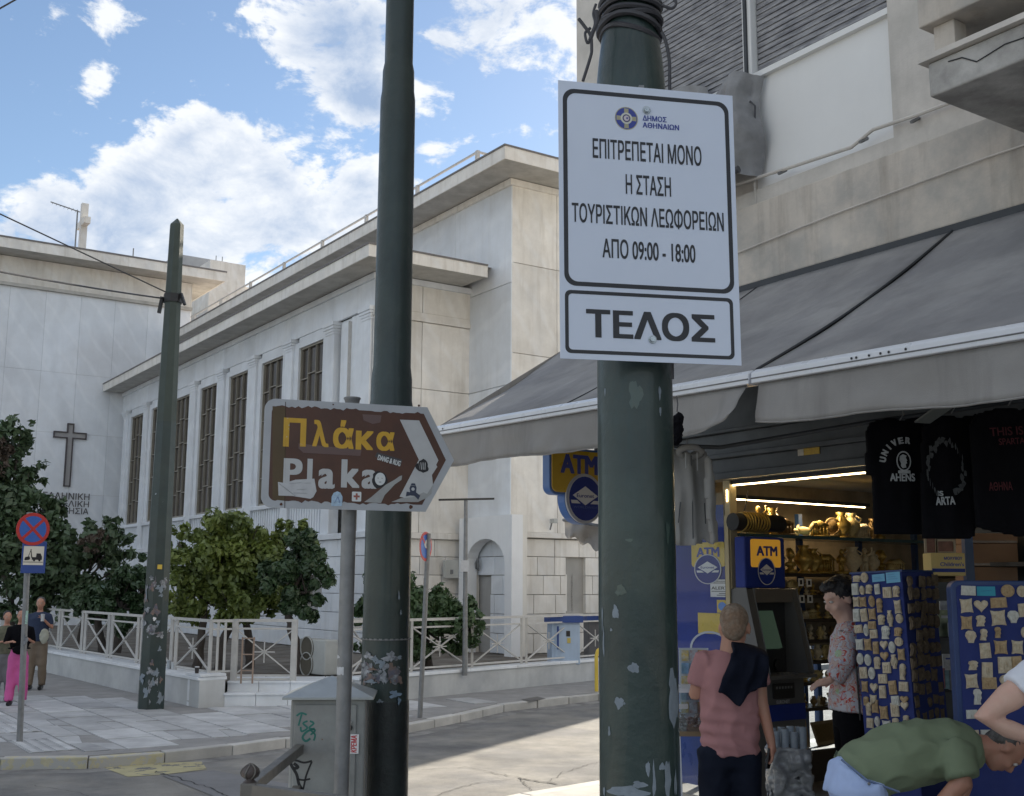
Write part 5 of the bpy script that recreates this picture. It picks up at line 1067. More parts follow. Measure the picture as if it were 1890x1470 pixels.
# rolled-up grey tarpaulin hanging on the wall
tt=thing('wrapped_tarpaulin','bundled grey tarpaulin hanging on the wall beside the white panel','tarpaulin',(0,0,0),TH)
mb=MB(); n=44
def tarp(u0,u1,z0,z1,nm,sd):
    V=[];F=[]
    for i in range(n+1):
        for j in range(n+1):
            s,t_=i/n,j/n; u=u0+(u1-u0)*s; z=z0+(z1-z0)*t_; k=noise.fractal(Vector((s*3+sd,t_*1.3,sd)),1,2,4)
            V.append((VF-.04-.22*math.sin(math.pi*min(1,s*1.02))**.5*(1.0-.35*t_)+k*.12-.05*abs(noise.noise(Vector((s*7,t_*2,sd)))),u+.03*math.sin(t_*9+sd)+k*.06,z+.03*math.sin(s*9)+.05*noise.noise(Vector((s*4,t_,sd)))))
    F=[(i*(n+1)+j,(i+1)*(n+1)+j,(i+1)*(n+1)+j+1,i*(n+1)+j+1) for i in range(n) for j in range(n)]
    mb=MB(); mb.add(V,F); return mk(nm,mb,mat('grey_tarpaulin',(.20,.20,.205),.55,.2,4,.3,30,col2=(.33,.33,.33),c2amt=.4,c2s=3),tt,smooth=True)
tarp(6.2,7.0,5.2,6.1,'tarp_fold',1.3); tarp(6.85,8.3,5.25,6.25,'tarp_fold',4.1); ltube('tie_rope',[(VF-.33,6.2,5.2),(VF-.4,6.6,5.15),(VF-.38,7.6,5.18),(VF-.2,8.3,5.25)],.03,M_cable,tt)
# ------------------------------------------------------------------ awning
aw=thing('awning','wide grey fabric awning with white front rail and hanging valance over the shop','awning',(0,0,0),TH)
M_aw=mat('awning_grey_fabric',(.225,.22,.222),.85,.16,1.6,.35,160,col2=(.34,.33,.32),c2amt=.7,c2s=1.3,streak=.3,scol=(.12,.11,.11)); M_val=mat('valance_grey_fabric',(.31,.30,.29),.85,.12,2.2,.3,200,streak=.45,scol=(.13,.125,.12),transl=.12)
M_alu=mat('white_aluminium_rail',(.66,.68,.72),.3,.06,4,.02,30)
def zb(u): return 3.05+(u-4.51)*.022
UA0,UA1,US_=-2.5,8.06,4.50   # right end, left end, seam between the two awnings
def canvas(u0,u1,w0,w1):
    V=[];F=[];nu,nv=40,16
    for i in range(nu+1):
        for j in range(nv+1):
            s,t_=i/nu,j/nv; ub=u0+(u1-u0)*s; uw=w0+(w1-w0)*s; u=ub+(uw-ub)*t_; v=4.72+(VF-.03-4.72)*t_; z=zb(u)+.06+(4.30-zb(u)-.06)*t_-.05*math.sin(math.pi*t_)+(.014*math.sin(s*23)+.035*noise.noise(Vector((u*1.1,t_*2.5,3)))+.012*noise.noise(Vector((u*4,t_*1.5,7))))*math.sin(math.pi*t_)
            V.append((v,u,z))
    F=[(i*(nv+1)+j,(i+1)*(nv+1)+j,(i+1)*(nv+1)+j+1,i*(nv+1)+j+1) for i in range(nu) for j in range(nv)]
    mb=MB(); mb.add(V,F); o=mk('canvas',mb,M_aw,aw,smooth=True); so_=o.modifiers.new('s','SOLIDIFY'); so_.thickness=.004
canvas(US_+.012,UA1,US_+.012,8.72); canvas(UA0,US_-.012,UA0,US_-.012)
for u in (US_,2.2,6.3):
    ltube('seam',[(4.72+(VF-.03-4.72)*t_,u,zb(u)+.068+(4.30-zb(u)-.06)*t_-.05*math.sin(math.pi*t_)) for t_ in [k/10 for k in range(11)]],.010 if u==US_ else .004,M_dark,aw,5)
bx('wall_flashing',(VF-.06,VF-.04,UA0,8.74,4.27,4.335),M_dark,aw)
for a,b in ((US_+.01,UA1+.02),(UA0,US_-.01)):
    mb=MB(); P=[(4.66,-.0),(4.76,-.0),(4.76,.075),(4.70,.085),(4.66,.06)]
    V=[(x,a,zb(a)-.02+z) for x,z in P]+[(x,b,zb(b)-.02+z) for x,z in P]; k=5
    mb.add(V,[tuple(range(k)),tuple(range(2*k-1,k-1,-1))]+[(i,k+i,k+(i+1)%k,(i+1)%k) for i in range(k)]); mk('front_rail',mb,M_alu,aw,bevel=.006)
    ltube('rail_groove',[(4.658,a,zb(a)+.008),(4.658,b,zb(b)+.008)],.004,M_galv,aw,4)
for u in (3.55,3.6,3.67,3.75,3.78,3.45,7.9): mb=MB(); mb.ell((4.657,u,zb(u)+.024),(.005,.007,.007),nu=8,nv=5); mk('screw',mb,M_dark,aw,smooth=True)
def valance(u0,u1,sd,flare=0):
    V=[];nu,nv=70,8
    for i in range(nu+1):
        for j in range(nv+1):
            s,t_=i/nu,j/nv; u=u0+(u1-u0)*s; k=noise.noise(Vector((u*2.1,sd,0)))*.09+noise.noise(Vector((u*7,sd,t_*2)))*.035
            e=math.exp(-abs(u-(u0 if flare>0 else u1))*3)*abs(flare)
            V.append((4.69+k*t_-.0*t_-e*.12*t_,u,zb(u)-.02-.255*t_*(1+.04*math.sin(u*5+sd))+e*.07*t_))
    F=[(i*(nv+1)+j,(i+1)*(nv+1)+j,(i+1)*(nv+1)+j+1,i*(nv+1)+j+1) for i in range(nu) for j in range(nv)]
    mb=MB(); mb.add(V,F); o=mk('valance',mb,M_val,aw,smooth=True); so_=o.modifiers.new('s','SOLIDIFY'); so_.thickness=.003
    ltube('valance_hem',[V[i*(nv+1)+nv] for i in range(0,nu+1)],.005,M_val,aw,4)
valance(US_+.05,UA1+.02,1.1,.9); valance(UA0,US_-.04,5.2,-.6)
# left return of the awning and folding arms
V=[(4.70,UA1+.02,zb(UA1)+.05),(VF-.03,8.72,4.28),(VF-.03,8.72,4.22),(4.70,UA1+.02,zb(UA1)-.01)]; mb=MB(); mb.add(V,[(0,1,2,3)]); mk('end_hem',mb,M_val,aw)
for u in (7.3,5.2,2.6): mb=MB(); mb.bar((VF,u,3.75),(5.8,u-.5,3.45),.05,.03); mb.bar((5.8,u-.5,3.45),(4.76,u,zb(u)+.01),.045,.03); mk('folding_arm',mb,M_galv,aw)
mb=MB(); mb.box(4.62,4.78,US_-.03,US_+.03,zb(US_)-.42,zb(US_)-.02); 
# torn cloth below the hanging ATM sign
tc_=thing('torn_awning_cloth','crumpled strip of torn grey cloth hanging below the hanging ATM sign','cloth',(0,0,0),0)
V=[];n=16
for i in range(n+1):
    for j in range(8):
        s,t_=i/n,j/7; top=(1042+75*s,962+14*s); bot=(1043+75*s,988+34*s+5*math.sin(s*19)); x=top[0]+(bot[0]-top[0])*t_; y=top[1]+(bot[1]-top[1])*t_; V.append(atY(x,y,10.3+.09*math.sin(s*9+t_*4)+.05*t_-.5*s))
mb=MB(); mb.add(V,[(i*8+j,(i+1)*8+j,(i+1)*8+j+1,i*8+j+1) for i in range(n) for j in range(7)]); mk('cloth_strip',mb,M_val,tc_,smooth=True)
ltube('cloth_pole',[atY(1040,960,10.35),atY(1130,975,9.7)],.015,M_galv,tc_)
# ------------------------------------------------------------------ ground floor shell
M_floor=mat('shop_floor_tile',(.36,.33,.28),.35,.12,2,.1,30)
bx('floor',(VS-.15,13,-6,US+.05,.0,.14),M_floor,sb); bx('ceiling',(VS,13,-6,8.4,2.92,3.0),mat('shop_ceiling',(.34,.33,.30),.7,.1),sb)
bx('back_wall',(12.6,12.8,-6,8.4,.14,2.92),mat('shop_inner_wall',(.30,.27,.22),.7,.15),sb); bx('fascia_wall',(VS+.02,VS+.3,-9,8.35,2.98,4.34),M_dark,sb)
# rolled shutter housing: ridged dark metal over the opening
mb=MB()
for k,(x,z0,z1) in enumerate(((VS-.16,2.80,2.86),(VS-.13,2.86,2.98),(VS-.18,2.98,3.02),(VS-.12,3.02,3.2),(VS-.17,3.2,3.23),(VS-.1,3.23,3.6))): mb.box(x,VS+.02,-4,8.2,z0,z1)
mk('shutter_housing',mb,mat('dark_grey_metal',(.075,.085,.095),.4,.3,4,.05,30,metal=.3),sb,bevel=.005)
a=atv(1483,834,VS-.14); mb=MB(); mb.box(VS-.138,VS-.132,a.y-.16,a.y+.0,a.z-.03,a.z+.03); mk('warning_sticker',mb,mat('label_orange_yellow',(.50,.33,.04),.5,.2,40),sb)
mb=MB(); mb.box(VS-.14,VS-.137,a.y+.0,a.y+.06,a.z-.03,a.z+.03); mk('warning_sticker',mb,mat('label_cream',(.5,.47,.4),.5,.2,40),sb)
for u in (8.1,7.12): bx('shop_post',(VS-.05,VS+.03,u-.04,u+.04,.0,2.9),M_blues if u>8 else mat('lit_brass_trim',(.42,.36,.22),.4,.1),sb)
bx('corner_post',(VS-.05,VS+.1,US+.0,US+.1,0,2.95),M_blues,sb)
for v in (8.0,9.3,10.6,11.9): bx('window_mullion',(v,v+.06,US,US+.06,.14,2.92),M_blues,sb)
bx('window_base',(VS+.1,12.6,US,US+.1,.0,.32),mat('window_base_grey',(.3,.3,.3),.6,.1),sb)
bx('window_backing',(VS+.11,12.6,US-.01,US+.02,1.30,2.925),mat('tan_backing',(.24,.20,.14),.7,.25,3,col2=(.12,.09,.06),c2amt=.6,c2s=2.5),sb)  # opaque panel added to block bright daylight behind the shelves
for v0,v1 in ((VS+.11,7.99),(8.07,9.29),(9.37,10.59),(10.67,11.89)): bx('window_pane',(v0,v1,US+.03,US+.036,.33,2.9),glass('clear_glass'),sb)
# lamps: two warm strips
M_led=mat('warm_light_strip',(1,.75,.4),.5,0,emit=9,ecol=(1,.72,.36))
lt=thing('light_strip','warm white light strip along the top of the shop opening','light strip',(0,0,0),TH); bx('tube',(VS-.01,VS+.0,4.6,7.08,2.755,2.764),M_led,lt); bx('holder',(VS-.03,VS+.02,4.6,7.08,2.766,2.80),M_dark,lt)
lt=thing('light_strip','second warm light strip running into the shop above the golden shelves','light strip',(0,0,0),TH); bx('tube',(7.45,9.3,7.46,7.47,2.676,2.685),M_led,lt); bx('holder',(7.4,9.35,7.44,7.50,2.686,2.72),M_dark,lt)
al_=bpy.data.lights.new('strip_light','AREA'); al_.shape='RECTANGLE'; al_.size=1.8; al_.size_y=.04; al_.energy=7; al_.color=(1,.74,.42); ao=bpy.data.objects.new('strip_light',al_); COL.objects.link(ao); ao.parent=lt; ao.location=(8.37,7.46,2.66)
lt=thing('light_strip','lit brass-coloured vertical strip at the edge of the poster glass','light strip',(0,0,0),TH); bx('tube',(VS-.058,VS-.052,7.105,7.112,2.62,2.72),M_led,lt); bx('trim',(VS-.07,VS-.052,7.09,7.135,.3,2.5),mat('lit_brass_trim',(.42,.36,.22),.4,.1),lt)
# ------------------------------------------------------------------ poster window (blue, ATM print)
M_b1=mat('atm_blue',(.014,.034,.23),.5,.12,4,.02,10,spec=.3); M_y1=mat('atm_yellow',(.56,.40,.06),.3,.12,5); M_o1=mat('atm_orange_yellow',(.62,.33,.03),.35,.08,5,emit=.12,ecol=(.8,.4,.05))
pw=thing('poster_window','blue window poster with a yellow ATM square behind the hanging hoodie','poster',(0,0,0),TH)
Mv=Matrix(((0,0,-1,VS-.03),(-1,0,0,0),(0,1,0,0),(0,0,0,1)))   # local x -> -u
def pv(x,y): q=atv(x,y,VS-.03); return (-q.y,q.z)
bx('poster_sheet',(VS-.028,VS-.02,7.13,8.06,1.3,2.6),M_b1,pw); bx('poster_sheet',(VS-.028,VS-.02,7.13,8.06,.2,1.3),mat('poster_lower_blue',(.015,.045,.20),.3,.2,3),pw)
a=pv(1277,1047); b=pv(1338,1000); mb=MB(); mb.prism(rrect(a[0],a[1],b[0],b[1],.03,4),0,.002,Mv); mk('yellow_square',mb,M_y1,pw)
a=pv(1286,1029); b=pv(1328,1010); letters('ATM',Mv,a[0],a[1],b[0],b[1],M_blue,pw,.004,.04)
def logo(t,M,cx,cy,rx,ry,big=False,txt=True):
    mb=MB(); mb.prism(circ(cx,cy,rx,28,ry),.003,.005,M); d=mk('logo_disc',mb,M_b1,t); mb=MB(); mb.ring(circ(cx,cy,rx,28,ry),circ(cx,cy,rx*.93,28,ry*.94),.005,.007,M); mk('logo_rim',mb,mat('logo_grey_white',(.45,.47,.52),.4,.05),d)
    mb=MB(); mb.prism([(cx-rx*.72,cy+ry*.12),(cx,cy+ry*.52),(cx+rx*.72,cy+ry*.12),(cx,cy-ry*.28)],.006,.008,M); mk('logo_diamond',mb,mat('logo_white',(.6,.62,.66),.4,.05),d)
    for s in (-1,1): mb=MB(); mb.prism([(cx+s*rx*.78,cy-ry*.22),(cx+s*rx*.28,cy-ry*.22),(cx+s*rx*.48,cy-ry*.08),(cx+s*rx*.82,cy-ry*.08)],.006,.0075,M); mk('logo_bar',mb,mat('logo_white',(.6,.62,.66),.4,.05),d)
    if txt: letters('Euronet',M,cx-rx*.5,cy+ry*.04,cx+rx*.5,cy+ry*.2,M_blue,d,.0085,.02); 
    if big: letters('WORLDWIDE',M,cx-rx*.68,cy-ry*.42,cx+rx*.68,cy-ry*.32,mat('logo_mid_blue',(.06,.12,.4),.4),d,.0075,0)
c=pv(1307,1051); logo(pw,Mv,c[0],c[1],.085*2,.13,txt=True)
a=pv(1289,1169); b=pv(1345,1133); mb=MB(); mb.prism([(a[0],a[1]),(b[0],a[1]),(b[0],b[1]),(a[0],b[1])],0,.002,Mv); mk('yellow_square',mb,M_y1,pw)
c=pv(1312,1200); mb=MB(); mb.ring(circ(c[0],c[1],.26,30,.16),circ(c[0],c[1],.235,30,.143),0,.003,Mv); mk('pale_ring',mb,mat('logo_grey_white',(.45,.47,.52),.4,.05),pw)
a=pv(1312,1102); b=pv(1351,1070); mb=MB(); mb.prism([(a[0],a[1]),(b[0],a[1]),(b[0],b[1]),(a[0],b[1])],0,.003,Mv); al=mk('notice',mb,mat('notice_white',(.62,.62,.63),.5,.03),pw)
h_=b[1]-a[1]; letters('ALERT!!',Mv,a[0]+.012,a[1]+h_*.42,b[0]-.01,a[1]+h_*.60,M_signb,al,.004,.02)
for k,(f0,f1,t0) in enumerate(((.1,.88,.9),(.06,.92,.8),(.05,.95,.32),(.4,.85,.2),(.3,.9,.1))): mb=MB(); mb.prism([(a[0]+(b[0]-a[0])*f0,a[1]+h_*t0-.004),(a[0]+(b[0]-a[0])*f1,a[1]+h_*t0-.004),(a[0]+(b[0]-a[0])*f1,a[1]+h_*t0+.004),(a[0]+(b[0]-a[0])*f0,a[1]+h_*t0+.004)],.003,.0045,Mv); mk('printed_line',mb,M_galv,al)
a=pv(1324,1131); b=pv(1343,1108); mb=MB(); mb.prism([(a[0],a[1]),(b[0],a[1]),(b[0],b[1]),(a[0],b[1])],0,.003,Mv); n_=mk('small_notice',mb,M_y1,pw); mb=MB(); mb.prism(circ((a[0]+b[0])/2,(a[1]+b[1])/2,(b[0]-a[0])*.38,16,h_*.25),.003,.005,Mv); mk('notice_disc',mb,mat('notice_mid_blue',(.08,.2,.5),.4),n_)
bx('window_glass',(VS-.05,VS-.045,7.14,8.06,.2,2.7),glass('poster_glass',(.96,.98,1),.03,.03),pw)
# ------------------------------------------------------------------ hanging ATM sign
hs_=thing('hanging_sign','yellow and blue ATM light box with a round blue disc hanging under the awning','hanging sign',(0,0,0),TH)
UI=7.75; Mh=Matrix(((1,0,0,0),(0,0,-1,UI),(0,1,0,0),(0,0,0,1)))
def ph(x,y): q=atu(x,y,UI); return (q.x,q.z)
a=ph(1014,912); b=ph(1014,824); x1=a[0]+.66; zt=b[1]
mb=MB(); mb.prism(rrect(a[0]-.0,a[1],x1,zt,.07,6),-.10,0,Mh); mk('box_side',mb,mat('lightbox_blue_side',(.07,.16,.42),.35,.08),hs_,bevel=.006)
mb=MB(); mb.prism(rrect(a[0]+.02,a[1]+.02,x1-.02,zt-.02,.055,6),0,.012,Mh); mk('yellow_face',mb,mat('lightbox_yellow',(.52,.34,.03),.3,.12,4,coat=.3),hs_,bevel=.005)
c0=ph(1033,873); c1=ph(1099,842); lw_=(ph(1056,860)[0]-ph(1033,860)[0]); letters('ATM',Mh,c0[0],c0[1],c0[0]+.40,c1[1]-.005,M_blue,hs_,.014,.05)
c=ph(1077,921); R1=ph(1077,875)[1]-c[1]
mb=MB(); mb.prism(circ(c[0],c[1],.205,36,R1+.004),-.10,.0,Mh); mk('disc_side',mb,mat('lightbox_blue_side',(.07,.16,.42),.35,.08),hs_)
Mh2=Mh@Matrix.Translation((0,0,.012)); mb=MB(); mb.prism(circ(c[0],c[1],.2,36,R1),0,.02,Mh); mk('disc_rim',mb,mat('logo_grey_white',(.45,.47,.52),.4,.05),hs_); logo(hs_,Matrix(((1,0,0,0),(0,0,-1,UI-.02),(0,1,0,0),(0,0,0,1))),c[0],c[1],.188,R1*.94,True)
ltube('hanger',[(x1-.1,UI+.07,zt),(x1-.1,UI+.07,3.6)],.02,M_galv,hs_); ltube('hanger',[(a[0]+.15,UI+.07,zt),(a[0]+.15,UI+.07,3.5)],.02,M_galv,hs_)
# ------------------------------------------------------------------ cash machine (its front turned towards the street end)
at=thing('cash_machine','dark grey and blue cash machine with an orange-yellow ATM panel on top','cash machine',(0,0,0),TH)
UM=6.9; Ma=Matrix(((1,0,0,0),(0,0,-1,UM),(0,1,0,0),(0,0,0,1)))
def pa(x,y,u=UM): q=atu(x,y,u); return (q.x,q.z)
xa,_=pa(1376,1085); xb,_=pa(1470,1085); zh0=pa(1400,1086)[1]; zh1=pa(1400,991)[1]; xh,_=pa(1449,1030)
M_ag=mat('atm_grey_plastic',(.10,.102,.105),.45,.08,3,.04,60); M_ad=mat('atm_dark_plastic',(.03,.032,.036),.4,.1,3)
bx('header',(xa-.0,xh,UM-.0,UM+.12,zh0,zh1),M_b1,at,bevel=.015)
bx('cabinet',(xa+.02,xb,UM+.12,UM+.2,.14,zh0-.002),M_ag,at,bevel=.01)
a=pa(1386,1047); b=pa(1439,997); mb=MB(); mb.prism(rrect(a[0],a[1],b[0],b[1],.02,4),0,.006,Ma); sq=mk('yellow_square',mb,M_o1,at)
a=pa(1395,1026); b=pa(1433,1009); letters('ATM',Ma,a[0],a[1],b[0],b[1],M_blue,at,.009,.045); c=pa(1413,1055); logo(at,Matrix(((1,0,0,0),(0,0,-1,UM-.007),(0,1,0,0),(0,0,0,1))),c[0],c[1],.105,.115)
# hood: side cheeks sloping out, recess with screen, keypad, shelf
zs0=pa(1400,1245)[1]; prof=[(UM+.12,zh0-.004),(UM-.0,zh0-.004),(UM-.02,zh0-.1),(UM-.14,zs0+.12),(UM-.16,zs0),(UM+.12,zs0)]
for x0,x1 in ((xa,xa+.09),(xb-.07,xb)):
    V=[(x0,u,z) for u,z in prof]+[(x1,u,z) for u,z in prof]; k=len(prof); mb=MB(); mb.add(V,[tuple(range(k)),tuple(range(2*k-1,k-1,-1))]+[(i,(i+1)%k,k+(i+1)%k,k+i) for i in range(k)]); mk('side_cheek',mb,M_ag,at,bevel=.008)
bx('hood_top',(xa+.09,xb-.07,UM-.02,UM+.12,zh0-.12,zh0-.004),mat('atm_warm_grey',(.11,.10,.09),.5,.05),at,bevel=.006); bx('recess_back',(xa+.09,xb-.07,UM+.08,UM+.12,zs0,zh0-.12),M_ad,at)
mb=MB(); Msr=Matrix.Translation(((xa+xb)/2-.06,UM+.03,zs0+.36))@Matrix.Rotation(R_(-18),4,'X'); mb.box(-.17,.13,-.02,.02,-.16,.16,Msr); mk('screen',mb,mat('atm_screen',(.05,.07,.055),.15,.1,3,emit=.03,ecol=(.3,.5,.35)),at)
bx('keypad_shelf',(xa+.0,xb,UM-.2,UM+.12,zs0-.03,zs0+.0),M_ag,at,bevel=.008)
for i in range(4):
    for j in range(3): bx('key',(xa+.26+i*.05,xa+.295+i*.05,UM-.15+j*.045,UM-.12+j*.045,zs0+.001,zs0+.008),M_galv,at)
c=pa(1435,1228); mb=MB(); mb.prism(circ(c[0],c[1],.035,18,.05),0,.03,Matrix(((1,0,0,0),(0,0,-1,UM+.02),(0,1,0,0),(0,0,0,1)))); mk('card_slot_ring',mb,M_black,at,bevel=.006)
Ml=Matrix(((1,0,0,0),(0,0,-1,UM-.06),(0,1,0,0),(0,0,0,1))); bx('lower_body',(xa,xb,UM-.05,UM+.12,.14,zs0-.032),M_ag,at,bevel=.01)
a=pa(1418,1290); b=pa(1456,1259); mb=MB(); mb.prism(rrect(a[0],a[1],b[0],b[1],.01,3),-.01,.002,Ml); mk('cash_slot',mb,M_black,at)
for i in range(6): mb=MB(); mb.prism([(a[0]+.03+i*.035,a[1]+.08),(a[0]+.05+i*.035,a[1]+.08),(a[0]+.05+i*.035,a[1]+.1),(a[0]+.03+i*.035,a[1]+.1)],.002,.004,Ml); mk('slot_mark',mb,M_galv,at)
a=pa(1423,1294); b=pa(1447,1287); letters('EURONET',Ml,a[0],a[1]-.02,b[0],b[1]-.015,mat('pale_grey_print',(.45,.46,.48),.5),at,.003,.02)
a=pa(1426,1330); mb=MB(); mb.prism([(xa+.1,a[1]),(xb-.01,a[1]),(xb-.01,pa(1430,1300)[1]),(xa+.1,pa(1430,1300)[1])],-.01,.003,Ml); mk('blue_panel',mb,M_b1,at)
# ------------------------------------------------------------------ golden souvenir shelves
M_shelf=mat('dark_shelf_wood',(.03,.022,.015),.4,.2,6)
sh=thing('souvenir_shelves','tall dark shelf unit crowded with golden figurines against the side window','shelf unit',(0,0,0),TH)
USH=7.55; zs=[.42,.80,1.03,1.22,1.41,1.60,1.82,2.02,2.37]
for i,z in enumerate(zs): bx('shelf',(7.72 if i<8 else 7.25,11.4,USH-.18,USH+.2,z-.03,z),M_shelf if i<8 else mat('glass_shelf_edge',(.05,.10,.12),.2,.1),sh)
for v in (7.74,8.62,9.5,10.4,11.3): bx('upright',(v-.025,v+.025,USH+.15,USH+.2,.14,2.6 if v>8 else 2.02),M_blues,sh)
bx('kick_board',(7.75,11.4,USH-.15,USH-.1,.14,.39),M_shelf,sh)
M_au=[mat('gold_figurine_a',(.42,.29,.08),.35,.3,60,metal=.5),mat('gold_figurine_b',(.50,.40,.19),.5,.3,60,metal=.15),mat('bronze_figurine',(.20,.13,.05),.45,.3,50,metal=.4),mat('pale_alabaster',(.55,.48,.34),.6,.2,50)]
def me_of(name,mb,m):
    me=bpy.data.meshes.new(name); me.from_pydata([tuple(p) for p in mb.v],[],mb.f); me.materials.append(m); me.polygons.foreach_set('use_smooth',[True]*len(me.polygons)); me.update(); return me
def fig_mb(k):
    mb=MB()
    if k==0: mb.lathe([(.3,0),(.2,.06),(.12,.12),(.34,.4),(.36,.55),(.2,.75),(.14,.85),(.22,.98)],10); mb.tube([(.34,0,.6),(.42,0,.75),(.2,0,.86)],.03,5); mb.tube([(-.34,0,.6),(-.42,0,.75),(-.2,0,.86)],.03,5)       # amphora
    if k==1: mb.box(-.5,.5,-.35,.35,0,.1); [mb.tube([(x,-.28,.1),(x,-.28,.62)],.045,6) for x in (-.4,-.2,0,.2,.4)]; mb.box(-.45,.45,-.1,.3,.1,.62); mb.add([(-.52,-.36,.62),(.52,-.36,.62),(0,-.36,.9),(-.52,.36,.62),(.52,.36,.62),(0,.36,.9)],[(0,1,2),(3,5,4),(0,2,5,3),(1,4,5,2),(0,3,4,1)])  # temple
    if k==2: mb.lathe([(.26,0),(.26,.12),(.12,.18),(.1,.28)],10); mb.ell((0,0,.34),(.27,.16,.12),nu=10,nv=6); mb.tube([(0,0,.35),(0,0,.55)],.08,7); mb.ell((0,-.02,.72),(.15,.18,.2),nu=10,nv=7); mb.ell((0,-.19,.7),(.03,.04,.05),nu=6,nv=4); mb.ell((0,.04,.86),(.05,.2,.12),nu=8,nv=5)  # bust with crest
    if k==3: mb.box(-.3,.3,-.3,.3,0,.1); mb.tube([(-.08,0,.1),(-.06,0,.45)],[.09,.1],7); mb.tube([(.1,0,.1),(.06,0,.45)],[.09,.1],7); mb.tube([(0,0,.42),(0,0,.6),(.02,0,.74)],[.15,.17,.07],8,asp=1.2); mb.ell((.02,-.02,.85),(.09,.1,.12),nu=8,nv=6); mb.tube([(.17,0,.68),(.3,-.05,.8),(.28,-.1,.98)],.04,5); mb.tube([(-.16,0,.68),(-.25,-.04,.5),(-.2,-.1,.38)],.045,5)  # statuette
    if k==4: mb.lathe([(.1,0),(.3,.02),(.34,.1),(.1,.14)],12); mb.prism(circ(0,.55,.42,20),-.04,.04,Matrix(((1,0,0,0),(0,0,-1,0),(0,1,0,0),(0,0,0,1)))); mb.ring(circ(0,.55,.42,20),circ(0,.55,.34,20),.04,.07,Matrix(((1,0,0,0),(0,0,-1,0),(0,1,0,0),(0,0,0,1))))  # plate on stand
    if k==5: mb.ell((0,0,.28),(.45,.2,.2),nu=10,nv=6); [mb.tube([(x,y,.2),(x*1.05,y,0)],.05,5) for x in (-.3,.3) for y in (-.1,.1)]; mb.tube([(.36,0,.35),(.52,0,.62)],[.12,.08],6); mb.ell((.6,0,.66),(.14,.07,.08),nu=8,nv=5)  # horse
    return mb
FIG=['amphora','temple model','helmeted bust','statuette','plate on a stand','horse figure']
FME=[[me_of('figurine',fig_mb(k),m) for m in M_au] for k in range(6)]
TONE=['shiny golden','matt sand-coloured','dark bronze','pale cream']
ORD=['lowest','second lowest','third lowest','fourth','fifth','fourth from top','third from top','second from top','top']
nfig=0
for i,z in enumerate(zs):
    if i==0: continue
    v=7.8 if i<8 else 7.32; vmax=9.75; q_=0
    while v<vmax:
        k=random.choice([0,1,2,3,4,5] if i!=7 else [1,1,3,0,2]); mi=random.choice([0,0,1,1,2,3]); hgt={0:.15,1:.11,2:.15,3:.16,4:.15,5:.12}[k]*(1.6 if i==8 else 1.9 if i==7 else 1)*random.uniform(.75,1.05)
        if i in (1,2) : hgt*=.8
        gap=(zs[i+1]-z-.045) if i<8 else .5
        hgt=min(hgt,gap); wd_=hgt*(1.0 if k in (1,5) else .62)
        p=wd(v,USH-.08+random.uniform(-.04,.03),z)
        if nfig<150:
            o=inst('figurine',FME[k][mi],None,p,(0,0,TH+random.uniform(-.5,.5)),(hgt,hgt,hgt),label='%s %s, %s from left on the %s souvenir shelf'%(TONE[mi],FIG[k],nth(q_),ORD[i]),cat='figurine',group='golden figurines on the shop shelves'); nfig+=1; q_+=1
        v+=wd_*.9+.02
# flat brown paper-covered boards and cards on the lowest shelf, white price cards
M_krf=mat('brown_kraft',(.26,.19,.11),.8,.15,8)
for j,(v,w2,h2,rz,tl) in enumerate(((7.9,.34,.24,.1,-.3),(8.35,.3,.3,-.2,-.25),(8.8,.4,.22,.15,-.35),(9.25,.3,.26,0,-.2))):
    t=thing('picture_board',['small brown card leaning at the left end of the lowest shelf','taller brown card leaning in the middle of the lowest shelf','wide brown card leaning further along the lowest shelf','last brown card leaning at the far end of the lowest shelf'][j],'card',wd(v,USH+.05,.42),TH+rz); mb=MB(); mb.box(-w2/2,w2/2,-.005,.005,0,h2,Matrix.Rotation(tl,4,'X')); mk('board',mb,M_krf,t); mb=MB(); mb.box(-w2/2+.03,w2/2-.03,-.008,-.006,.03,h2-.03,Matrix.Rotation(tl,4,'X')); mk('print',mb,M_au[2],t)
for j,(x,y) in enumerate(((1478,1075),(1493,1076),(1480,1106),(1495,1106))):
    p=atu(x,y,USH-.2); t=thing('price_card',['white card with a dark mark, upper left of four','plain white card, upper right of four','white card, lower left of four on the shelf edges','white card, lower right of four on the shelf edges'][j],'price card',wd(p.x,p.y,p.z),TH,'white cards on the shelf edges'); mb=MB(); mb.box(-.035,.035,-.002,.002,-.035,.035); mk('card',mb,M_white,t); mb=MB(); mb.box(-.015,.015,-.004,-.0025,-.02,.02) ; mk('mark',mb,M_signb,t)
# hanging beads and rolled belts by the entrance
bt=thing('bracelet_roll','dark roll hung with shiny gold bracelets above the cash machine','jewellery roll',(0,0,0),TH); zc_=atu(1390,965,7.0).z; v0=atu(1352,965,7.0).x; v1=atu(1440,965,7.0).x
ltube('roll',[(v0,7.0,zc_),(v1,7.0,zc_)],.075,M_black,bt,14)
for i in range(9):
    v=v0+.1+i*.033; mb=MB(); mb.tube([(v+.006*math.sin(a*3+i),7.0+.083*math.sin(a),zc_+.083*math.cos(a)) for a in [2*math.pi*k/18 for k in range(19)]],.008,5); mk('bracelet',mb,M_au[0],bt,smooth=True)
ltube('hanging_cord',[(v0+.25,7.05,2.72),(v0+.2,7.05,2.55),(v0+.1,7.02,zc_+.06)],.006,M_cable,bt)
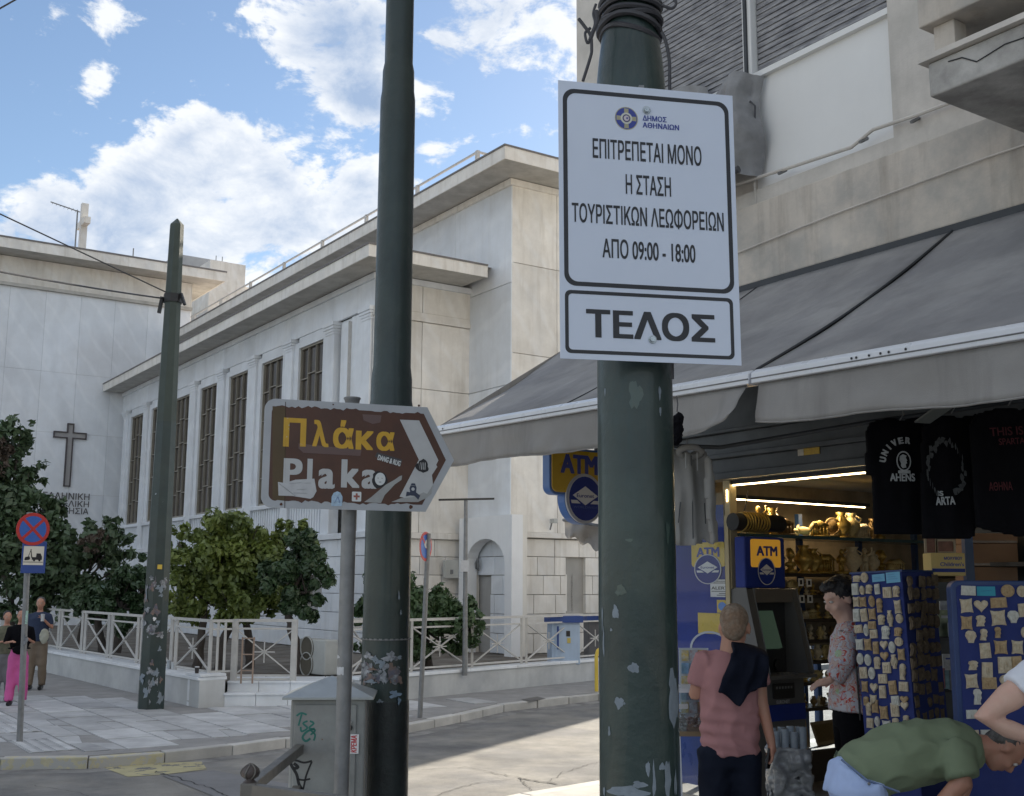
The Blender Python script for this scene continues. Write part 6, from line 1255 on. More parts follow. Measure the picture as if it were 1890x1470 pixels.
# ================================================================== MAGNET DISPLAYS AND SHOP FRONT GOODS
M_vel=mat('blue_display_cloth',(.020,.035,.17),.8,.12,6,.2,200); M_velf=mat('blue_display_frame',(.022,.05,.16),.5,.12,6)
def heart(): return [(.5*16*math.sin(a)**3/17,.5*(13*math.cos(a)-5*math.cos(2*a)-2*math.cos(3*a)-math.cos(4*a))/15+.04) for a in [2*math.pi*i/20 for i in range(20)]]
SHP={'r':[(-.5,-.5),(.5,-.47),(.48,.5),(-.48,.47)],'o':circ(0,0,.5,16),'h':heart(),
 's':[(-.5,-.5),(-.2,-.44),(.2,-.44),(.5,-.5),(.44,-.2),(.44,.2),(.5,.5),(.2,.44),(-.2,.44),(-.5,.5),(-.43,.2),(-.43,-.2)],
 'b':[(-.42,-.5),(.3,-.5),(.24,-.28),(.42,-.1),(.36,.1),(.48,.25),(.3,.45),(0,.5),(-.32,.42),(-.4,.2),(-.28,.0),(-.36,-.2)],
 'v':[(-.25,-.5),(.25,-.5),(.2,-.38),(.5,0),(.34,.25),(.18,.34),(.34,.5),(-.34,.5),(-.18,.34),(-.34,.25),(-.5,0),(-.2,-.38)],
 'c':[(-.22,-.5),(.22,-.5),(.28,-.3),(.5,.05),(.42,.35),(.2,.5),(-.2,.5),(-.42,.35),(-.5,.05),(-.28,-.3)]}
SNM={'r':'rectangular plaque','o':'oval','h':'heart-shaped','s':'scroll-edged plaque','b':'bust-shaped','v':'vase-shaped','c':'shell-shaped'}
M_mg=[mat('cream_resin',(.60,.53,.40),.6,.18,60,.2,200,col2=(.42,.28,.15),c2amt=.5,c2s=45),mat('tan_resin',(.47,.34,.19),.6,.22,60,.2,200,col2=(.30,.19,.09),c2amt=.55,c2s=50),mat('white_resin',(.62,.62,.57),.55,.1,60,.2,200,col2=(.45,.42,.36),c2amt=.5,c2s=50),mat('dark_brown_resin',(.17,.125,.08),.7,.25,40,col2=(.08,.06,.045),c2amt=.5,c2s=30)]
MGN=['cream','tan','white','brown']
MME={}
for k,P in SHP.items():
    for mi,m in enumerate(M_mg):
        mb=MB(); I=Matrix.Identity(4); mb.prism(P,0,.010,I); q=[(x*.84,y*.84) for x,y in P]; mb.prism(q,.010,.016,I)
        # raised relief strokes that read as a moulded motif
        for j in range(3):
            x=(-.22+.2*j); 
            if k!='h': mb.prism([(x-.05,-.28),(x+.05,-.28),(x+.045,.22-.06*(j%2)),(x-.045,.22-.06*(j%2))],.016,.021,I)
        me=bpy.data.meshes.new('magnet'); me.from_pydata([tuple(p) for p in mb.v],[],mb.f); me.materials.append(m); MME[k,mi]=me
def rowlab(raw,gap):
    q=sorted(raw,key=lambda r:r[1]); rows=[[q[0]]]
    for r in q[1:]:
        if r[1]-rows[-1][0][1]>gap: rows.append([])
        rows[-1].append(r)
    return {(r[0],r[1]):(i,sorted(x[0] for x in row).index(r[0])) for i,row in enumerate(rows) for r in row}
def magnet(pl,cx,cy,w_,h_,k,board,mi=None,rot=0,off=.004,rc=None):
    mi=random.choice((0,0,0,1,2)) if mi is None else mi
    M=pl.M@Matrix.Translation((cx,cy,off))@Matrix.Rotation(R_(rot),4,'Z')@Matrix.Diagonal((w_,h_,1,1))
    o=bpy.data.objects.new('magnet',MME[k,mi]); COL.objects.link(o); o.matrix_world=M
    o['label']='%s %s magnet, %s from left in the %s row on %s'%(MGN[mi],SNM[k],nth(rc[1]),nth(rc[0]),board); o['category']='magnet'; o['group']='souvenir magnets on '+board; return o
# left display: a four-sided column, front face towards the street
LP=Plane(atY(1614,1200,7.35),137,lean=-.045)
x0=LP.hit(1571,1062)[0]; x1=LP.hit(1667,1062)[0]; yt_=LP.hit(1615,1058)[1]; W_=LP.hit(1664,1062)[0]-x0; zb0=-(LP.P.z)+.12
t=thing('magnet_display','slim four-sided blue magnet display column behind the man in green','display stand',(LP.P.x,LP.P.y,0))
Mz=Matrix.Translation((-LP.P.x,-LP.P.y,0))@LP.M
D_=.42
mb=MB(); mb.box(x0,x0+W_,zb0,yt_,-D_,-.001,Mz); mk('column',mb,M_vel,t,bevel=.004)
mb=MB(); mb.box(x0-.008,x0+W_+.008,yt_,yt_+.012,-D_-.008,.006,Mz); mk('top_rim',mb,M_velf,t)
mb=MB(); mb.tube([Mz@Vector((x0+W_/2,zb0-.1,-D_/2)),Mz@Vector((x0+W_/2,zb0+.02,-D_/2))],.05,10); mk('foot_tube',mb,M_galv,t)
raw=[(210,335,90,60,'b'),(278,325,65,95,'o'),(195,430,60,110,'r'),(258,440,45,85,'o'),(320,430,70,85,'b'),(395,430,45,95,'r'),(485,460,80,100,'r'),(565,450,75,100,'b'),(205,545,55,95,'s'),(265,545,60,95,'s'),(345,540,55,105,'o'),(415,575,60,130,'b'),(580,590,60,125,'s'),(207,665,60,120,'r'),(275,665,60,120,'r'),(348,655,65,105,'s'),(432,705,75,90,'b'),(512,695,55,145,'v'),(595,695,65,85,'o'),(225,790,75,75,'r'),(295,800,45,110,'o'),(348,755,70,70,'r'),(362,835,68,80,'r'),(470,820,90,120,'b'),(583,815,85,80,'b'),(235,930,70,105,'s'),(310,930,65,110,'s'),(382,960,50,115,'r'),(455,935,75,85,'h'),(528,955,60,105,'o'),(590,905,75,80,'o'),(240,1060,60,105,'o'),(310,1070,60,105,'o'),(395,1095,70,110,'b'),(460,1035,80,85,'h'),(548,1085,65,125,'v'),(612,1020,65,105,'s'),(270,1185,70,105,'r'),(345,1190,60,110,'o'),(445,1240,80,85,'r'),(480,1140,75,100,'r'),(625,1175,65,145,'b'),(282,1310,55,100,'s'),(365,1320,75,90,'h'),(443,1358,60,115,'r'),(535,1320,70,125,'r'),(633,1310,85,85,'r'),(295,1440,55,80,'b'),(360,1430,60,90,'s'),(560,1440,75,90,'r'),(640,1430,80,75,'h'),
 (318,1510,55,120,'b'),(375,1490,60,120,'s'),(455,1545,75,120,'s'),(555,1520,75,125,'r'),(642,1485,75,80,'h'),(330,1640,60,90,'r'),(395,1625,45,90,'o'),(480,1660,75,85,'s'),(560,1640,70,90,'b'),(655,1600,60,60,'b')]
BD1='the slim blue display'; RL=rowlab(raw,55)
for x,y,w2,h2,k in raw:
    px,py=1540+x/4.9,1000+y/4.9; c=LP.hit(px,py); magnet(LP,c[0],c[1],abs(LP.hit(px+w2/9.8,py)[0]-LP.hit(px-w2/9.8,py)[0])*.97,h2/4.9*LP.P.y/2128*.97,k,BD1,rot=random.uniform(-4,4),rc=RL[x,y])
for (ax,ay,bx_,by_,s) in ((1611,1075,1633,1059,'Yılık'),(1637,1077,1661,1055,'Magnet')):
    a=LP.hit(ax,ay); b=LP.hit(bx_,by_); M2=LP.M@Matrix.Translation((a[0],a[1],.003)); w2,h2=b[0]-a[0],b[1]-a[1]
    t2=thing('price_note','light blue handwritten note, %s of the two at the top of the slim display'%('left' if ax<1620 else 'right'),'note',M2.translation); mi=Matrix.Translation(-M2.translation)@M2
    mb=MB(); mb.prism([(0,0),(w2,0.004),(w2,h2),(0,h2-.004)],0,.002,mi); mk('paper',mb,mat('note_blue',(.16,.42,.62),.6,.08),t2)
    for j in range(2 if ax<1620 else 3): mb=MB(); mb.bar(mi@Vector((w2*.15,h2*(.35+.2*j),.003)),mi@Vector((w2*(.8-.1*j),h2*(.38+.2*j),.003)),.005,.001); mk('handwriting',mb,M_blue,t2)
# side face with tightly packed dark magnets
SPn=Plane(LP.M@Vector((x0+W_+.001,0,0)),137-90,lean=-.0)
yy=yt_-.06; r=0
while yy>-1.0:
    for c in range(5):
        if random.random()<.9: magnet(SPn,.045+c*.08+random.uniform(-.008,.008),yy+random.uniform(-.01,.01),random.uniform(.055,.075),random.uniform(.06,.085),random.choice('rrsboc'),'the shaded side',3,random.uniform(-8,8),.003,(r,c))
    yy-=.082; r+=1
# right display board, cut by the frame edge
RP=Plane(atY(1761,1200,6.6),96)
yt_=RP.hit(1830,1072)[1]; t=thing('magnet_display','wide blue magnet display board with rounded top at the right edge','display stand',(RP.P.x,RP.P.y,0)); Mz=Matrix.Translation((-RP.P.x,-RP.P.y,0))@RP.M
mb=MB(); mb.prism(rrect(0.0,-RP.P.z+.1,.68,yt_,.05,6),-.10,-.002,Mz); mk('board',mb,M_velf,t,bevel=.006)
mb=MB(); mb.prism(rrect(.03,-RP.P.z+.13,.66,yt_-.025,.03,6),-.003,.003,Mz); mk('cloth_face',mb,M_vel,t)
BD2='the wide board'
raw=[(1208,443,130,90,'r'),(1563,445,120,115,'o'),(1690,450,90,105,'o'),(1190,580,110,130,'s'),(1322,580,135,115,'h'),(1480,552,145,95,'r'),(1700,620,80,125,'r'),(1192,735,100,125,'s'),(1318,715,100,100,'b'),(1478,690,130,140,'s'),(1613,680,105,110,'c'),(1230,860,100,110,'c'),(1345,840,75,105,'b'),(1473,820,65,100,'b'),(1715,820,60,100,'o'),(1360,985,95,140,'r'),(1500,955,115,125,'s'),(1650,955,100,125,'s'),(1250,1118,100,85,'b'),(1378,1160,95,140,'r'),(1537,1115,120,150,'r'),(1645,1105,95,140,'r'),(1237,1260,110,130,'s'),(1397,1280,130,105,'r'),(1540,1250,100,90,'o'),(1290,1400,85,140,'b'),(1240,1560,100,80,'r'),(1560,1400,80,110,'s'),(1480,1700,100,120,'r'),(1600,1690,80,120,'s'),(1250,1750,110,90,'r'),(1370,1770,100,140,'r'),(1490,1810,70,130,'v'),(1260,1880,110,100,'r'),(1400,1930,90,90,'o'),(1640,1820,110,100,'o')]
RL=rowlab(raw,80)
for x,y,w2,h2,k in raw:
    px,py=1540+x/4.9,1000+y/4.9; c=RP.hit(px,py); magnet(RP,c[0],c[1],w2/4.9*RP.P.y/2128*.97,h2/4.9*RP.P.y/2128*.97,k,BD2,rot=random.uniform(-4,4),rc=RL[x,y])
a=RP.hit(1803,1100); b=RP.hit(1836,1083); t2=thing('price_note','turquoise handwritten note near the top of the wide blue board','note',RP.M@Vector((a[0],a[1],0))); mi=Matrix.Translation(-t2.location)@RP.M
mb=MB(); mb.prism([(a[0],a[1]),(b[0],a[1]),(b[0],b[1]),(a[0],b[1])],.003,.005,mi); mk('paper',mb,mat('note_turquoise',(.03,.30,.42),.6,.08),t2); mb=MB(); mb.bar(mi@Vector((a[0]+.02,(a[1]+b[1])/2,.006)),mi@Vector((b[0]-.02,(a[1]+b[1])/2+.004,.006)),.01,.001); mk('handwriting',mb,M_blue,t2)
# book rack between the displays
rk=thing('book_rack','dark wire book rack holding guide books between the two magnet displays','book rack',atY(1745,1200,7.9)); rk.location.z=0; rb_=rk.location.copy()
def rbx(nm,px0,px1,py0,py1,Y,d,m,par): a=atY(px0,py1,Y)-rb_; b=atY(px1,py0,Y)-rb_; mb=MB(); mb.box(a.x,b.x,a.y,a.y+d,a.z,b.z); return mk(nm,mb,m,par)
rbx('back_panel',1722,1792,1075,1420,8.05,.03,M_dark,rk)
for y in (1178,1278,1335): rbx('shelf_wire',1724,1790,y,y+5,7.75,.3,M_dark,rk)
bookc=[((.42,.45,.5),'pale grey'),((.30,.36,.22),'green picture'),((.08,.10,.32),'dark blue'),((.5,.5,.52),'white'),((.5,.2,.22),'pinkish red'),((.2,.36,.42),'teal'),((.16,.17,.2),'charcoal'),((.45,.5,.55),'light blue')]
for j,(x0_,x1_,y0_,y1_,c,yy) in enumerate(((1736,1762,1110,1128,0,7.86),(1734,1764,1127,1175,1,7.8),(1752,1768,1150,1176,2,7.74),(1742,1768,1208,1240,3,7.86),(1734,1743,1234,1270,4,7.76),(1745,1751,1238,1272,5,7.76),(1753,1759,1238,1274,6,7.76),(1761,1768,1238,1276,7,7.76))):
    a=atY(x0_,y1_,yy); b=atY(x1_,y0_,yy); t2=thing('guide_book','%s guide book standing %s in the rack between the magnet displays'%(bookc[c][1],'on the upper shelf' if j<3 else 'on the lower shelf'),'book',((a.x+b.x)/2,yy,a.z)); w2=(b.x-a.x)/2; h2=b.z-a.z
    mb=MB(); mb.box(-w2,w2,0,.02,0,h2); mk('pages',mb,M_sw,t2); mb=MB(); mb.box(-w2-.002,w2+.002,-.004,-.0005,0,h2+.002); cv=mk('cover',mb,mat('book_cover_%d'%c,bookc[c][0],.4,.35,18,col2=tuple(x*.5 for x in bookc[c][0]),c2amt=.7,c2s=14),t2)
    if j in (1,3): mb=MB(); mb.box(-w2*.7,w2*.5,-.006,-.0045,h2*.7,h2*.8); mk('title_bar',mb,M_blue if j==3 else M_sw,cv)
# yellow box printed with words, blue post, cardboard boxes
bpn=atY(1720,1063,8.0); t=thing('printed_box','yellow box with dark lettering and a blue stripe on top of the book rack','box',bpn); w2=(atY(1783,1063,8.0)-bpn).x; h2=(atY(1720,1021,8.0)-bpn).z
mb=MB(); mb.box(0,w2,0,.16,0,h2); mk('carton',mb,mat('box_yellow',(.60,.46,.18),.6,.08,6),t,bevel=.004); Mb=Matrix(((1,0,0,0),(0,0,-1,0),(0,1,0,0),(0,0,0,1)))
mb=MB(); mb.prism([(0.004,h2*.16),(w2-.004,h2*.16),(w2-.004,h2*.32),(.004,h2*.32)],0,.002,Mb); mk('blue_stripe',mb,M_b1,t); letters('ΜΟΛΥΒΟΥ',Mb,w2*.38,h2*.70,w2*.92,h2*.84,M_blue,t,.002,.03); letters("Children's",Mb,w2*.26,h2*.42,w2*.96,h2*.60,M_blue,t,.002,.02)
t=thing('blue_post','blue painted steel post of the shop front beside the cardboard boxes','post',atY(1785,1000,8.3)); t.location.z=0; mb=MB(); mb.box(-.03,.03,-.03,.03,0,2.7); mk('post',mb,M_blues,t)
M_card=mat('cardboard',(.235,.14,.085),.8,.12,4,.1,40)
for j,(y0_,y1_,l) in enumerate(((1047,1078,'lower'),(1004,1045,'upper'),(985,1003,'topmost'))):
    a=atY(1793,y1_,8.4); b=atY(1878,y0_,8.4); t=thing('cardboard_box','%s brown cardboard box stacked behind the wide blue board'%l,'box',a); mb=MB(); mb.box(0,b.x-a.x,0,.3,0,b.z-a.z); mk('carton',mb,M_card,t,bevel=.005); mb=MB(); mb.box(0.01,b.x-a.x-.01,-.002,-.0003,(b.z-a.z)*.0+.004,(b.z-a.z)*.0+.02); mk('tape_strip',mb,mat('brown_tape',(.13,.08,.05),.3),t)
t=thing('shop_shelving','dark shelving behind the hanging shirts holding small framed pictures and boxes','shelving',(0,0,0),TH)
for z in (.6,1.1,1.58,2.08): bx('shelf',(7.6,8.0,2.0,5.4,z-.03,z),M_shelf,t)
bx('back_panel',(8.0,8.03,2.0,5.4,.14,2.9),M_dark,t)
for j,(x,y,w2,h2) in enumerate(((1718,1010,.09,.14),(1745,1008,.14,.10))):
    p=atY(x,y+14,8.15); t=thing('framed_picture',['small dark framed picture, left of the pair above the yellow box','wider pale framed picture above the yellow box'][j],'picture frame',p); mb=MB(); mb.ring(rrect(-w2/2,0,w2/2,h2,.005,1),rrect(-w2/2+.014,.014,w2/2-.014,h2-.014,.004,1),0,.015,Mb); mk('frame',mb,mat('pale_wood',(.34,.29,.22),.6,.1),t); mb=MB(); mb.prism([(-w2/2+.01,.01),(w2/2-.01,.01),(w2/2-.01,h2-.01),(-w2/2+.01,h2-.01)],0,.004,Mb); mk('picture',mb,mat('picture_rust',(.16,.07,.05),.5,.4,30),t)
# ------------------------------------------------------------------ clothes hanging under the awning
def garment(name,label,cat,Y,outline,m,az,thick=.035,cuts=None,sd=1,group=None,amp=.02):
    """flat cloth body with folds, given by its outline in image points"""
    pl=Plane(atY(sum(p[0] for p in outline)/len(outline),sum(p[1] for p in outline)/len(outline),Y),az); P=pl.poly(outline)
    t=thing(name,label,cat,pl.P,0,group); bm=bmesh.new(); x0_=min(p[0] for p in P); x1_=max(p[0] for p in P); y0_=min(p[1] for p in P); y1_=max(p[1] for p in P)
    st=.012; nx=int((x1_-x0_)/st)+1; ny=int((y1_-y0_)/st)+1; vid={}; poly=[Vector((a,b,0)) for a,b in P]; V=[];F=[]
    def vv(i,j,side):
        k=(i,j,side)
        if k not in vid:
            x,y=x0_+i*st,y0_+j*st; q=pl.x*x+pl.y*y; f=(noise.noise(Vector((x*14,y*2.2,sd)))*1.2+noise.noise(Vector((x*5,y*5,sd+4))))*amp*(1-.5*(y-y0_)/(y1_-y0_)); d=f+(thick/2 if side else -thick/2); vid[k]=len(V); V.append(q+pl.n*d)
        return vid[k]
    ins={(i,j) for i in range(nx) for j in range(ny) if inside(Vector((x0_+(i+.5)*st,y0_+(j+.5)*st,0)),poly)}
    for (i,j) in ins:
        F.append((vv(i,j,1),vv(i+1,j,1),vv(i+1,j+1,1),vv(i,j+1,1))); F.append((vv(i,j,0),vv(i,j+1,0),vv(i+1,j+1,0),vv(i+1,j,0)))
        for di,dj,e in ((1,0,((1,0),(1,1))),(-1,0,((0,1),(0,0))),(0,1,((1,1),(0,1))),(0,-1,((0,0),(1,0)))):
            if (i+di,j+dj) not in ins: a,b=e; F.append((vv(i+a[0],j+a[1],1),vv(i+a[0],j+a[1],0),vv(i+b[0],j+b[1],0),vv(i+b[0],j+b[1],1)))
    mb=MB(); mb.add(V,F); o=mk('cloth_body',mb,m,t,smooth=True); sm=o.modifiers.new('s','SMOOTH'); sm.iterations=4; sm.factor=.7
    return t,pl,P
M_hood=mat('hoodie_grey_melange',(.29,.285,.275),.9,.14,5,.25,180,objrand=0,streak=.25,scol=(.12,.12,.125))
t,pl,P=garment('hoodie','grey melange zip hoodie hanging from the awning bar beside the near pole','hoodie',7.3,[(1196,842),(1216,832),(1256,828),(1268,834),(1276,838),(1286,828),(1302,832),(1310,850),(1318,930),(1327,1000),(1312,1006),(1300,995),(1298,1004),(1280,1007),(1250,1008),(1244,1000),(1232,1006),(1212,1002),(1200,930)],M_hood,80,.05,amp=.075,sd=3)
iM=Matrix.Translation(-pl.P)
def gbar(t,pl,a,b,w_,m,nm,d=.035,w2=.003): a=pl.hit(*a); b=pl.hit(*b); M=Matrix.Translation(-pl.P)@pl.M; mb=MB(); mb.bar(M@Vector((*a,d)),M@Vector((*b,d)),w_,w2); return mk(nm,mb,m,t)
t_h=t; gbar(t,pl,(1273,842),(1276,995),.006,M_dark,'zip'); gbar(t,pl,(1262,838),(1263,885),.005,M_sw,'drawcord'); gbar(t,pl,(1283,836),(1284,870),.005,M_sw,'drawcord')
gbar(t,pl,(1296,930),(1298,968),.006,M_dark,'pocket_edge',.045); gbar(t,pl,(1252,928),(1248,966),.006,M_dark,'pocket_edge',.045)
mb=MB(); M=Matrix.Translation(-pl.P)@pl.M; c=pl.hit(1272,834); mb.tube([M@Vector((c[0]+.07*math.cos(a)*1.1,c[1]+.03*math.sin(a)-.005,.02+.03*math.sin(a))) for a in [2*math.pi*i/16 for i in range(17)]],.022,8); mk('hood',mb,M_hood,t,smooth=True)
_n0=set(bpy.data.objects); tz,plz,_=garment('hoodie_sleeve','x','x',7.2,[(1304,836),(1314,850),(1322,930),(1328,1002),(1313,1006),(1306,960),(1300,900)],M_hood,70,.06,amp=.03,sd=9)
_ob=tz.children[0]; _ob.parent=t_h; _ob.location=plz.P-pl.P; _ob.name='sleeve'; bpy.data.objects.remove(tz)
M_tee=mat('black_cotton',(.005,.005,.007),.9,.2,6,.2,160,spec=.1); M_tp=mat('tee_print_white',(.34,.36,.38),.8,.25,60); M_tr=mat('tee_print_faded',(.05,.055,.06),.8,.4,50); M_trd=mat('tee_print_red',(.06,.006,.01),.8,.4,50)
TL='black cotton souvenir T-shirt hanging '
t1,p1,_=garment('t_shirt',TL+'leftmost with a white arched print and helmet','t-shirt',6.5,[(1597,800),(1606,780),(1640,770),(1662,776),(1690,768),(1722,772),(1730,800),(1722,985),(1700,988),(1612,986),(1608,880),(1597,876)],M_tee,88,.05,sd=5,group='black T-shirts hanging in the shop front')
t2,p2,_=garment('t_shirt',TL+'in the middle with a faded wreath print','t-shirt',6.35,[(1700,790),(1712,772),(1745,765),(1770,770),(1800,764),(1816,780),(1812,830),(1800,990),(1788,996),(1704,994),(1698,900)],M_tee,92,.05,sd=8,group='black T-shirts hanging in the shop front')
t3,p3,_=garment('t_shirt',TL+'rightmost with faint red lettering','t-shirt',6.2,[(1790,780),(1806,762),(1850,752),(1880,756),(1925,750),(1940,790),(1930,980),(1880,992),(1800,975)],M_tee,94,.05,sd=11,group='black T-shirts hanging in the shop front')
def gM(pl): return Matrix.Translation(-pl.P)@pl.M
def gtext(t,pl,s,x0_,y0_,x1_,y1_,m,rot=0,bold=.04):
    a=pl.hit(x0_,y1_); b=pl.hit(x1_,y0_); M=gM(pl)@Matrix.Translation((a[0],a[1],.052))@Matrix.Rotation(R_(rot),4,'Z'); return letters(s,M,0,0,b[0]-a[0],b[1]-a[1],m,t,0,bold)
cx,cy=p1.hit(1662,858); 
for i,ch_ in enumerate('UNIVER'):
    a=R_(170-i*17.5); rr_=.115; M=gM(p1)@Matrix.Translation((cx+.012+rr_*math.cos(a),cy+rr_*math.sin(a)*1.0,.052))@Matrix.Rotation(a-math.pi/2,4,'Z'); letters(ch_,M,-.015 if ch_!='I' else -.005,0,.015 if ch_!='I' else .005,.038,M_tp,t1,0,.06)
gtext(t1,p1,'AHENS',1637,876,1682,890,M_tp)
M=gM(p1); mb=MB(); mb.ring(circ(cx,cy+.015,.042,22,.058),circ(cx,cy+.015,.036,22,.050),.051,.053,M); mk('print_ring',mb,M_tp,t1)
mb=MB(); mb.prism([(cx+x*.034,cy+.012+y*.042) for x,y in ((-.2,-.9),(.35,-.8),(.3,-.3),(.55,-.25),(.45,.1),(.6,.15),(.35,.5),(.5,.8),(-.1,1.0),(-.6,.75),(-.7,.2),(-.45,-.2),(-.5,-.6))],.051,.054,M); mk('print_helmet',mb,M_tp,t1)
mb=MB(); mb.prism(rrect(cx-.035,cy-.055,cx+.035,cy-.038,.004,2),.051,.0535,M); mk('print_band',mb,M_tp,t1)
cx,cy=p2.hit(1740,868); M=gM(p2)
for i in range(30):
    a=R_(-60+i*10.3); r_=random.uniform(.9,1.1); x,y=cx+.1*r_*math.cos(a),cy+.155*r_*math.sin(a)
    if not(75<math.degrees(a)<80): mb=MB(); mb.prism([(x+q*.014*math.cos(a+1),y+w2*.020) for q,w2 in irregular(7,1,1,.4,i)],.051,.0525,M); mk('print_leaf',mb,M_tr,t2)
gtext(t2,p2,'IS',1725,908,1735,917,M_tp); gtext(t2,p2,'ARTA',1722,919,1757,934,M_tp,2)
gtext(t3,p3,'THIS IS',1822,792,1882,808,M_trd,3,.02); gtext(t3,p3,'SPARTA',1838,812,1885,824,M_trd,3,.02); gtext(t3,p3,'ΑΘΗΝΑ',1820,892,1862,908,M_trd,2,.02)
hr=thing('hanging_rail','dark steel rail under the awning from which clothes hang','hanging rail',(0,0,0)); ltube('bar',[atY(1196,822,7.3),atY(1330,826,7.25),atY(1600,780,6.6),atY(1950,730,6.1)],.014,M_dark,hr)
mb=MB(); a=atY(1702,780,6.3); b=atY(1745,750,6.1); mb.bar(a,b,.10,.01); mk('pale_strut',mb,mat('strut_grey',(.15,.16,.15),.5,.1),hr)
for x in (1262,1660,1755,1860): mb=MB(); q=atY(x,(822 if x<1300 else 775-(x-1600)*.14),7.3 if x<1300 else 6.5-(x-1600)*.0015); mb.tube([q+Vector((0,0,.03)),q+Vector((.02,0,.04)),q+Vector((.02,0,.0)),q+Vector((0,0,-.03))],.004,5); mk('hanger_hook',mb,M_galv,hr)
# dark glove-like lump behind the pole at the awning edge
t=thing('dark_cloth_bundle','small dark cloth bundle hanging just right of the near pole','cloth bundle',atY(1250,790,5.6)); mb=MB(); mb.ell((0,0,0),(.03,.03,.07)); mb.ell((.01,0,.05),(.02,.02,.03)); mb.ell((-.01,0,-.05),(.03,.02,.04)); fuse('bundle',mb,M_tee,t,.006,2,.006,30); ltube('loop',[(0,0,.08),(.005,0,.12),(0,0,.16)],.003,M_cable,t,5)
# ------------------------------------------------------------------ glass souvenir counter, postcards, plastic-wrapped tubes
gc=thing('glass_counter','small glass souvenir counter on thin legs left of the man in pink','display case',atY(1278,1400,7.6)); gc.location.z=0; g0=gc.location.copy()
zt=atY(1278,1270,7.6).z; M_gl=glass('counter_glass',(.85,.93,.97),.05,.2)
def gb(nm,x0_,x1_,y0_,y1_,z0_,z1_,m,par=gc): mb=MB(); mb.box(x0_,x1_,y0_,y1_,z0_,z1_); return mk(nm,mb,m,par)
gb('frame_top',-.14,.16,-.12,.3,zt-.02,zt,M_alu); gb('tray',-.14,.16,-.12,.3,zt-.29,zt-.26,M_krf); 
for x in (-.14,.145):
    for y in (-.12,.285): gb('corner_post',x,x+.015,y,y+.015,zt-.26,zt-.02,M_alu)
gb('glass_front',-.125,.145,-.118,-.114,zt-.26,zt-.02,M_gl); gb('label_strip',-.1,-.04,-.121,-.119,zt-.12,zt-.09,M_sw)
for x in (-.1,.13): mb=MB(); mb.bar((x*.8,-.1,0),(x,-.1,zt-.29),.02); mk('leg',mb,M_alu,gc); 
for x in (-.1,.13): mb=MB(); mb.bar((x,.26,0),(x,.26,zt-.29),.02); mk('leg',mb,M_alu,gc)
gb('leg_brace',-.1,.13,-.105,-.095,.42,.44,mat('pale_blue_tube',(.2,.35,.5),.4))
mb=MB(); 
for i in range(70): mb.ell((random.uniform(-.11,.13),random.uniform(-.1,.25),zt-.26+random.uniform(.01,.08)),(random.uniform(.012,.022),random.uniform(.012,.02),random.uniform(.008,.014)),nu=6,nv=4)
o=mk('loose_shells',mb,mat('shell_brown_white',(.4,.33,.28),.6,.5,60,col2=(.12,.08,.07),c2amt=.7,c2s=50),gc); o['kind']='stuff'
pc=thing('postcard_rack','lit postcard rack with yellow and blue cards behind the near pole','postcard rack',atY(1276,1230,7.95)); p0=pc.location.copy()
mb=MB(); a=atY(1254,1330,8.02)-p0; b=atY(1305,1196,8.02)-p0; mb.box(a.x,b.x,.02,.04,a.z,b.z); mk('rack_back',mb,mat('rack_pale',(.5,.55,.6),.5,.1),pc)
PC_=[(.55,.42,.12),(.12,.25,.55),(.5,.55,.62),(.2,.32,.5),(.45,.25,.2),(.16,.3,.34)]
for i,(x,y,c) in enumerate([(1258+k*15,1200+r*24,(k*2+r*3)%6) for r in range(5) for k in range(3)]):
    a=atY(x,y+20,7.95)-p0; b=atY(x+13,y,7.95)-p0; mb=MB(); mb.box(a.x,b.x,0,.004,a.z,b.z); mk('postcard',mb,mat('postcard_%d'%c,PC_[c],.3,.4,30,col2=tuple(1.6*q*.5 for q in PC_[(c+2)%6]),c2amt=.7,c2s=20),pc)
tb=thing('wrapped_tubes','bundle of clear plastic tubes in a grey plastic bag beside the cash machine','package',atY(1458,1450,7.9)); tb.location.z=0; 
zt=atY(1458,1345,7.9).z; M_pl=mat('grey_plastic_bag',(.24,.25,.26),.25,.25,9,.5,18,col2=(.42,.43,.44),c2amt=.5,c2s=9,coat=.4)
mb=MB(); mb.box(-.13,.13,-.1,.12,0,zt-.12); o=fuse('bag',mb,M_pl,tb,.012,3,.022,9)
M_tub=mat('clear_plastic_tube',(.30,.35,.40),.12,.2,20,coat=.5)
for i in range(4):
    for j in range(2): mb=MB(); mb.tube([(-.095+i*.06,-.05+j*.09,zt-.2),(-.095+i*.06,-.05+j*.09,zt+random.uniform(-.02,.02))],.026,12); mk('tube',mb,M_tub,tb,smooth=True)
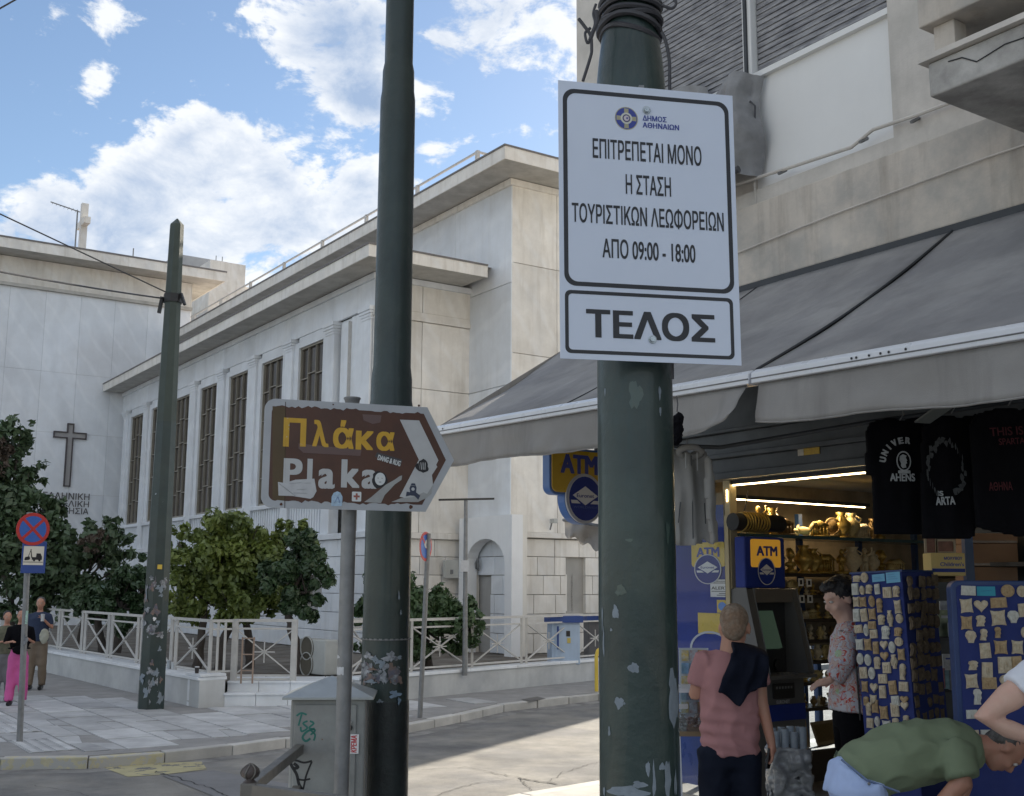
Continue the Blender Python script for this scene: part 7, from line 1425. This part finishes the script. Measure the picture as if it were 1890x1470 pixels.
# ================================================================== PEOPLE
def hand(mb,wr,dr,palm,side,s=1.0,curl=.5):
    """palm + five bent fingers. wr wrist, dr direction, palm = palm normal (towards which fingers curl), side = thumb side"""
    dr=Vector(dr).normalized(); pn=Vector(palm); pn=(pn-dr*pn.dot(dr)).normalized(); sd=Vector(side); sd=(sd-dr*sd.dot(dr)-pn*sd.dot(pn)).normalized(); wr=Vector(wr)
    M=Matrix((sd,pn,dr)).transposed(); mb.ell(wr+dr*.045*s,(.040*s,.016*s,.052*s),M,10,8); mb.tube([wr-dr*.01,wr+dr*.05*s],[.024*s,.03*s],8)
    for i,(o,l) in enumerate(((.030,.070),(.010,.080),(-.011,.074),(-.031,.058))):
        b=wr+dr*.085*s+sd*o*s; p=[b]; a=curl*.5; cur=b
        for seg in (.45,.32,.25): 
            d=dr*math.cos(a)+pn*math.sin(a); cur=cur+d*l*seg*s; p.append(cur); a+=curl
        mb.tube([wr+dr*.05*s+sd*o*s*.8]+p,[.0105*s,.0100*s,.0095*s,.0085*s,.0065*s],6)
    b=wr+dr*.02*s+sd*.03*s; t1_=b+(dr*.6+sd*.75+pn*.2).normalized()*.038*s; t2_=t1_+(dr*.85+sd*.2+pn*.45).normalized()*.034*s; t3_=t2_+(dr*.8+pn*.6).normalized()*.024*s; mb.tube([wr+dr*.015*s,b,t1_,t2_,t3_],[.015*s,.015*s,.013*s,.011*s,.008*s],7)
def head(mb,c,fw,up,s=1.0):
    fw=Vector(fw).normalized(); up=Vector(up); up=(up-fw*up.dot(fw)).normalized(); rt=fw.cross(up); M=Matrix((rt,fw,up)).transposed(); c=Vector(c); P=lambda x,y,z: c+rt*x*s+fw*y*s+up*z*s
    mb.ell(P(0,-.008,.035),(.074*s,.094*s,.085*s),M,18,12); mb.ell(P(0,.03,-.03),(.058*s,.062*s,.082*s),M,16,10); mb.ell(P(0,.055,-.082),(.03*s,.03*s,.026*s),M,10,7)
    mb.tube([P(0,.086,.02),P(0,.108,-.018),P(0,.098,-.032)],[.010*s,.016*s,.012*s],7); mb.ell(P(0,.082,.035),(.05*s,.016*s,.012*s),M,10,6)
    for q in (-1,1): mb.ell(P(q*.077,-.008,-.005),(.010*s,.02*s,.033*s),M,10,7); mb.ell(P(q*.038,.068,-.03),(.02*s,.018*s,.02*s),M,8,6)
    mb.ell(P(0,.088,-.055),(.024*s,.010*s,.008*s),M,8,5)
    return P,M
def eyes(t,P,s,fw):
    for q in (-1,1): mb=MB(); mb.ell(P(q*.03,.083,.012),(.013*s,.009*s,.008*s),nu=8,nv=6); mk('eye',mb,mat('eye_white',(.5,.48,.45),.3),t,smooth=True); mb=MB(); mb.ell(P(q*.03,.091,.012),(.005*s,.003*s,.005*s),nu=6,nv=5); mk('iris',mb,M_black,t,smooth=True)
M_hairg=mat('short_ginger_grey_hair',(.20,.13,.085),.8,.3,60,.5,200,col2=(.30,.26,.21),c2amt=.6,c2s=14); M_hairb=mat('black_hair',(.012,.010,.011),.45,.3,50,.6,150,vstretch=4); M_hairgr=mat('dark_grey_hair',(.07,.065,.06),.6,.35,40,.6,180,col2=(.2,.19,.18),c2amt=.5,c2s=20)
def hair(t,P,M,s,m,parts,disp=.006,vox=.008):
    mb=MB()
    for (x,y,z),(a,b,c) in parts: mb.ell(P(x,y,z),(a*s,b*s,c*s),M,18,12)
    return fuse('hair',mb,m,t,vox,2,disp,45)
# --- man in pink, seen from behind
Y0=7.2; b=atY(1345,1300,Y0); b.z=0; man=thing('person','man in a dusty pink T-shirt seen from behind with a dark jacket over his shoulder','person',b)
def pt(x,y,Y=Y0,dy=0): q=atY(x,y,Y+dy)-b; return q
hip=pt(1346,1385); nk=pt(1350,1198)
sL=pt(1300,1218); sR=pt(1396,1222)
eL=pt(1283,1283,Y0,.02); wL=pt(1300,1262,Y0,-.0)+Vector((.03,.24,.03)); eR=pt(1404,1292,Y0,-.02); wR=pt(1424,1372,Y0,-.04)
hc=pt(1356,1160); 
mb=MB(); mb.tube([hip-Vector((0,0,.02)),hip+Vector((0,0,.15)),pt(1348,1300),pt(1348,1245),pt(1349,1215)],[.11,.105,.115,.12,.085],16,asp=1.42,side=(1,0,0)); mb.tube([pt(1350,1225),pt(1352,1190),hc],[.085,.074,.07],12)
mb.tube([pt(1320,1222),sL,eL,wL],[.06,.062,.042,.028],12); mb.tube([pt(1376,1222),sR,eR,wR],[.06,.062,.043,.028],12)
for sx in (-1,1): mb.tube([hip+Vector((sx*.085,0,-.02)),Vector((hip.x+sx*.11,.0,.50)),Vector((hip.x+sx*.13,.02,.08))],[.10,.065,.045],12); mb.tube([Vector((hip.x+sx*.13,-.03,.05)),Vector((hip.x+sx*.14,.17,.035))],[.045,.035],8)
P,M=head(mb,hc,(.28,.95,-.1),(0,0,1),1.16); hand(mb,wR,(.05,.1,-1),(-1,.2,0),(0,1,0),1.0,.75); hand(mb,wL,(.1,1,.2),(0,0,-1),(1,0,0),.95,.6)
fuse('body',mb,M_skin,man,.012,2)
hair(man,P,M,1.16,M_hairg,[((0,-.022,.045),(.077,.092,.086)),((0,-.055,.0),(.066,.055,.07)),((0,.03,.085),(.055,.05,.035))],.002); eyes(man,P,1.16,None)
M_pink=mat('dusty_pink_cotton',(.36,.175,.175),.85,.08,3,.15,160)
mb=MB(); mb.tube([pt(1347,1392),pt(1347,1350),pt(1348,1300),pt(1348,1245),pt(1349,1212),pt(1350,1203)],[.132,.128,.132,.138,.105,.06],20,asp=1.40,side=(1,0,0)); mb.tube([pt(1325,1222),sL,sL.lerp(eL,.72)],[.07,.078,.066],12); mb.tube([pt(1371,1222),sR,sR.lerp(eR,.6)],[.07,.078,.068],12)
sh_=fuse('t_shirt',mb,M_pink,man,.011,4,.0)
for v in sh_.data.vertices:   # horizontal gathers low on the back
    z=v.co.z; k=math.sin(z*75+v.co.x*9+3*noise.noise(v.co*5))*.006*max(0,min(1,(1.28-z)*5))+noise.noise(v.co*7)*.007; v.co+=v.normal*(k+.006*(1-5*abs(noise.noise(Vector((v.co.x*9+2,v.co.y*9,v.co.z*5))))))
mb=MB(); mb.tube([(pt(1348,1207)+Vector((.062*math.cos(a)*1.25,.062*math.sin(a),.01*math.sin(a)))) for a in [2*math.pi*k/20 for k in range(21)]],.008,6); mk('collar',mb,M_pink,sh_,smooth=True)
M_den=mat('dark_navy_jeans',(.008,.011,.022),.8,.2,6,.2,150,spec=.15)
mb=MB(); mb.tube([pt(1347,1378),hip,hip-Vector((0,0,.1))],[.118,.122,.115],16,asp=1.4,side=(1,0,0))
for sx in (-1,1): mb.tube([hip+Vector((sx*.085,0,-.0)),Vector((hip.x+sx*.11,.0,.50)),Vector((hip.x+sx*.13,.02,.06))],[.112,.083,.075],14)
fuse('trousers',mb,M_den,man,.012,4,.006,7)
for sx in (-1,1): mb=MB(); mb.tube([Vector((hip.x+sx*.13,-.06,.04)),Vector((hip.x+sx*.135,.06,.045)),Vector((hip.x+sx*.14,.2,.03))],[.05,.052,.038],10); fuse('shoe',mb,M_black,man,.01,2)
# jacket folded over the right shoulder
V=[];nx,ny=22,26
for i in range(nx+1):
    for j in range(ny+1):
        s_,t_=i/nx,j/ny
        top=Vector((1346+62*s_,1186+16*s_*s_,0)); bot=Vector((1313+92*s_,1272+(30*math.exp(-((s_-.42)/.2)**2))-8*s_,0)); x=top.x+(bot.x-top.x)*t_; y=top.y+(bot.y-top.y)*t_
        q=pt(x,y,Y0,0); f=math.sin(s_*17+t_*3)*.012*t_+noise.noise(Vector((s_*6,t_*3,2)))*.02
        V.append(Vector((q.x,-.195-.03*math.sin(math.pi*min(1,t_*1.3))*.6+f+.16*max(0,.12-t_)/.12,q.z+(.015 if t_<.08 else 0))))
mb=MB(); mb.add(V,[(i*(ny+1)+j,(i+1)*(ny+1)+j,(i+1)*(ny+1)+j+1,i*(ny+1)+j+1) for i in range(nx) for j in range(ny)])
o=mk('jacket',mb,mat('navy_jacket_cloth',(.006,.008,.017),.85,.25,7,.3,120,spec=.15),None,smooth=True,label='dark navy jacket slung over the shoulder of the man in pink',cat='jacket'); o.location=b; q=o.modifiers.new('s','SOLIDIFY'); q.thickness=.035; q.offset=1; q=o.modifiers.new('b','SUBSURF'); q.levels=1; q.render_levels=1
t=thing('phone','small black phone held in the hand of the man in pink','phone',b+wR+Vector((-.02,.0,-.09)),(R_(8),R_(10),R_(60))); mb=MB(); mb.box(-.034,.034,-.006,.006,-.06,.06); mk('phone_body',mb,M_black,t,bevel=.004); mb=MB(); mb.box(-.030,.030,-.0075,-.0062,-.055,.055); mk('screen',mb,mat('phone_glass',(.01,.01,.012),.1),t)
# --- woman in floral shirt, profile to the left
Y1=7.75; b=atY(1562,1300,Y1); b.z=.0; wo=thing('person','woman with short dark hair in a loose floral shirt and black trousers looking down','person',b)
def pt(x,y,dy=0): return atY(x,y,Y1+dy)-b
hc=pt(1552,1106); hip=pt(1572,1318)
mb=MB(); mb.tube([hip,pt(1570,1270),pt(1568,1215),pt(1566,1175),pt(1564,1155)],[.11,.10,.11,.10,.07],14,asp=1.35,side=(.3,1,0)); mb.tube([pt(1566,1165),pt(1560,1135),hc],[.07,.062,.06],10)
mb.tube([pt(1562,1168,-.12),pt(1556,1230,-.16),pt(1530,1258,-.14)],[.055,.04,.025],10); mb.tube([pt(1566,1168,.15),pt(1562,1230,.18),pt(1538,1255,.1)],[.055,.04,.025],10)
for dy in (-.08,.08): mb.tube([hip+Vector((0,dy,0)),Vector((hip.x+.0,dy,.48)),Vector((hip.x+.02,dy,.08))],[.095,.06,.042],10); mb.tube([Vector((hip.x+.04,dy,.05)),Vector((hip.x-.16,dy,.035))],[.04,.032],8)
P,M=head(mb,hc,(-.92,-.25,-.35),(0,0,1),1.14); hand(mb,pt(1530,1258,-.14),(-1,0,-.25),(0,.2,-1),(0,1,0),.95,.5); hand(mb,pt(1538,1255,.1),(-1,0,-.1),(0,.2,-1),(0,-1,0),.95,.5)
fuse('body',mb,M_skinl,wo,.012,2); hair(wo,P,M,1.14,M_hairb,[((0,-.025,.05),(.088,.10,.088)),((0,-.07,-.01),(.074,.05,.07)),((0,.04,.095),(.062,.06,.035)),((.05,-.04,.02),(.04,.06,.05)),((-.05,-.04,.02),(.04,.06,.05))],.004); eyes(wo,P,1.14,None)
m=bpy.data.materials.new('floral_print'); m.use_nodes=True; n_=m.node_tree.nodes; l_=m.node_tree.links; bs=n_['Principled BSDF']; bs.inputs['Roughness'].default_value=.8
g_=n_.new('ShaderNodeNewGeometry'); v1=n_.new('ShaderNodeTexVoronoi'); v1.inputs['Scale'].default_value=9; nz_=n_.new('ShaderNodeTexNoise'); nz_.inputs['Scale'].default_value=15; nz_.inputs['Distortion'].default_value=2.5
wv=n_.new('ShaderNodeTexWave'); wv.inputs['Scale'].default_value=6; wv.inputs['Distortion'].default_value=12; wv.inputs['Detail Scale'].default_value=2.5
for q in (v1,nz_,wv): l_.new(g_.outputs['Position'],q.inputs[0])
c1=n_.new('ShaderNodeValToRGB'); c1.color_ramp.interpolation='CONSTANT'; e=c1.color_ramp.elements; e[0].color=(.50,.49,.52,1); e[1].position=.48; e[1].color=(.22,.24,.33,1)
for p_,cc_ in ((.56,(.46,.44,.47,1)),(.62,(.50,.12,.08,1)),(.72,(.52,.40,.36,1))): q=e.new(p_); q.color=cc_
c2=n_.new('ShaderNodeValToRGB'); c2.color_ramp.interpolation='CONSTANT'; e=c2.color_ramp.elements; e[0].color=(0,0,0,1); e[1].position=.62; e[1].color=(1,1,1,1)
mx_=n_.new('ShaderNodeMixRGB'); l_.new(wv.outputs[1],c1.inputs[0]); l_.new(nz_.outputs[0],c2.inputs[0]); l_.new(c2.outputs[0],mx_.inputs[0]); l_.new(c1.outputs[0],mx_.inputs[1]); mx_.inputs[2].default_value=(.48,.07,.05,1)
mx2=n_.new('ShaderNodeMixRGB'); lt_=n_.new('ShaderNodeMath'); lt_.operation='LESS_THAN'; lt_.inputs[1].default_value=.22; l_.new(v1.outputs['Distance'],lt_.inputs[0]); l_.new(lt_.outputs[0],mx2.inputs[0]); l_.new(mx_.outputs[0],mx2.inputs[1]); l_.new(v1.outputs['Color'],mx2.inputs[2])
mx3=n_.new('ShaderNodeMixRGB'); mx3.inputs[0].default_value=.25; l_.new(mx_.outputs[0],mx3.inputs[1]); l_.new(mx2.outputs[0],mx3.inputs[2]); l_.new(mx3.outputs[0],bs.inputs['Base Color'])
mb=MB(); mb.tube([pt(1574,1312),pt(1572,1270),pt(1569,1215),pt(1567,1175),pt(1565,1158),pt(1562,1148)],[.155,.14,.135,.125,.095,.06],18,asp=1.3,side=(.3,1,0)); mb.tube([pt(1562,1170,-.12),pt(1556,1225,-.17),pt(1538,1252,-.15)],[.075,.072,.06],12); mb.tube([pt(1566,1170,.15),pt(1562,1228,.18),pt(1544,1252,.1)],[.075,.07,.055],12)
fuse('floral_shirt',mb,m,wo,.011,3,.010,6)
mb=MB(); mb.tube([hip+Vector((0,0,.04)),hip-Vector((0,0,.08))],.125,14,asp=1.3,side=(.3,1,0))
for dy in (-.08,.08): mb.tube([hip+Vector((0,dy,0)),Vector((hip.x+.0,dy,.48)),Vector((hip.x+.02,dy,.06))],[.11,.08,.07],12)
fuse('trousers',mb,M_tee,wo,.012,3)
mb=MB(); mb.tube([pt(1574,1180,-.16),pt(1582,1250,-.2),pt(1588,1330,-.2)],.006,6); mk('bag_strap',mb,M_black,wo)
# --- man in green bending over, profile to the right
Y2=6.1; b=atY(1580,1400,Y2); b.z=0; gm=thing('person','man in a green T-shirt and pale blue jeans bending forward over the magnet board','person',b)
def pt(x,y,dy=0): return atY(x,y,Y2+dy)-b
hip=pt(1578,1440); 
sp_=[pt(1585,1440),pt(1630,1412),pt(1690,1392),pt(1745,1385),pt(1785,1388)]
mb=MB(); mb.tube(sp_,[.13,.125,.135,.13,.09],16,asp=1.3,side=(0,1,0)); hc=pt(1852,1382); mb.tube([pt(1775,1380),pt(1815,1378),hc],[.075,.062,.06],10)
mb.tube([pt(1765,1392,-.17),pt(1775,1445,-.22),pt(1722,1500,-.2)],[.068,.052,.034],12); mb.tube([pt(1765,1392,.17),pt(1780,1450,.2),pt(1760,1510,.16)],[.06,.045,.03],10)
for dy in (-.1,.1): mb.tube([hip+Vector((0,dy,0)),Vector((hip.x+.06,dy,.48)),Vector((hip.x-.04,dy,.08))],[.11,.07,.045],12); mb.tube([Vector((hip.x-.08,dy,.05)),Vector((hip.x+.16,dy,.035))],[.045,.036],8)
P,M=head(mb,hc,(.36,-.05,-.93),(.90,0,.35),1.04); hand(mb,pt(1722,1500,-.2),(-.5,.1,-1),(1,0,0),(0,1,0),1,.6); hand(mb,pt(1760,1510,.16),(-.2,.1,-1),(1,0,0),(0,-1,0),1,.6)
fuse('body',mb,M_skin,gm,.011,2); hair(gm,P,M,1.0,M_hairgr,[((0,-.03,.04),(.079,.088,.082)),((0,-.06,-.01),(.068,.045,.06)),((0,.035,.095),(.055,.05,.028))],.004); eyes(gm,P,1,None)
M_grn=mat('sage_green_cotton',(.18,.225,.14),.85,.07,3,.12,170)
mb=MB(); mb.tube([pt(1556,1432),pt(1590,1425),pt(1632,1405),pt(1690,1388),pt(1745,1383),pt(1790,1385),pt(1808,1384)],[.120,.150,.162,.168,.158,.125,.07],22,asp=1.22,side=(0,1,0)); mb.tube([pt(1762,1385,-.14),pt(1768,1408,-.2),pt(1776,1436,-.23)],[.10,.088,.082],14); mb.tube([pt(1762,1390,.14),pt(1770,1410,.2),pt(1776,1432,.22)],[.09,.08,.075],12)
o=fuse('t_shirt',mb,M_grn,gm,.011,4)
for v in o.data.vertices:
    p=v.co; k=.008*(1-5*abs(noise.noise(Vector((p.x*6+1,p.y*6,p.z*9)))))+noise.noise(p*6)*.010+math.sin(p.x*22+p.z*30)*.006*max(0,min(1,(1.02-p.z)*6)); v.co+=v.normal*k
M_lj=mat('pale_blue_denim',(.42,.53,.80),.8,.08,4,.2,180,streak=.1,scol=(.22,.3,.48))
mb=MB(); mb.tube([pt(1610,1425),pt(1575,1440),pt(1572,1470)],[.12,.15,.145],18,asp=1.25,side=(0,1,0))
for dy in (-.1,.1): mb.tube([hip+Vector((0,dy,0)),Vector((hip.x+.06,dy,.48)),Vector((hip.x-.04,dy,.06))],[.128,.09,.075],14)
o=fuse('jeans',mb,M_lj,gm,.012,4,.006,8)
mb=MB(); mb.tube([pt(1553,1402,-.12),pt(1600,1440,-.19),pt(1660,1462,-.19)],.006,5); mk('waist_seam',mb,mat('seam_blue',(.14,.19,.32),.8),o); mb=MB(); mb.ell(pt(1604,1447,-.205),(.008,.006,.008)); mk('rivet',mb,M_galv,o)
for dy in (-.1,.1): mb=MB(); mb.tube([Vector((hip.x-.1,dy,.04)),Vector((hip.x+.05,dy,.045)),Vector((hip.x+.18,dy,.03))],[.05,.05,.036],10); fuse('shoe',mb,M_sw,gm,.01,2)
# --- person in white at the right edge, only the bent arm in view
Y3=5.15; b=atY(2010,1400,Y3); b.z=0; wp_=thing('person','person in a white T-shirt with a bent bare arm at the right edge','person',b)
def pt(x,y,dy=0): return atY(x,y,Y3+dy)-b
mb=MB(); hip=Vector((0,0,.92)); sh0=pt(1960,1212)
mb.tube([hip,Vector((0,0,1.15)),Vector((-.02,0,1.38)),Vector((-.02,0,1.46))],[.11,.11,.11,.07],14,asp=1.4,side=(.5,1,0)); mb.tube([Vector((-.02,0,1.42)),Vector((-.04,0,1.6))],[.06,.055],10)
mb.tube([pt(1972,1215),pt(1930,1238),pt(1862,1288),pt(1815,1326),pt(1860,1345),pt(1935,1372)],[.06,.06,.062,.046,.043,.030],14)
for dy in (-.09,.09): mb.tube([hip+Vector((0,dy,0)),Vector((0,dy,.48)),Vector((.02,dy,.08))],[.1,.065,.045],10); mb.tube([Vector((.05,dy,.05)),Vector((-.17,dy,.035))],[.042,.034],8)
P,M=head(mb,Vector((-.05,0,1.63)),(-.9,.3,-.1),(0,0,1),1.0); hand(mb,pt(1935,1372),(1,.1,-.15),(0,0,1),(0,1,0),1,.5); mb.tube([Vector((0,.2,1.38)),Vector((-.05,.28,1.12)),Vector((-.02,.12,1.0))],[.055,.042,.028],10); hand(mb,Vector((-.02,.12,1.0)),(.2,-1,-.3),(0,0,-1),(1,0,0),1,.5)
fuse('body',mb,M_skinl,wp_,.011,3); hair(wp_,P,M,1,M_hairb,[((0,-.025,.05),(.082,.095,.086)),((0,-.06,-.01),(.07,.045,.065))],.006); eyes(wp_,P,1,None)
mb=MB(); mb.tube([Vector((0,0,.86)),Vector((0,0,1.15)),Vector((-.02,0,1.38)),Vector((-.02,0,1.49))],[.14,.135,.13,.07],18,asp=1.35,side=(.5,1,0)); mb.tube([pt(1980,1215),pt(1935,1235),pt(1878,1278)],[.078,.085,.088],16); mb.tube([Vector((0,.18,1.4)),Vector((-.04,.26,1.22))],[.075,.07],12)
fuse('white_shirt',mb,mat('white_cotton',(.72,.74,.80),.85,.03,3,.1,170),wp_,.011,3,.005,8)
mb=MB(); mb.tube([hip+Vector((0,0,.04)),hip-Vector((0,0,.06))],.12,14,asp=1.35,side=(.5,1,0))
for dy in (-.09,.09): mb.tube([hip+Vector((0,dy,0)),Vector((0,dy,.48)),Vector((.02,dy,.06))],[.115,.085,.075],12)
fuse('trousers',mb,M_den,wp_,.012,3)
# --- three people on the far left pavement
def far_person(label,base,hgt,face,top_m,bot_m,hair_m,arm='down',wide=1.0,short=False,extra=None):
    s=hgt/1.75; b=Vector(base); t=thing('person',label,'person',b,face); Z=lambda z: z*s
    mb=MB(); mb.tube([(0,0,Z(.9)),(0,0,Z(1.1)),(0,0,Z(1.32)),(0,0,Z(1.44))],[.10*s*wide,.095*s*wide,.105*s*wide,.07*s],12,asp=1.4,side=(1,0,0)); mb.tube([(0,0,Z(1.42)),(0,-.0,Z(1.58))],[.055*s,.05*s],9)
    arms=[]
    for q in (-1,1):
        if arm=='bent' : pts=[(q*.17*s,0,Z(1.38)),(q*.24*s,-.02,Z(1.12)),(q*.12*s,-.22*s,Z(1.15 if q<0 else 1.22))]
        elif arm=='up' and q>0: pts=[(q*.17*s,0,Z(1.38)),(q*.24*s,-.05,Z(1.15)),(q*.1*s,-.2*s,Z(1.32))]
        else: pts=[(q*.17*s,0,Z(1.38)),(q*.23*s,.02,Z(1.12)),(q*.22*s,-.06,Z(.9))]
        arms.append(pts); mb.tube([(q*.08*s,0,Z(1.38))]+pts,[.05*s,.052*s,.038*s,.025*s],9); d=Vector(pts[2])-Vector(pts[1]); hand(mb,pts[2],d,(-q,0,-.2) if arm=='down' else (0,0,-1),(0,-1,0) if arm=='down' else (-q,0,0),.95*s,.6)
    for q in (-1,1): mb.tube([(q*.08*s,0,Z(.9)),(q*.1*s,-.03*q,Z(.48)),(q*.1*s,.03*q,Z(.08))],[.09*s,.06*s,.04*s],9); mb.tube([(q*.1*s,.04,Z(.05)),(q*.11*s,-.14*s,Z(.035))],[.04*s,.032*s],7)
    P,M=head(mb,Vector((0,-.01,Z(1.605))),(0.0,-1,.0),(0,0,1),.98*s); fuse('body',mb,M_skin,t,.018,1); eyes(t,P,.98*s,None)
    hair(t,P,M,.98*s,hair_m,[((0,-.028,.05),(.08,.09,.085)),((0,-.06,-.0),(.07,.045,.07))],.004,.012)
    mb=MB(); mb.tube([(0,0,Z(.9 if not short else 1.03)),(0,0,Z(1.12)),(0,0,Z(1.32)),(0,0,Z(1.45))],[.125*s*wide,.118*s*wide,.125*s*wide,.08*s],14,asp=1.38,side=(1,0,0))
    for pts in arms: a=Vector(pts[0]);c=Vector(pts[1]); mb.tube([a*.6+Vector((0,0,Z(1.38)*.4)),a,c if arm=='bent' else a.lerp(c,.75)],[.06*s,.066*s,.054*s],9)
    fuse('top',mb,top_m,t,.02,2,.005,8)
    mb=MB(); mb.tube([(0,0,Z(1.04)),(0,0,Z(.86))],[.105*s*wide,.12*s],12,asp=1.35,side=(1,0,0))
    for q in (-1,1): mb.tube([(q*.08*s,0,Z(.88)),(q*.105*s,-.03*q,Z(.48)),(q*.115*s,.03*q,Z(.07))],[.105*s,.09*s,(.078*s if short else .07*s)],10)
    fuse('trousers',mb,bot_m,t,.02,2,.005,8)
    for q in (-1,1): mb=MB(); mb.tube([(q*.1*s,.07,.04),(q*.1*s,-.05,.045),(q*.11*s,-.17*s,.03)],[.042,.045,.032],8); mk('shoe',mb,M_black,t,smooth=True)
    if extra: extra(t,s)
M_hot=mat('bright_pink_cloth',(.55,.10,.30),.8,.1,4,.1,100); M_khk=mat('khaki_cloth',(.17,.13,.095),.85,.12,5,.1,90); M_nvy=mat('navy_polo_cloth',(.022,.035,.075),.85,.15,5)
def bag(t,s):
    mb=MB(); mb.ell((.02,-.17*s,1.0*s),(.13*s,.06*s,.085*s)); fuse('waist_bag',mb,M_tee,t,.012,2,.004,20)
    mb=MB(); mb.tube([(.13*s*1.4*math.cos(a),.13*s*math.sin(a),1.02*s) for a in [2*math.pi*k/16 for k in range(17)]],.012,6); mk('belt',mb,M_tee,t)
far_person('woman in a black top and bright pink wide trousers on the left pavement',gnd(28,1302),1.50,R_(18),M_tee,M_hot,M_hairb,'bent',short=True,extra=bag)
def cup(t,s):
    mb=MB(); mb.lathe([(.03,0),(.035,.13)],12,(.1*s,-.27*s,1.28*s)); mk('drink_cup',mb,M_sw,t,smooth=True); mb=MB(); mb.ell((.13,-.18,1.0*s),(.08,.05,.14)); fuse('pale_bag',mb,mat('pale_carrier_bag',(.36,.36,.30),.7,.1),t,.014,2,.008,12)
far_person('man in a navy polo shirt and khaki trousers walking by the left fence',gnd(64,1273),1.66,R_(12),M_nvy,M_khk,M_hairgr,'up',1.12,extra=cup)
far_person('person in an olive patterned top cut by the left edge of the photo',gnd(2,1296),1.46,R_(35),mat('olive_patterned',(.12,.12,.08),.85,.4,14),mat('grey_trousers',(.17,.17,.18),.85,.1),M_hairb,'bent')

bpy.data.scenes.remove(TMP)
